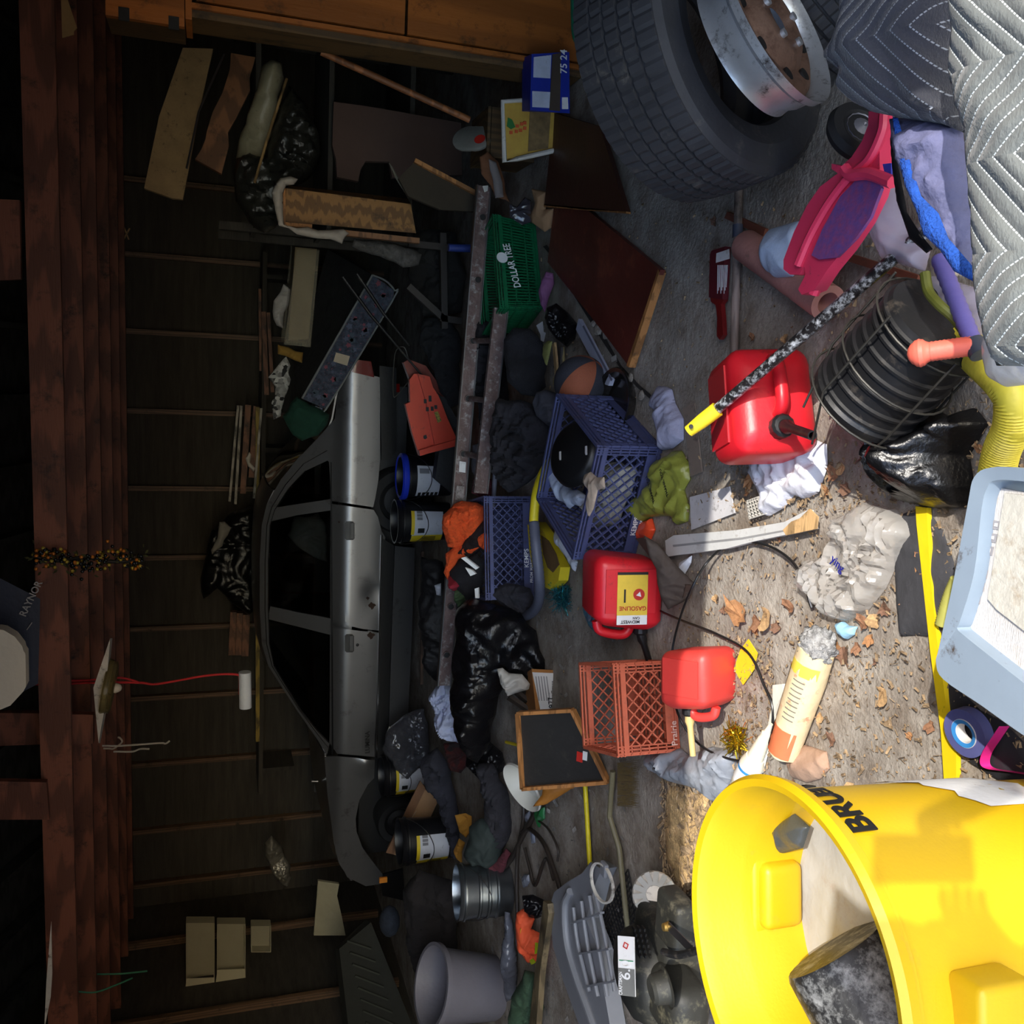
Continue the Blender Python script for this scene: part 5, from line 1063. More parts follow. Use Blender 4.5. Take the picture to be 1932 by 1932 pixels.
xx = thing('crossed_sticks', 'tiny pale X mark of two crossed sticks fixed to the back wall', 'sticks', D(239, 441, 9.1))
mk('stick', B().bar(D(234,429,9.1), D(243,452,9.1), .02, .012), m_ply, xx); mk('stick', B().bar(D(245,431,9.08), D(233,452,9.08), .02, .012), m_ply, xx)
# ---- wardrobe on the right
yw = 4.3; m_ward = wood('varnished_wood', (150,86,34), var=.16, st=(3,3,.4), wave=.5, rough=.4); m_ward2 = wood('dark_varnish', (84,62,34), st=(6,6,.7))
x0 = D(700, 85, yw).x; x1 = D(700, -180, yw).x; ztop = D(362, 30, yw).z
wd_ = thing('wardrobe', 'tall varnished brown wooden wardrobe standing at the right', 'wardrobe', ((x0+x1)/2, yw+.1, 0))
mk('side', B().box((x0+.015, yw+.1, ztop/2), (.03, .2, ztop)), m_ward2, wd_)
mk('back', B().box(((x0+x1)/2, yw+.19, ztop/2), (x1-x0, .02, ztop)), m_ward2, wd_)
mk('door', B().box(((x0+x1)/2+.03, yw-.01, ztop*.74), (x1-x0-.06, .025, ztop*.50)).bevel(.004, 1), m_ward, wd_)
mk('door', B().box(((x0+x1)/2+.03, yw-.01, ztop*.245), (x1-x0-.06, .025, ztop*.475)).bevel(.004, 1), m_ward, wd_)
mk('stile', B().box((x0+.04, yw-.012, ztop/2), (.02, .02, ztop)).bevel(.003, 1), m_ward, wd_)
mk('top', B().box(((x0+x1)/2, yw+.09, ztop+.012), (x1-x0+.04, .24, .025)), m_ward, wd_)
z2 = D(200, 10, yw).z; x0b = D(280, 48, yw).x
cs = thing('wooden_case', 'small hinged wooden case on top of the tall wardrobe', 'case', ((x0b+x1)/2, yw+.1, ztop+.025))
mk('body', B().box(((x0b+x1)/2, yw+.08, (ztop+.025+z2)/2), (x1-x0b, .2, z2-ztop-.03)).bevel(.01, 2), m_ward2, cs)
mk('lid', B().box(((x0b+x1)/2, yw-.035, (ztop+.025+z2)/2), (x1-x0b, .03, z2-ztop-.03)).bevel(.008, 2), m_ward, cs)
for X, Y in ((234,27),(328,44)): p = D(X, Y, yw-.05); mk('hinge', B().box(p, (.05,.01,.04)), m_dark, cs)
# ---- things at the foot of the wardrobe
bb = thing('blue_carton', 'blue and white crumpled carton numbered 24 at the foot of the wardrobe', 'box', D(1040, 155, 4.15))
mb_ = M('blue_print_card', (22,44,150), .5, var=.1); yb = 4.16
mk('front', B().hexa(qd([(1003,102),(1074,98),(1075,214),(1000,208)], yb, [(985,110),(1030,100),(1030,206),(985,210)], yb+.16)), mb_, bb)
for q in ([(1007,108),(1040,104),(1038,148),(1006,146)], [(1004,172),(1038,174),(1037,204),(1004,202)]): mk('white_panel', slab(q, ('y', yb-.001), .002), M('pale_blue_white', (190,196,214), .6, dirt=.15), bb)
mk('brown_flap', slab([(1042,103),(1058,100),(1056,210),(1036,208)], ('y', yb-.001), .004), M('brown_flap', (70,58,48), .8), bb)
mk('barcode', slab([(1060,184),(1071,184),(1072,206),(1060,206)], ('y', yb-.001), .003), m_paper, bb)
text('75 24', D(1069,140,yb-.006), D(1069,106,yb-.006)-D(1069,140,yb-.006), V((0,0,1)), .045, m_lettw, bb)
yg = 4.45; gf = thing('picture_tray', "child's yellow picture tray with a white frame, green and red animal print", 'tray', D(1000, 250, yg))
mk('panel', B().prism([D(X,Y,yg) for X,Y in ((948,194),(1052,184),(1046,288),(955,300))], (0,.03,0)), M('mustard_print', (206,170,70), .7, var=.1, rgb2=(180,140,60), scale=12), gf)
mk('frame', B().tube([D(X,Y,yg-.01) for X,Y in ((1052,184),(948,192),(952,306),(975,300),(1045,284))], .012, 8), m_white, gf)
mk('print', slab([(958,222),(966,226),(972,240),(964,244),(956,238)], ('y', yg-.002), .003), M('green_print', (40,110,50), .7), gf)
for k, (X, Y) in enumerate(((976,238),(984,234),(990,242),(982,246),(964,250),(974,248),(990,232))): mk('print', slab([(X-3,Y-3),(X+3,Y-3),(X+3,Y+3),(X-3,Y+3)], ('y', yg-.003), .003), M('orange_print', (200,84,40), .7), gf)
mk('print', slab([(1000,200),(1040,196),(1034,280),(996,286)], ('y', yg-.002), .003), M('brown_print', (120,96,60), .7, var=.4, scale=20), gf)
mk('maroon_board', slab([(1052,394),(1110,392),(1255,510),(1195,692),(1140,620),(1040,495)], ('z', .012), .02, .002), m_red_b, label='maroon pentagon shaped board with a chipped corner lying on the concrete', cat='board')
mb0 = bpy.data.objects['maroon_board']
mk('raw_edge', slab([(1255,509),(1257,515),(1199,694),(1194,691)], ('z', .004), .03), m_edge, mb0)
mk('dark_board', slab([(1052,214),(1140,240),(1190,400),(1110,396),(1034,388)], ('z', .05), .02, .002), M('dark_maroon_board', (70,38,28), .5, var=.25, scale=3, dirt=.2, dirtc=(90,50,36)), label='dark brown red board under the big tyre', cat='board')
mk('raw_edge', slab([(1033,386),(1190,400),(1190,404),(1033,391)], ('z', .05), .02), m_edge, bpy.data.objects['dark_board'])
heap('torn_carton', [(1003,356),(1034,362),(1030,395),(1048,392),(1040,430),(1028,438),(1004,420),(1002,405),(1010,385)], ('p', G(1045,400,.02), V((0,-.6,.8))), .03, m_card, 'torn tan cardboard piece standing beside the green basket', 'cardboard', seed=61, fold=.2, ridged=False)
heap('torn_carton', [(905,296),(920,286),(940,305),(952,340),(962,382),(956,378),(935,372),(925,350),(908,328)], ('y', 4.8), .03, M('brown_torn_card', (110,70,44), .85, var=.3), 'torn brown cardboard shard above the green basket', 'cardboard', seed=62, fold=.3)
heap('grey_flap', [(922,300),(936,306),(948,345),(950,372),(934,374),(930,340)], ('y', 4.74), .02, M('grey_torn_card', (118,110,108), .8), 'grey peeled layer on the torn brown cardboard shard', 'cardboard', seed=63)
heap('clear_wrap', [(960,384),(975,390),(990,372),(1002,378),(1002,420),(985,425),(962,410)], ('y', 4.6), .05, M('glossy_dark_film', (60,58,66), .08, bump=.3, coat=.5), 'glossy clear wrap catching light beside the green basket', 'film', seed=64, fold=.4)
bx = thing('dark_crate', 'dark wooden crate in the shade under the round tin lids', 'crate', D(1000, 262, 4.9))
cz = D(918, 262, 4.85).z; cl_, cr_ = D(950, 300, 4.85).x, D(950, 205, 4.85).x
for k in range(3):
    mk('slat', B().box(((cl_+cr_)/2, 4.85, .07+k*(cz-.1)/2.4), (cr_-cl_, .015, cz/3.6)).bevel(.002, 1), m_ward2, bx); mk('slat', B().box((cl_+.01, 5.0, .07+k*(cz-.1)/2.4), (.015, .3, cz/3.6)).bevel(.002, 1), m_ward2, bx)
mk('lid', B().box(((cl_+cr_)/2, 5.0, cz-.008), (cr_-cl_, .32, .016)), m_ward2, bx)
ti = thing('tin_lids', 'stack of three pale round tin lids beside the wardrobe', 'lids', D(895, 262, 4.9))
for k in range(3):
    p = D(882+k*10, 262, 4.95-k*.02); mk('lid', B().lathe([(0,0),(.07,0),(.078,-.006),(.08,.006),(.07,.012),(0,.012)], p, (.5,-.7,.5), 32), M('pale_tin', (160,158,148), .4, .4), ti)
mk('print', B().lathe([(0,-.001),(.03,-.001)], D(905,262,4.86), (.5,-.7,.5), 12), m_rlet, ti)
mk('wood_pole', B().tube([D(606,98,4.7), D(886,226,4.7)], .016, 12), wood('orange_pole', (136,84,48)), label='round brown pole leaning against the wardrobe side', cat='pole')
# ---- junk stacked at the right on a rough shelf
ss = thing('storage_shelf', 'dark open shelf standing behind the stacked junk at the right', 'shelf', D(700, 250, 6.4))
xa, xb = D(600, 440, 6.3).x, D(600, 40, 6.3).x; ds = 6.3
for z_ in (.45, .95, 1.38): mk('shelf_board', B().box(((xa+xb)/2, ds+.18, z_), (xb-xa, .9, .03)), m_sheath, ss)
for x_ in (xa, xb):
    for y_ in (ds+.05, ds+.55): mk('post', B().box((x_, y_, .8), (.05,.05,1.6)), m_sheath, ss)
ysh = 6.15
def std(name, px, y, th, mat, label, cat, bev=.004): return mk(name, B().prism([D(X,Y,y) for X,Y in px], (0,th,0)).bevel(bev,1), mat, label=label, cat=cat)
std('beige_panel', [(272,355),(300,220),(345,90),(402,92),(378,200),(352,340),(345,376),(325,374)], ysh, .05, M('beige_board', (150,126,90), .85, var=.2, scale=10, dirt=.15), 'long beige panel sticking out highest in the junk pile at the right', 'panel')
std('shaped_board', [(368,300),(380,282),(388,262),(390,248),(402,210),(420,175),(434,130),(436,100),(482,108),(470,150),(472,170),(446,222),(430,250),(432,275),(418,328),(400,318)], ysh-.05, .05, wood('weathered_brown', (120,80,50), st=(1,14,4)), 'wavy edged brown wooden board below the beige panel', 'board')
heap('wrapped_roll', [(445,300),(455,250),(480,180),(495,125),(510,115),(532,122),(536,150),(520,220),(500,290),(480,330),(455,340),(442,330)], ('y', ysh-.1), .12, M('dusty_plastic_roll', (146,140,116), .4, var=.2, bump=.3, dirt=.15), 'pale roll wrapped in dusty clear plastic in the junk pile', 'roll', seed=65, fold=.15, fs=7, ridged=False)
heap('black_bag', [(445,300),(470,290),(500,300),(520,230),(545,160),(575,200),(600,250),(606,290),(590,330),(560,350),(530,390),(520,430),(500,440),(470,420),(445,380),(440,330)], ('y', ysh-.12), .16, M('murky_bag_film', (40,40,36), .32, var=.3, bump=.4), 'murky crinkled plastic bag hanging below the pale roll', 'bag', seed=66, fold=.4, fs=10)
mk('thin_stick', B().tube([D(541,148,ysh-.3), D(508,250,ysh-.3), D(480,345,ysh-.3)], .008, 8), wood('pale_stick', (150,120,76)), label='thin pale stick lying on the murky plastic bag', cat='stick')
mk('metal_rod', B().tube([D(423,102,ysh-.12), D(375,210,ysh-.12), D(352,318,ysh-.12)], .006, 8), m_steel, label='thin metal rod between the beige panel and the wavy board', cat='rod')
std('brown_carton', [(630,192),(690,200),(760,212),(870,232),(872,330),(740,335),(735,305),(690,304),(680,320),(676,342),(636,334),(634,300),(627,275)], 5.9, .05, M('dark_brown_card', (84,64,56), .9, var=.12, scale=3), 'large dull brown cardboard sheet in the shade behind the wardrobe', 'cardboard', .002)
dw = thing('wooden_box', 'wood grained drawer standing on end with brown trim', 'drawer', D(700, 400, 5.6))
m_grain = wood('wood_grain_laminate', (140,98,50), st=(2,2,9), wave=1.6)
mk('side_panel', B().hexa(qd([(540,355),(775,385),(785,440),(536,418)], 5.6, [(545,350),(770,375),(780,430),(542,408)], 5.9)), m_grain, dw)
mk('trim', B().bar(D(533,356,5.58), D(533,424,5.58), .05, .03), m_edge, dw); mk('trim', B().bar(D(532,423,5.58), D(588,428,5.58), .05, .02), m_edge, dw)
mk('bottom_rail', B().bar(D(650,440,5.6), D(790,455,5.6), .05, .03), m_wd, dw)
heap('white_cloth', [(528,336),(548,332),(562,338),(555,348),(540,350),(534,366),(534,400),(536,424),(560,430),(620,434),(648,432),(658,440),(652,446),(645,460),(600,450),(560,442),(526,426),(518,390),(512,364),(520,346)], ('y', 5.5), .05, M('dingy_white_cloth', (176,164,150), .9, var=.15, bump=.3), 'dingy white cloth draped round the end of the wood grained drawer', 'cloth', seed=67, fold=.3, fs=12)
std('leaning_board', [(752,336),(783,304),(905,368),(905,400),(830,395),(770,370)], 5.2, .03, M('dark_olive_board', (58,48,34), .8, var=.2), 'dark board with a pale top edge leaning towards the ladder end', 'board')
mk('pale_edge', B().bar(D(782,303,5.18), D(906,369,5.18), .03, .022), m_edge, bpy.data.objects['leaning_board'])
heap('broken_branch', [(733,306),(740,314),(762,345),(768,368),(762,362),(745,335)], ('y', 5.3), .03, M('bark_pale', (110,104,90), .9, var=.3), 'pale broken wood sliver beside the leaning board', 'wood', seed=68)
mk('blue_pipe', B().tube([D(846,467,5.3), D(896,469,5.3)], .022, 14), M('blue_plastic_pipe', (46,62,130), .4), label='short blue plastic pipe behind the ladder', cat='pipe')
heap('lace_curtain', [(668,450),(730,458),(780,470),(796,480),(790,500),(760,505),(700,480),(664,466)], ('y', 5.8), .06, M('grey_lace', (86,82,78), .95, var=.5, scale=30, bump=.4), 'grey patterned cloth in the shade below the wood grained drawer', 'cloth', seed=69)
ch = thing('chair_frame', 'dark upturned chair frame in the shade behind the ladder', 'chair', D(830, 540, 5.9))
for a_, b__ in (((770,460),(870,470)), ((770,540),(835,600)), ((835,440),(838,620)), ((830,600),(870,606))): mk('leg', B().bar(D(*a_, 5.9), D(*b__, 5.9), .04, .04), M('dark_varnished_legs', (44,36,30), .5), ch)
# ================================================================ clutter of the middle floor
def H(name, px, base, h, mat, label, cat, tilt=.7, **k):
    k.setdefault('fs', 15); k.setdefault('fold', .45)
    return heap(name, px, ('p', G(base[0], base[1], 0), V((0, -tilt, 1-tilt+.15))), h, mat, label, cat, **k)
m_bag2 = M('black_bag_film_b', (15,14,17), .33, var=.15, bump=.3, bscale=60)
H('rubbish_bag', [(862,1150),(890,1128),(940,1142),(985,1160),(1012,1190),(1028,1245),(1024,1292),(985,1282),(955,1262),(938,1330),(925,1400),(900,1440),(870,1400),(855,1330),(852,1240)], (1025,1250), .22, m_bag2, 'big shiny black rubbish bag slumped in the middle of the clutter', 'bag', seed=71, fold=.28, fs=9, edge=.2, back=.15)
H('rubbish_bag', [(880,1395),(915,1390),(948,1420),(955,1450),(930,1475),(905,1470),(880,1440)], (955,1440), .12, m_bag2, 'smaller black bag end below the white shirt', 'bag', seed=72, fold=.4)
H('white_shirt', [(840,1282),(852,1296),(853,1315),(868,1335),(881,1356),(890,1397),(876,1406),(842,1390),(828,1376),(819,1364),(822,1345),(809,1315),(822,1296)], (900,1350), .1, M('white_shirt_cloth', (190,196,222), .9, var=.12, scale=9, bump=.3), 'crumpled bluish white T-shirt on top of the black bags', 'shirt', seed=73, fold=.8, fs=16)
H('plaid_shirt', [(838,1402),(860,1400),(884,1410),(886,1440),(870,1458),(850,1452),(842,1430)], (900,1430), .07, M('red_plaid', (96,28,26), .95, var=.5, cells=30, rgb2=(30,20,22), bump=.4), 'red and black plaid shirt under the white shirt', 'shirt', seed=74)
H('dark_jacket', [(795,1430),(825,1410),(845,1440),(860,1500),(870,1560),(865,1620),(850,1615),(842,1560),(822,1500),(800,1470)], (880,1520), .1, M('slate_jacket', (50,50,60), .95, var=.2, bump=.4), 'slate blue jacket trailing beside the cardboard box', 'jacket', seed=75, fold=.7, fs=12)
H('dark_jacket', [(900,1440),(930,1440),(960,1500),(965,1570),(950,1600),(930,1590),(915,1520)], (965,1540), .1, M('charcoal_jacket', (46,44,50), .95, var=.2, bump=.4), 'charcoal jacket lying beside the brown cords', 'jacket', seed=76, fold=.7, fs=12)
H('plastic_sheet', [(735,1370),(760,1350),(800,1335),(808,1380),(812,1430),(790,1450),(770,1470),(745,1450),(722,1410)], (830,1400), .08, M('grey_film_sheet', (70,70,76), .15, var=.2, bump=.3, alpha=.8, coat=.4), 'dull clear plastic sheet hanging below the front door of the car', 'film', seed=77, fold=.35)
H('work_glove', [(858,1538),(878,1534),(890,1540),(890,1565),(880,1580),(868,1570),(862,1552)], (900,1560), .05, M('yellow_glove', (196,140,54), .9, var=.15, bump=.3), 'ochre yellow work glove nearer the white bowl', 'glove', seed=78, fold=.4)
H('work_glove', [(866,1582),(878,1590),(872,1606),(872,1628),(862,1618),(856,1604)], (900,1605), .05, M('yellow_glove', (196,140,54)), 'ochre yellow work glove nearer the warning bucket', 'glove', seed=79, fold=.4)
H('green_backpack', [(885,1560),(905,1545),(930,1545),(945,1580),(948,1615),(930,1630),(895,1632),(875,1610),(882,1590)], (965,1590), .14, M('dark_green_nylon', (44,54,52), .8, var=.2, bump=.3), 'dark green nylon backpack below the yellow gloves', 'backpack', seed=80, fold=.2, ridged=False, fs=12)
H('maroon_cloth', [(930,1632),(955,1600),(965,1610),(950,1645),(920,1660),(895,1655),(900,1638)], (970,1640), .05, M('maroon_cloth', (84,36,44), .95, bump=.3), 'maroon cloth beside the galvanised metal can', 'cloth', seed=81)
# cardboard box by the front wheel
yc = 6.25; cbx = thing('cardboard_box', 'long brown cardboard box tilted in front of the front wheel of the car', 'box', D(780, 1550, yc))
mk('front', B().hexa(qd([(801,1489),(828,1508),(774,1625),(742,1612)], yc, [(792,1475),(820,1495),(765,1612),(730,1600)], yc+.3)), m_card, cbx)
mk('flap', B().prism([D(X,Y,yc-.005) for X,Y in ((793,1473),(803,1488),(742,1612),(728,1609),(752,1560),(768,1525))], (0,.01,0)), M('shiny_card', (120,88,66), .35, var=.15), cbx)
mk('tape_glint', B().prism([D(X,Y,yc-.012) for X,Y in ((782,1536),(786,1530),(764,1562),(758,1572))], (0,.004,0)), M('painted_glint', (180,180,176), .15), cbx)  # pale sliver paints in the light glinting off the box tape
# white bowl on an orange brown cloth, yellow sticks
bw = thing('white_bowl', 'white plastic bowl tipped against the black drawer front', 'bowl', G(1010, 1480, .1))
bc = G(995, 1478, .12); mk('shell', B().lathe([(.0,-.06),(.06,-.06),(.1,-.03),(.13,.03),(.14,.035),(.135,.045),(.12,.03),(.09,-.02),(0,-.045)], bc, V((-.35,-.35,.9)), 40), M('ivory_plastic_b', (216,212,200), .4, var=.04), bw)
H('orange_board', [(1026,1477),(1085,1475),(1140,1476),(1100,1482),(1060,1500),(1030,1518),(1005,1522),(1022,1500)], (1075,1500), .04, M('ochre_side', (176,112,40), .6, var=.2), 'ochre brown drawer side below the black drawer front', 'board', seed=82, ridged=False, fold=.1)
mk('yellow_stick', B().tube([G(1104,1482,.03), G(1114,1652,.03)], .011, 12), M('yellow_stick', (214,196,30), .45, dirt=.1), label='straight yellow stick on the floor below the black drawer front', cat='stick')
mk('yellow_stick', B().tube([G(955,1400,.2), G(985,1408,.2)], .008, 10), m_yel2, label='short yellow stick end above the black drawer front', cat='stick')
# drawer front
dn = V((0,-.62,.78)); dp = G(1150, 1440, .0)
dfr = thing('drawer_front', 'black drawer with tan wooden edges leaning on the orange crate', 'drawer', dp)
qb = [PL(X, Y, dp, dn) for X, Y in ((979,1345),(1082,1339),(1148,1474),(988,1487))]
mk('panel', B().prism(qb, -dn.normalized()*.012), M('black_panel', (40,38,36), .6, var=.25, scale=4, dirt=.2, dirtc=(60,56,50)), dfr)
for i in range(4): mk('wood_edge', B().bar(qb[i]+dn*.006, qb[(i+1) % 4]+dn*.006, .016, .03, up=dn), m_edge, dfr)
patch(dfr, PL(1094,1428,dp,dn), V((1,0,0)), V((0,.78,.62)), dn.normalized(), .045, .03, m_rlet, 'sticker', .003); patch(dfr, PL(1104,1426,dp,dn), V((1,0,0)), V((0,.78,.62)), dn.normalized(), .04, .022, m_paper, 'sticker', .003)
# labelled carton
yk = 4.25; kc = thing('labelled_carton', 'open brown carton with a white barcode label numbered 8977', 'box', D(1060, 1300, yk))
mk('front', B().hexa(qd([(1003,1262),(1078,1266),(1080,1342),(1012,1352)], yk, [(985,1275),(1055,1275),(1055,1338),(990,1345)], yk+.28)), M('orange_card', (168,112,58), .8, var=.1), kc)
mk('label', slab([(1004,1268),(1046,1270),(1062,1337),(1020,1343)], ('y', yk-.002), .003), m_paper, kc)
for k in range(14): X = 1041; Y = 1285+k*2.4; mk('bar', slab([(X,Y),(X+11,Y+.2),(X+11,Y+1.2+(k % 3)*.3),(X,Y+1.1)], ('y', yk-.006), .001), m_lettb, kc)
for k in range(5): mk('print_line', slab([(1010+k*5,1276),(1012+k*5,1276),(1018+k*5,1322),(1016+k*5,1322)], ('y', yk-.006), .001), m_sym, kc)
text('8977', D(1046,1341,yk-.006), D(1043,1316,yk-.006)-D(1046,1341,yk-.006), V((0,0,1)), .04, m_lettb, kc)
H('white_crumple', [(938,1262),(948,1260),(960,1270),(985,1272),(1000,1290),(998,1300),(980,1305),(960,1312),(945,1290)], (1040,1290), .06, M('crumpled_paper', (186,180,170), .7, var=.1), 'crumpled off-white paper above the labelled carton', 'paper', seed=83, fold=.4)
for k, (p0, p1) in enumerate((((968,1300),(1010,1335)), ((975,1295),(1012,1318)), ((960,1315),(1005,1345)))):
    mk('wood_lath', B().bar(D(*p0, 4.5), D(*p1, 4.45), .05, .02), M('dark_slat', (60,48,38), .7), label='dark wooden slat sticking out of the labelled carton, %s' % ('middle one', 'nearest the white paper', 'nearest the drawer')[k], cat='slat')
# cords
m_br = M('brown_cord', (50,42,36), .5, bump=0)
for k, (pts, lb) in enumerate(((((985,1488),(988,1540),(978,1600),(975,1660),(978,1760),(985,1800)), 'dark cord running down past the galvanised metal can'), (((1010,1533),(985,1580),(965,1620),(940,1650)), 'thick dark cord angled towards the metal can'), (((985,1570),(1000,1565),(1025,1590),(1045,1640),(1060,1690)), 'dark cord arching over the concrete beside the yellow stick'), (((1012,1545),(1035,1565),(1052,1600),(1052,1625)), 'thin cord loop nearest the yellow stick'), (((990,1600),(1000,1640),(1010,1670),(1030,1620),(1045,1660)), 'looped dark cord above the grey mower shroud'))):
    mk('cord', B().tube(bez([G(X,Y,.03) for X,Y in pts], 8), (.012,.014,.012,.006,.009)[k], 8), m_br, label=lb, cat='cord')
heap('green_film', [(1012,1520),(1028,1522),(1028,1545),(1018,1562),(1012,1545)], ('z', .02), .03, M('green_film', (40,110,60), .35, alpha=.9), 'small bright green plastic wrapper on the concrete by the cords', 'wrapper', seed=84)
for k, px in enumerate(([(990,1535),(1000,1530),(1003,1550),(995,1552)], [(985,1655),(998,1650),(1000,1664),(988,1675)], [(1000,1565),(1008,1562),(1010,1590),(1003,1592)], [(975,1770),(982,1768),(984,1785),(977,1788)], [(950,1800),(965,1795),(968,1812),(955,1815)])):
    heap('clear_scrap', px, ('z', .01), .02, M('scrap_film', (150,156,172), .2, bump=.2), 'scrap of pale clear film among the cords, %s' % ('nearest the white bowl', 'beside the metal can', 'in the middle of the cords', 'beside the orange vest', 'left of the orange vest')[k], 'scrap', seed=90+k)
# ---- grey mower shroud, black grid, engine
m_gsh = M('grey_shroud', (132,134,140), .5, var=.06, bump=.04)
ms = thing('mower_shroud', 'curved ribbed grey plastic mower cover lying on the concrete', 'cover', G(1110, 1780, 0))
mk('shell', slab([(1063,1706),(1071,1680),(1095,1662),(1126,1644),(1142,1623),(1164,1636),(1151,1665),(1141,1706),(1133,1730),(1150,1770),(1160,1800),(1166,1850),(1182,1940),(1124,1940),(1089,1846),(1069,1781)], ('z', .02), .07, .015), m_gsh, ms)
mk('outer_wall', B().tube(bez([G(X,Y,.1) for X,Y in ((1076,1682),(1066,1710),(1070,1780),(1088,1845),(1108,1900),(1122,1940))], 6), .018, 10), m_gsh, ms)
for k, (a_, b__, c_) in enumerate((((1082,1712),(1090,1780),(1112,1870)), ((1097,1700),(1108,1780),(1128,1880)), ((1112,1690),(1126,1770),(1146,1880)), ((1125,1690),(1140,1760),(1160,1870)))):
    mk('rib', B().tube(bez([G(*q, .105) for q in (a_, b__, c_)], 6), .009, 8), m_gsh, ms)
for a_, b__ in (((1080,1742),(1136,1722)), ((1092,1800),(1152,1790)), ((1104,1862),(1164,1850))): mk('cross_rib', B().bar(G(*a_, .105), G(*b__, .105), .008, .02), m_gsh, ms)
mk('ring', B().lathe([(.075,0),(.083,0),(.083,.012),(.075,.012)], G(1138,1665,.1), V((0,-.2,1)), 36, close=True), m_white, ms)
mk('tab', B().rbox(G(1140,1640,.1), (.06,.05,.02), .006), m_gsh, ms)
b = B(); g0 = [(1130,1740),(1185,1640),(1215,1790),(1172,1840)]; Q = [G(*q, .012) for q in g0]
for i in range(15):
    t = i/14; b.bar(Q[0].lerp(Q[3], t), Q[1].lerp(Q[2], t), .004, .006); b.bar(Q[0].lerp(Q[1], t), Q[3].lerp(Q[2], t), .004, .006)
mk('black_grille', b, m_blk, label='black plastic mesh grille lying between the mower cover and the engine', cat='grille')
# leaning dustpan pole and broom in the haze
bm_ = thing('broom', 'old dark broom lying between the drawer front and the engine', 'broom', G(1180, 1560, 0))
mk('pole', B().tube([G(1156,1455,.05), G(1150,1540,.04), G(1168,1600,.03), G(1185,1760,.02)], .012, 10), M('grey_pole', (110,104,80), .5), bm_)
b = B(); rr = random.Random(8)
for k in range(160):
    Y = rr.uniform(1440,1520); p = G(1165, Y, .03); q = G(1165+rr.uniform(25,42), Y+rr.uniform(-8,8), .02); s = V((0,.003,0)); b.add([p-s, p+s, q+s*.4, q-s*.4], [(0,1,2,3)])
mk('bristles', b, M('bristle', (110,92,54), .9), bm_, kind='stuff', sharp=None)
en = thing('engine', 'dirty black mower engine with a white and grey 6.0 label plate', 'engine', G(1250, 1830, 0))
m_en = M('dirty_black_engine', (40,40,36), .6, var=.2, scale=7, bump=.15, dirt=.3, dirtc=(92,88,74))
ec = G(1240, 1835, .16)
mk('block', B().rbox(G(1275,1800,.12), (.3,.26,.22), .03), m_en, en)
mk('blower_housing', B().lathe([(0,.11),(.08,.105),(.13,.085),(.155,.05),(.165,0),(.165,-.08),(.15,-.1)], G(1225,1835,.20), V((-.15,.1,1)), 48), m_en, en, sharp=40)
mk('recoil_cup', B().lathe([(0,.05),(.035,.05),(.045,.04),(.05,0),(.06,-.005),(.065,0)], G(1256,1862,.30), V((-.15,.1,1)), 32), m_en, en)
mk('air_box', B().rbox(G(1275,1735,.22), (.17,.15,.08), .02), m_en, en)
mk('fuel_tank', B().rbox(G(1280,1890,.2), (.2,.22,.14), .05, seg=5), M('engine_tank', (38,38,34), .6, var=.15, dirt=.3, dirtc=(96,92,74)), en)
# label plate facing the camera
lc = G(1183, 1822, .36); ln = ((CAM-lc).normalized()*.6+V((0,0,.5))+RGT*-.0).normalized(); la = (RGT*1+V((0,.25,0))).normalized(); la = (la-ln*la.dot(ln)).normalized(); lu = ln.cross(la)
patch(en, lc, la, lu, ln, .175, .062, m_paper, 'label_plate', .004); patch(en, lc-la*.048+ln*.003, la, lu, ln, .08, .06, M('grey_plate', (120,120,116), .5), 'label_plate', .002)
text('6.0', lc-la*.042-lu*.014+ln*.005, la, lu, .048, m_lettw, en); text('CRAFTSMAN', lc-la*.087+lu*.016+ln*.005, la, lu, .017, m_lettw, en, stretch=.7)
text('6.0', lc+la*-.01-lu*.02+ln*.004, la, lu, .0, m_lettw, en) if 0 else None
mk('emblem', B().lathe([(.008,.005),(.012,.005),(.012,.007),(.008,.007)], lc+la*.06, ln, 4), m_rlet, en); mk('print_line', B().bar(lc+la*.015-lu*.026+ln*.005, lc+la*.015+lu*.026+ln*.005, .003, .001, up=ln), M('green_line', (60,150,110), .5), en)
b = B()
for i in range(3):
    for j in range(6): b.box(G(1196+i*9+j*2.2, 1752+j*10, .29), (.011,.022,.006))
mk('vent_slots', b, m_lettb, en)
mk('lever', B().bar(G(1262,1748,.29), G(1306,1792,.29), .028, .004), m_steel, en); mk('knob', B().lathe([(0,.02),(.012,.02),(.016,0)], G(1262,1748,.28), Up, 12), M('brass', (160,130,70), .4, .8), en)
mk('fuel_pipe', B().tube(bez([G(X,Y,.29) for X,Y in ((1252,1796),(1280,1802),(1310,1795),(1330,1790))], 5), .012, 10), m_blk, en)
fn_ = thing('fan_wheel', 'white plastic fan wheel with broken blades beside the engine', 'fan', G(1235, 1690, .1)); fc = G(1235, 1688, .16)
mk('hub', B().lathe([(0,.01),(.03,.01),(.075,-.005),(.08,-.02)], fc, (CAM-fc), 32), m_white, fn_)
for k in range(14): a = k*2*math.pi/14; nn = (CAM-fc).normalized(); u_ = nn.orthogonal().normalized(); v_ = nn.cross(u_); d = u_*math.cos(a)+v_*math.sin(a); mk('blade', B().bar(fc+d*.03+nn*.018, fc+d*.076+nn*.012, .018, .004, up=nn), M('grey_blade', (150,150,146), .5), fn_)
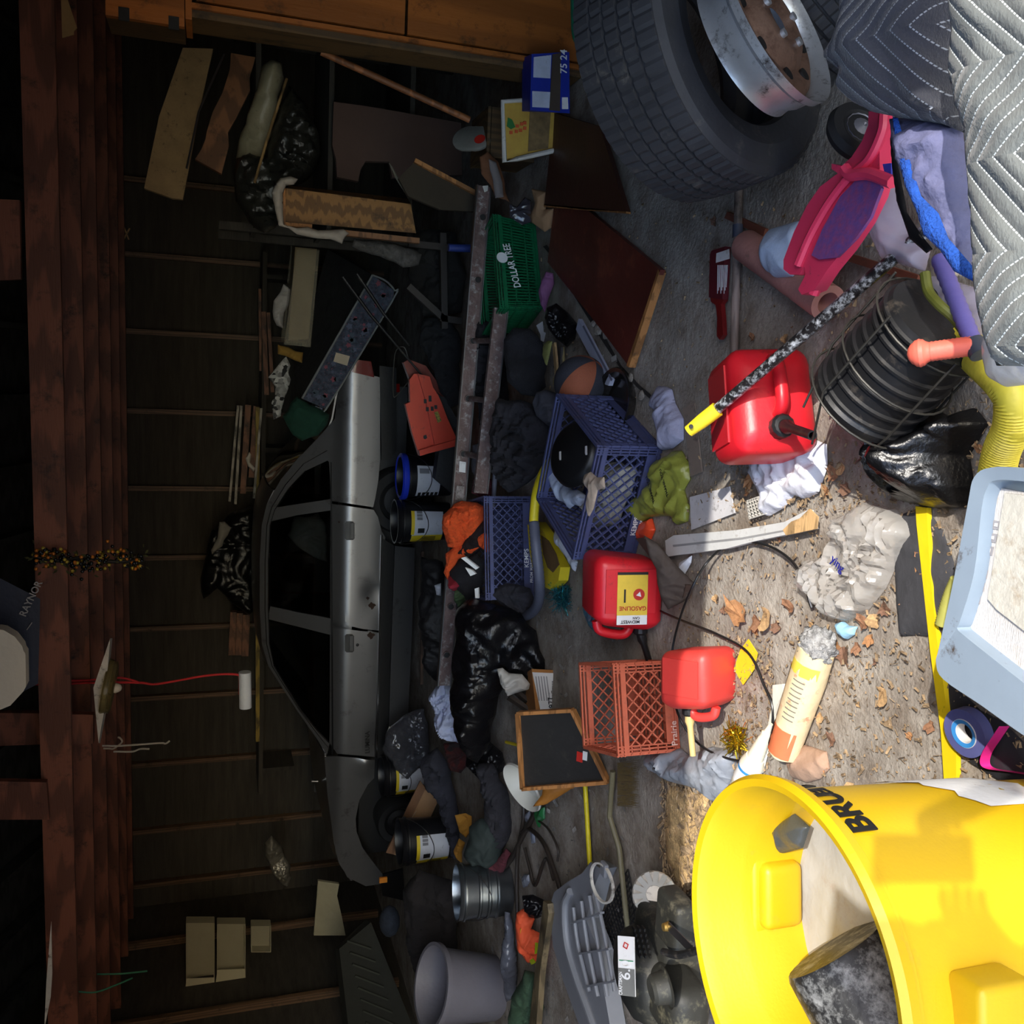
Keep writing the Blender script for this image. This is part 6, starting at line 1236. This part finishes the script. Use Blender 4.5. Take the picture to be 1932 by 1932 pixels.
H('vest', [(975,1722),(990,1712),(998,1730),(1010,1732),(1002,1752),(1022,1762),(1022,1785),(1018,1800),(1010,1816),(996,1815),(985,1800),(976,1790),(974,1760)], (1025,1770), .05, M('orange_vest', (206,78,40), .8, var=.1, bump=.2), 'small orange safety vest with neon yellow patches among the litter', 'vest', seed=85, fold=.45)
vs_ = bpy.data.objects['vest']; 
mk('neon_patch', slab([(1011,1778),(1020,1780),(1019,1796),(1010,1800)], ('z', .10), .004), M('neon_yellow', (206,224,30), .6), vs_); mk('neon_patch', slab([(1000,1812),(1006,1808),(1012,1816),(1004,1820)], ('z', .08), .004), M('neon_yellow', (206,224,30), .6), vs_)
mk('amber_patch', slab([(977,1750),(984,1752),(980,1775),(976,1772)], ('z', .12), .004), M('amber_patch', (230,150,50), .6), vs_)
mk('old_plank', slab([(1036,1698),(1044,1704),(1046,1722),(1030,1830),(1022,1940),(1008,1940),(1020,1830),(1034,1718)], ('z', .09), .03, .004), wood('old_plank', (104,90,66)), label='worn narrow wooden plank running left past the orange vest', cat='plank')
H('green_net', [(990,1830),(1010,1835),(1022,1860),(1025,1940),(960,1940),(965,1880)], (1035,1900), .08, M('green_mesh', (44,66,48), .9, var=.4, scale=24, bump=.5), 'dark green netting at the left edge beside the old plank', 'netting', seed=86, fold=.4)
H('plastic_wrap', [(952,1720),(962,1722),(975,1800),(975,1880),(955,1890),(945,1830)], (985,1830), .05, M('grey_glossy_wrap', (100,102,112), .2, var=.3, bump=.3), 'grey glossy plastic wrap between the metal can and the grey bin', 'film', seed=87, fold=.5)
H('dark_wrap', [(985,1690),(1005,1688),(1030,1700),(1032,1725),(1012,1730),(990,1715)], (1035,1710), .07, m_bag2, 'black plastic scrap beside the end of the old plank', 'film', seed=88, fold=.4)
# ---- left rear corner
tr_m = M('ivory_tray', (150,144,122), .6, var=.06)
for k, (q, lb) in enumerate((((352,1736,404,1868), 'ivory plastic tray standing highest by the left wall'), ((410,1738,462,1852), 'ivory plastic tray below the highest one by the left wall'), ((474,1742,510,1790), 'smaller ivory tray piece below the two trays'))):
    t = thing('plastic_tray', lb, 'tray', D(q[2], (q[1]+q[3])/2, 8.0)); y = 8.0
    mk('bottom', slab([(q[0],q[1]),(q[2],q[1]),(q[2],q[3]),(q[0],q[3])], ('y', y), .01), tr_m, t)
    for a_, b__ in (((q[0],q[1]),(q[2],q[1])), ((q[2],q[1]),(q[2],q[3])), ((q[2],q[3]),(q[0],q[3])), ((q[0],q[3]),(q[0],q[1]))): p0, p1 = D(*a_, y-.05), D(*b__, y-.05); mk('wall', B().bar(p0, p1, .1, .008), tr_m, t)
    if k < 2: p0, p1 = D(q[0]-2,q[3]-14,y-.12), D(q[2]-2,q[3]-16,y-.12); mk('front_lip', B().hexa([D(q[0],q[3]-22,y-.12), D(q[2],q[3]-24,y-.12), D(q[2]+2,q[3],y-.12), D(q[0]-3,q[3]+2,y-.12)]+[D(q[0],q[3]-22,y-.1), D(q[2],q[3]-24,y-.1), D(q[2]+2,q[3],y-.1), D(q[0]-3,q[3]+2,y-.1)]), M('ivory_lip', (180,174,148), .6, var=.04), t)
mk('shelf_plank', B().bar(D(250,1895,7.9), D(480,1862,8.0), .2, .03), m_wd, label='rough brown plank fixed under the ivory trays', cat='plank')
heap('foil_bundle', [(500,1590),(512,1576),(525,1590),(545,1625),(550,1655),(542,1672),(528,1665),(510,1640),(500,1615)], ('y', 8.0), .1, M('foil_wrap', (130,126,116), .35, .5, var=.3, scale=16, bump=.5), 'bundle wrapped in crinkled foil plastic hanging near the left corner', 'bundle', seed=89, fold=.3, fs=18)
std('white_board', [(600,1662),(640,1668),(636,1690),(645,1730),(652,1765),(592,1765)], 7.6, .03, M('chalky_board', (158,152,128), .8, var=.1), 'chalky off-white board standing beyond the car front', 'board')
rm_ = thing('floor_mat', 'dark ribbed rubber mat leaning at the left', 'mat', D(720, 1850, 6.6))
mk('sheet', B().hexa(qd([(640,1790),(700,1740),(780,1940),(660,1960)], 6.6, [(632,1790),(690,1735),(770,1940),(650,1960)], 6.75)), M('rubber_mat', (38,40,36), .8, var=.2), rm_)
for k in range(8): mk('rib', B().bar(D(655+k*5,1775+k*22,6.58), D(700+k*8,1760+k*24+30,6.58), .012, .012), M('rubber_rib', (60,62,56), .7), rm_)
bl = thing('yarn_ball', 'blue grey knitted ball in the dark left of the car', 'ball', D(735, 1738, 6.4)); mk('body', B().ball(D(735,1738,6.4), .1, 1.2, 1, .8), M('blue_knit', (44,50,62), .95, var=.3, scale=30, bump=.6), bl)
H('rust_basket', [(820,1756),(845,1752),(848,1800),(842,1850),(830,1840),(820,1815),(815,1800),(822,1785)], (870,1790), .08, M('rust_wicker', (96,60,48), .9, var=.5, scale=40, bump=.6), 'rusty brown wicker basket scrap left of the metal can', 'basket', seed=91, fold=.3)
mk('orange_lighter', B().box(D(723,1660,6.5), (.04,.02,.06)), M('orange_plastic_b', (214,130,40), .5), label='tiny orange plastic piece in the dark beyond the front bumper', cat='plastic')
mk('valve', B().tube([D(588,1474,7.2), D(600,1474,7.2)], .012, 12), m_steel, label='small bright chrome fitting standing above the car hood', cat='fitting')
# ---- centre: knit blanket, shoes, small stuff round the crates
kb_ = M('orange_knit', (220,84,34), .95, var=.25, scale=30, bump=.9, bscale=60, dirt=.1, dirtc=(60,26,20))
H('knit_blanket', [(838,970),(858,950),(870,945),(900,948),(912,955),(912,985),(900,1010),(880,1025),(865,1035),(845,1032),(836,1000)], (1000,985), .09, kb_, 'bright orange knitted blanket draped over the ladder rail', 'blanket', seed=92, fold=.25, fs=24)
H('knit_blanket', [(840,1045),(860,1030),(885,1028),(905,1032),(890,1045),(865,1055),(855,1075),(845,1095),(837,1080)], (1000,1060), .05, kb_, 'folded lower end of the orange knit beside the black shoe', 'blanket', seed=93, fold=.25, fs=24)
H('knit_blanket', [(895,1010),(918,1000),(925,1020),(922,1045),(905,1030)], (1000,1020), .05, kb_, 'corner of the orange knit showing behind the smaller blue crate', 'blanket', seed=96, fold=.25, fs=24)
H('black_scarf', [(862,1040),(905,990),(918,975),(925,1000),(910,1030),(890,1050),(868,1048)], (1000,1015), .07, M('black_knit', (30,18,20), .95, var=.3, bump=.8), 'black knitted edging lying across the orange blanket', 'scarf', seed=94, fold=.3)
H('sneaker', [(848,1078),(870,1055),(900,1045),(915,1060),(912,1100),(900,1130),(880,1132),(862,1110),(850,1100)], (1000,1090), .1, m_cloth_d, 'black cloth with white stripes beside the orange blanket', 'shoe', seed=95, fold=.15, ridged=False)
sn = bpy.data.objects['sneaker']
for q in ([(872,1052),(880,1050),(905,1070),(900,1074),(882,1060)], [(880,1070),(893,1075),(900,1082),(890,1086)], [(898,1110),(904,1108),(905,1128),(899,1128)]): mk('white_stripe', B().prism([PL(X,Y,G(1000,1090,0)+V((0,-.13,.13)),V((0,-.7,.45))) for X,Y in q], (0,-.01,.01)), m_lettw, sn)
H('red_cloth', [(850,1085),(870,1088),(880,1100),(865,1112),(855,1105)], (1000,1095), .11, M('crimson_cloth', (150,34,52), .9), 'small crimson cloth under the black striped cloth', 'cloth', seed=97)
H('green_leaves', [(860,1108),(890,1098),(892,1110),(880,1130),(868,1145),(858,1130)], (1000,1120), .08, M('green_fake_leaf', (58,80,52), .8, var=.4, scale=20), 'dull green artificial leaves behind the ladder', 'plant', seed=98, fold=.4)
H('paper_scrap', [(820,1104),(832,1100),(832,1124),(824,1122)], (900,1112), .03, m_wbag, 'small white paper scrap under the car sill', 'paper', seed=99)
# hoses
hs = thing('vacuum_hose', 'grey flexible hose joined to a yellow tube bending round the smaller blue crate', 'hose', G(1010, 1050, .1))
mk('yellow_section', B().tube(bez([G(X,Y,z) for X,Y,z in ((1038,872,.22),(1024,895,.22),(1012,930,.2),(1008,965,.2),(1007,985,.2))], 6), .022, 12), m_yel2, hs)
pth = bez([G(X,Y,z) for X,Y,z in ((1007,985,.2),(1012,1040,.2),(1018,1100,.17),(1016,1135,.12),(1004,1155,.08),(985,1165,.05))], 14)
mk('grey_section', B().tube(pth, [.024+.0025*(k % 2) for k in range(len(pth))], 14), M('grey_hose', (92,94,110), .5), hs, sharp=80)
ys_ = thing('yellow_scoop', 'yellow plastic scoop with a brown stained tray beside the blue crate', 'scoop', G(1045, 1060, 0))
mk('rim', slab([(1012,990),(1030,985),(1048,1010),(1060,1040),(1076,1070),(1072,1095),(1056,1112),(1040,1105),(1024,1080),(1016,1040)], ('z', .03), .05, .01), m_yel2, ys_)
mk('stain', slab([(1022,1010),(1036,1020),(1050,1045),(1056,1065),(1044,1080),(1034,1070),(1026,1045)], ('z', .081), .004), M('brown_stain', (110,84,48), .8, var=.3), ys_)
heap('white_cloth', [(1050,1000),(1068,1005),(1090,1060),(1086,1078),(1076,1060),(1056,1030)], ('z', .08), .04, m_wbag, 'white cloth corner poking out beside the big blue crate', 'cloth', seed=100, fold=.4)
# crate contents
pc_ = G(1085, 855, .26); pa_ = V((.25,-.3,.9))
pn2 = thing('black_pan', 'round black pan with two white stickers sitting in the big blue crate', 'pan', pc_)
mk('body', B().lathe([(0,.03),(.11,.03),(.125,.02),(.14,-.01),(.13,-.04),(.1,-.07),(0,-.07)], pc_, pa_, 44), M('black_enamel', (18,18,20), .4, bump=0), pn2)
for X, Y in ((1106,850),(1057,860)): patch(pn2, PL(X, Y, pc_+pa_.normalized()*.034, pa_), RGT, camN, pa_.normalized(), .035, .02, m_paper, 'sticker')
heap('white_bag', [(1036,880),(1050,885),(1062,905),(1080,925),(1100,930),(1108,940),(1095,955),(1075,960),(1058,945),(1046,915)], ('z', .20), .06, M('white_blue_film', (196,206,226), .35, var=.06, bump=.3), 'white plastic bag with blue print inside the big blue crate', 'bag', seed=101, fold=.4)
wbg = bpy.data.objects['white_bag.001']
text('PRODUCT', G(1072,935,.26), G(1062,905,.26)-G(1072,935,.26), V((0,0,1)).cross(G(1062,905,.26)-G(1072,935,.26)), .03, M('blue_bag_print', (60,130,210), .5, bump=0), wbg) if 0 else None
heap('paper_heap', [(1130,900),(1150,870),(1200,880),(1190,930),(1160,990),(1130,1000),(1120,950)], ('z', .05), .08, M('shredded_paper', (190,184,170), .8, var=.4, scale=30, bump=.6), 'heap of pale shredded paper inside the big blue crate', 'paper', seed=102, fs=36, fold=.5)
heap('dirty_rag', [(1104,895),(1115,890),(1140,900),(1142,920),(1128,925),(1120,960),(1112,975),(1108,950),(1112,925),(1102,912)], ('z', .28), .03, M('stained_rag', (170,152,136), .9, var=.3, scale=14), 'stained rag hanging over the rim of the big blue crate', 'rag', seed=103, fold=.4)
# basketball
bc = G(1096, 722, .118); bsk = thing('basketball', 'dusty orange and black basketball on the concrete', 'ball', V((bc.x, bc.y, 0)))
b1, b2 = bmesh.new(), None
mb1, mb2 = M('dusty_orange_rubber', (150,84,58), .8, var=.15, bump=.3, bscale=150), M('dusty_black_rubber', (50,52,62), .8, var=.15, bump=.3, bscale=150)
nrm = V((.3,-.55,.1)).normalized(); u_ = (CAM-bc).normalized()
t = bmesh.new(); bmesh.ops.create_uvsphere(t, u_segments=48, v_segments=32, radius=.118); 
mt0 = frame(bc, cv(.55,-.8,0), cv(.5,.7,-.5)); bmesh.ops.transform(t, matrix=mt0, verts=t.verts)
for k, (mm, nm) in enumerate(((mb1, 'orange_panels'), (mb2, 'black_panels'))):
    c2 = t.copy(); dele = []
    for f in c2.faces:
        l = mt0.inverted() @ f.calc_center_median(); a = (math.atan2(l.y, l.x)/(2*math.pi)*6) % 2
        if (a < 1) == (k == 0): dele.append(f)
    bmesh.ops.delete(c2, geom=dele, context='FACES'); b = B(); b.bm.free(); b.bm = c2; b.uv = True; mk(nm, b, mm, bsk, sharp=180)
t.free()
wm = mk('white_corner_strip', slab([(1099,602),(1110,622),(1160,716),(1156,728),(1150,726),(1094,622)], ('z', .03), .02, .003), M('bluish_white_paint', (176,180,200), .5, var=.05), label='short white grooved moulding beside the basketball', cat='board')
mk('groove', slab([(1100,616),(1102,614),(1156,716),(1154,719)], ('z', .05), .003), M('shade_line', (110,112,130), .6), wm)
rb = thing('metal_bowl', 'dark round metal pan with a shiny rim on the concrete under the white moulding', 'pan', G(1170, 760, 0)); mk('body', B().lathe([(0,.01),(.11,.01),(.135,.05),(.15,.055),(.155,.05),(.14,.03),(.115,.0),(0,.0)], G(1172,765,.01), V((.1,-.1,1)), 44), M('dark_chrome', (90,86,84), .18, .9, bump=0), rb)
H('knee_pads', [(1012,740),(1030,735),(1050,742),(1060,762),(1062,800),(1050,812),(1030,800),(1012,785),(1004,760)], (1075,775), .1, M('grey_padding', (72,72,80), .8, var=.2, bump=.3), 'grey padded helmet shaped thing beside the basketball', 'padding', seed=104, fold=.2, ridged=False)
H('rubbish_bag', [(1032,580),(1050,572),(1072,590),(1090,612),(1085,640),(1070,655),(1050,640),(1034,620),(1028,600)], (1095,615), .1, m_bag2, 'small black bag between the maroon board and the green basket', 'bag', seed=105, fold=.4)
H('mauve_cloth', [(1030,512),(1044,516),(1046,535),(1036,560),(1028,590),(1020,575),(1016,550),(1022,530)], (1060,550), .04, M('mauve_cloth', (132,84,124), .9, var=.15, bump=.3), 'mauve cloth strip beside the green basket', 'cloth', seed=106, fold=.4)
std('white_card', [(1012,614),(1024,606),(1026,626),(1030,628),(1026,645),(1020,642),(1020,632)], 4.6, .01, M('white_card_b', (184,184,184), .7), 'small folded white card in front of the black round cushion', 'card', .001)
H('round_cushion', [(952,640),(970,618),(1000,620),(1025,650),(1032,690),(1030,730),(1010,748),(985,745),(962,720),(955,680)], (1050,685), .15, m_cloth_d, 'round black fabric cushion in front of the ladder', 'cushion', seed=107, fold=.1, ridged=False)
heap('olive_paper', [(1028,648),(1042,644),(1038,665),(1032,690),(1026,672)], ('z', .12), .02, M('olive_paper', (124,124,70), .8), 'olive green paper scrap beside the round black cushion', 'paper', seed=108)
for k, (a_, b__, lb) in enumerate((((1046,648),(1052,718), 'tan wooden stick beside the basketball'), ((1060,655),(1056,722), 'thin metal rod with tan clamps beside the basketball'))):
    mk('short_stick', B().bar(G(*a_, .05), G(*b__, .05), (.03,.012)[k], .012), (m_ply if k == 0 else m_steel), label=lb, cat='stick')
mk('hooked_tube', B().tube(bez([G(X,Y,.04) for X,Y in ((1062,655),(1064,700),(1056,724),(1048,728),(1046,718),(1052,700))], 5), .008, 8), M('tan_tube', (140,124,84), .5), label='bent tan tube hook beside the basketball', cat='tube')
# dark clothes and pots filling the middle
H('dark_clothes', [(900,600),(930,600),(960,620),(955,700),(960,760),(950,830),(930,850),(905,800),(898,700)], (985,720), .12, M('dusty_black_cloth', (34,32,36), .95, var=.4, scale=10, bump=.5), 'dusty black clothes under the ladder in the middle', 'clothes', seed=110, fold=.7, fs=14)
H('dark_clothes', [(940,750),(1000,760),(1040,790),(1040,860),(1010,900),(960,930),(930,890),(925,820)], (1050,850), .12, M('deep_grey_cloth', (38,36,42), .95, var=.35, scale=8, bump=.5), 'deep grey clothes spread beside the black pan', 'clothes', seed=111, fold=.7, fs=14)
H('burgundy_cloth', [(895,900),(910,895),(928,905),(930,935),(910,940),(890,930)], (1000,920), .06, M('burgundy_cloth', (84,28,38), .9), 'burgundy cloth behind the smaller blue crate', 'cloth', seed=112)
H('grey_hood', [(892,840),(905,835),(920,850),(926,880),(915,910),(898,905),(890,870)], (990,870), .07, M('grey_fabric', (86,84,90), .9, var=.3, scale=14), 'grey fabric bundle under the ladder rail', 'cloth', seed=113, fold=.3)
mk('grey_wand', B().tube([D(960,815,4.7), D(948,848,4.7), D(935,880,4.72), D(930,960,4.8)], [.018,.022,.014,.012], 12), M('grey_wand_plastic', (98,98,110), .5), label='grey plastic tube leaning behind the burgundy cloth', cat='tube')
H('dark_bags', [(800,600),(850,600),(870,640),(868,700),(880,760),(850,770),(830,740),(820,700),(790,650)], (900,690), .1, M('murky_fabric', (30,30,32), .95, var=.3, bump=.4), 'murky dark fabric behind the ladder by the snow thrower', 'cloth', seed=114, fold=.3)
H('dark_bags', [(780,430),(860,440),(880,520),(870,590),(800,600),(770,520)], (900,520), .1, M('murky_fabric_b', (34,32,30), .95, var=.3, bump=.4), 'murky dark fabric behind the ladder near the blue pipe', 'cloth', seed=115, fold=.3)
H('dark_bags', [(790,1640),(850,1660),(868,1680),(860,1760),(865,1840),(850,1900),(790,1850),(770,1760),(760,1680)], (900,1760), .14, M('murky_fabric_c', (32,28,30), .95, var=.3, bump=.4), 'murky dark fabric pile left of the warning bucket', 'cloth', seed=116, fold=.3)
H('dark_clothes', [(955,1100),(1000,1110),(1010,1150),(980,1160),(945,1140),(925,1120)], (1020,1130), .08, m_cloth_b, 'charcoal cloth at the foot of the smaller blue crate', 'clothes', seed=117)
H('dark_clothes', [(795,1050),(835,1060),(845,1150),(850,1260),(830,1290),(800,1260),(790,1150)], (870,1160), .08, M('black_tarp', (28,26,28), .6, var=.3, bump=.3), 'black tarp on the floor along the car sill', 'tarp', seed=118, fold=.3)
mk('thin_rail', B().bar(D(797,1040,6.6), D(795,1290,6.6), .03, .02), wood('dark_rail', (84,60,44)), label='thin dark wooden rail lying along the car sill', cat='board')
# things near the fuel cans
H('blue_sandal', [(1098,1128),(1112,1120),(1120,1135),(1130,1160),(1140,1190),(1125,1196),(1110,1180),(1100,1155)], (1145,1160), .03, M('teal_rubber', (80,150,170), .5, var=.3, rgb2=(60,30,60), scale=30), 'teal and purple flip flop behind the labelled red can', 'sandal', seed=119)
H('dark_straps', [(1215,1010),(1240,1025),(1270,1060),(1310,1100),(1300,1130),(1260,1150),(1240,1100),(1225,1050)], (1320,1080), .04, M('dark_strap', (70,60,54), .8, var=.3), 'dark straps and bar between the labelled can and the white moulding', 'strap', seed=120)
mk('dark_bar', slab([(1208,1016),(1222,1014),(1304,1104),(1298,1128),(1286,1126),(1246,1066)], ('z', .03), .02, .003), M('dark_brown_bar', (74,58,50), .7, dirt=.2), label='dark brown bar angled beside the labelled red can', cat='bar')
heap('stone_blade', [(1286,1060),(1306,1048),(1304,1062),(1292,1084),(1286,1080)], ('z', .01), .02, m_wbag, 'white plastic sliver between the moulding and the dark bar', 'plastic', seed=121)
hs2 = B().tube(bez([C(X,Y,2.9) for X,Y in ((1118,-20),(1125,10),(1112,50),(1096,74),(1088,60),(1086,0),(1086,-20))], 8), .017, 12); mk('green_hose', hs2, M('green_hose', (30,110,80), .4), label='loop of dark green hose in front of the wardrobe foot', cat='hose')
litter2 = random.Random(12); b = B(); rd = litter2
for _ in range(1600):
    X, Y = rd.uniform(880,1180), rd.uniform(600,1932); p = G(X, Y, .004); a = rd.uniform(0,6.28); L = rd.uniform(.01,.05)*rd.random(); w2 = L*rd.choice((.15,.5,.8)); d = V((math.cos(a), math.sin(a), rd.uniform(0,.4)))*L/2; s = V((-math.sin(a), math.cos(a), 0))*w2/2; p.z += d.z+.002
    b.add([p-d-s, p+d-s, p+d+s, p-d+s], [(0,1,2,3)])
mk('floor_litter', b, M('shade_litter', (104,92,84), .9, var=.8, scale=14, bump=0, rgb2=(190,186,180)), label='fine scatter of paper and dust scraps over the shaded floor', cat='litter', kind='stuff', sharp=None)
# ================================================================ the photographer, whose shadow falls across the yellow bin
def skin(name, nodes, edges, mat, parent, root=0, sub=2):
    me = bpy.data.meshes.new(name); o0 = ORG[parent.name] if parent else V()
    me.from_pydata([tuple(V(p)-o0) for p, r in nodes], edges, []); me.update()
    ob = bpy.data.objects.new(name, me); sc.collection.objects.link(ob); ob.parent = parent; ORG[ob.name] = o0
    bm = bmesh.new(); bm.from_mesh(me); ly = bm.verts.layers.skin.verify()
    for i, v in enumerate(bm.verts): v[ly].radius = (nodes[i][1], nodes[i][1]*(nodes[i][2] if len(nodes[i]) > 2 else 1)); v[ly].use_root = (i == root)
    bm.to_mesh(me); bm.free(); me.materials.append(mat)
    m = ob.modifiers.new('skin', 'SKIN'); m.use_smooth_shade = True
    s = ob.modifiers.new('sub', 'SUBSURF'); s.levels = sub; s.render_levels = sub
    return ob
hd = CAM - SUN*.33 - RGT*.20 + V((0,0,-.06)); bk_ = -camN
def pp(r_, b_, z): return V((hd.x, hd.y, 0)) + RGT*r_ + bk_*b_ + V((0,0,z))
hz = hd.z
per = thing('person', 'person in a dark jacket behind the phone, whose shadow falls on the yellow bin', 'person', pp(0,.05,0))
m_jk = M('dark_jacket_cloth', (40,44,54), .9, var=.2, bump=.3); m_jn = M('dark_jeans', (36,42,58), .9, var=.2, bump=.3); m_skn = M('skin', (196,146,120), .5, var=.06, bump=.05, sss=.1)
P_ = lambda *a: pp(*a)
hl, hr = CAM - RGT*.05 - FWD*.03 + DWN*.10, CAM + RGT*.045 - FWD*.03 + DWN*.07
nd = [(P_(0,.05,.98),.15),(P_(0,.06,1.2),.14),(P_(0,.07,hz-.36),.16),(P_(0,.06,hz-.24),.09),
      (P_(-.17,.07,hz-.30),.075),(P_(-.26,-.02,hz-.52),.055),(P_(-.14,-.16,hz-.38),.042),
      (P_(.17,.07,hz-.30),.075),(P_(.30,-.02,hz-.50),.055),(P_(.24,-.14,hz-.34),.042)]
skin('jacket', nd, [(0,1),(1,2),(2,3),(2,4),(4,5),(5,6),(2,7),(7,8),(8,9)], m_jk, per)
lg = [(P_(0,.05,.96),.14),(P_(-.1,.05,.86),.095),(P_(-.11,.0,.48),.065),(P_(-.12,.06,.12),.045),(P_(.1,.05,.86),.095),(P_(.11,.0,.48),.065),(P_(.12,.06,.12),.045)]
skin('trousers', lg, [(0,1),(1,2),(2,3),(0,4),(4,5),(5,6)], m_jn, per)
for s_ in (-1, 1): mk('shoe', B().rbox(P_(.12*s_,-.02,.05), (.10,.28,.10), .035, seg=4), m_blk, per)
skin('head', [(P_(0,.05,hz-.22),.05),(P_(0,.03,hz-.12),.055),(P_(0,.0,hz-.04),.085),(P_(0,.0,hz+.05),.085),(P_(0,-.09,hz-.02),.014)], [(0,1),(1,2),(2,3),(2,4)], m_skn, per, root=2)
for s_ in (-1, 1):
    mk('eye', B().ball(P_(.032*s_,-.078,hz+.005), .012), m_lettw, per); mk('ear', B().ball(P_(.088*s_,.01,hz-.01), .026, .4, .7, 1), m_skn, per)
mk('mouth', B().ball(P_(0,-.078,hz-.065), .022, 1, .3, .28), M('lips', (160,90,84), .5), per)
mk('cap', B().ball(P_(0,.01,hz+.05), .105, 1, 1.05, .78, 3), m_jn, per); mk('cap_peak', B().rbox(P_(0,-.12,hz+.05), (.14,.12,.012), .005), m_jn, per)
# hands closed round the phone: palm, four fingers, thumb each
for s_, hp_, wr in ((-1, hl, nd[6][0]), (1, hr, nd[9][0])):
    pc_ = hp_ + RGT*s_*.035 - FWD*.01
    nn = [(wr,.03),(wr.lerp(pc_,.7),.026),(pc_,.034)]; ed = [(0,1),(1,2)]
    for k in range(4):
        b0 = pc_ + (-DWN)*(.03-.02*k) + FWD*.012; i = len(nn)
        nn += [(b0,.0095),(b0-RGT*s_*.02+FWD*.016,.009),(b0-RGT*s_*(.045-.004*abs(k-1))+FWD*.010,.0075)]; ed += [(2,i),(i,i+1),(i+1,i+2)]
    i = len(nn); nn += [(pc_-DWN*.02-FWD*.02,.011),(pc_-DWN*.04-RGT*s_*.03-FWD*.022,.009)]; ed += [(2,i),(i,i+1)]
    skin('hand', nn, ed, m_skn, per)
ph = thing('phone', 'phone held up by the person, casting the small square shadow on the yellow bin', 'phone', CAM - FWD*.02 + DWN*.04)
mk('body', B().rbox(CAM - FWD*.016 + DWN*.042, (.078,.160,.009), .004, Matrix((RGT, DWN, -FWD)).transposed()), m_blk, ph)
# every leaf gets a label of its own from what it lies next to
marks = {'the torn paper tube': (1520,1300), 'the yellow scrap of paper': (1408,1248), 'the clear crumpled bag': (1620,1060), 'the broken blue cup': (1600,1190), 'the grey tote': (1770,1180), 'the black rubbish bag in the sun': (1760,860), 'the white crumpled bag': (1500,890), 'the yellow bin': (1600,1480), 'the long white moulding': (1450,1010), 'the big leaning tyre': (1300,350), 'the roll of blue tape': (1830,1385), 'the pink foam tube': (1490,515), 'the brass end of the cable': (1528,1145)}
mp = {k: G(*v) for k, v in marks.items()}; grp = {}
for o in [o for o in sc.objects if o.name.startswith('dry_leaf')]:
    k = min(mp, key=lambda q: (mp[q]-o.location).length); grp.setdefault(k, []).append(((mp[k]-o.location).length, o.name))
ordn = ['nearest', 'second nearest', 'third nearest', 'fourth nearest', 'fifth nearest', 'sixth nearest', 'seventh nearest', 'eighth nearest', 'ninth nearest', 'tenth nearest', 'eleventh nearest', 'twelfth nearest']
for k, l in grp.items():
    for i, (d_, n_) in enumerate(sorted(l)): bpy.data.objects[n_]['label'] = 'curled dry brown leaf, %s to %s' % (ordn[min(i, 11)], k)
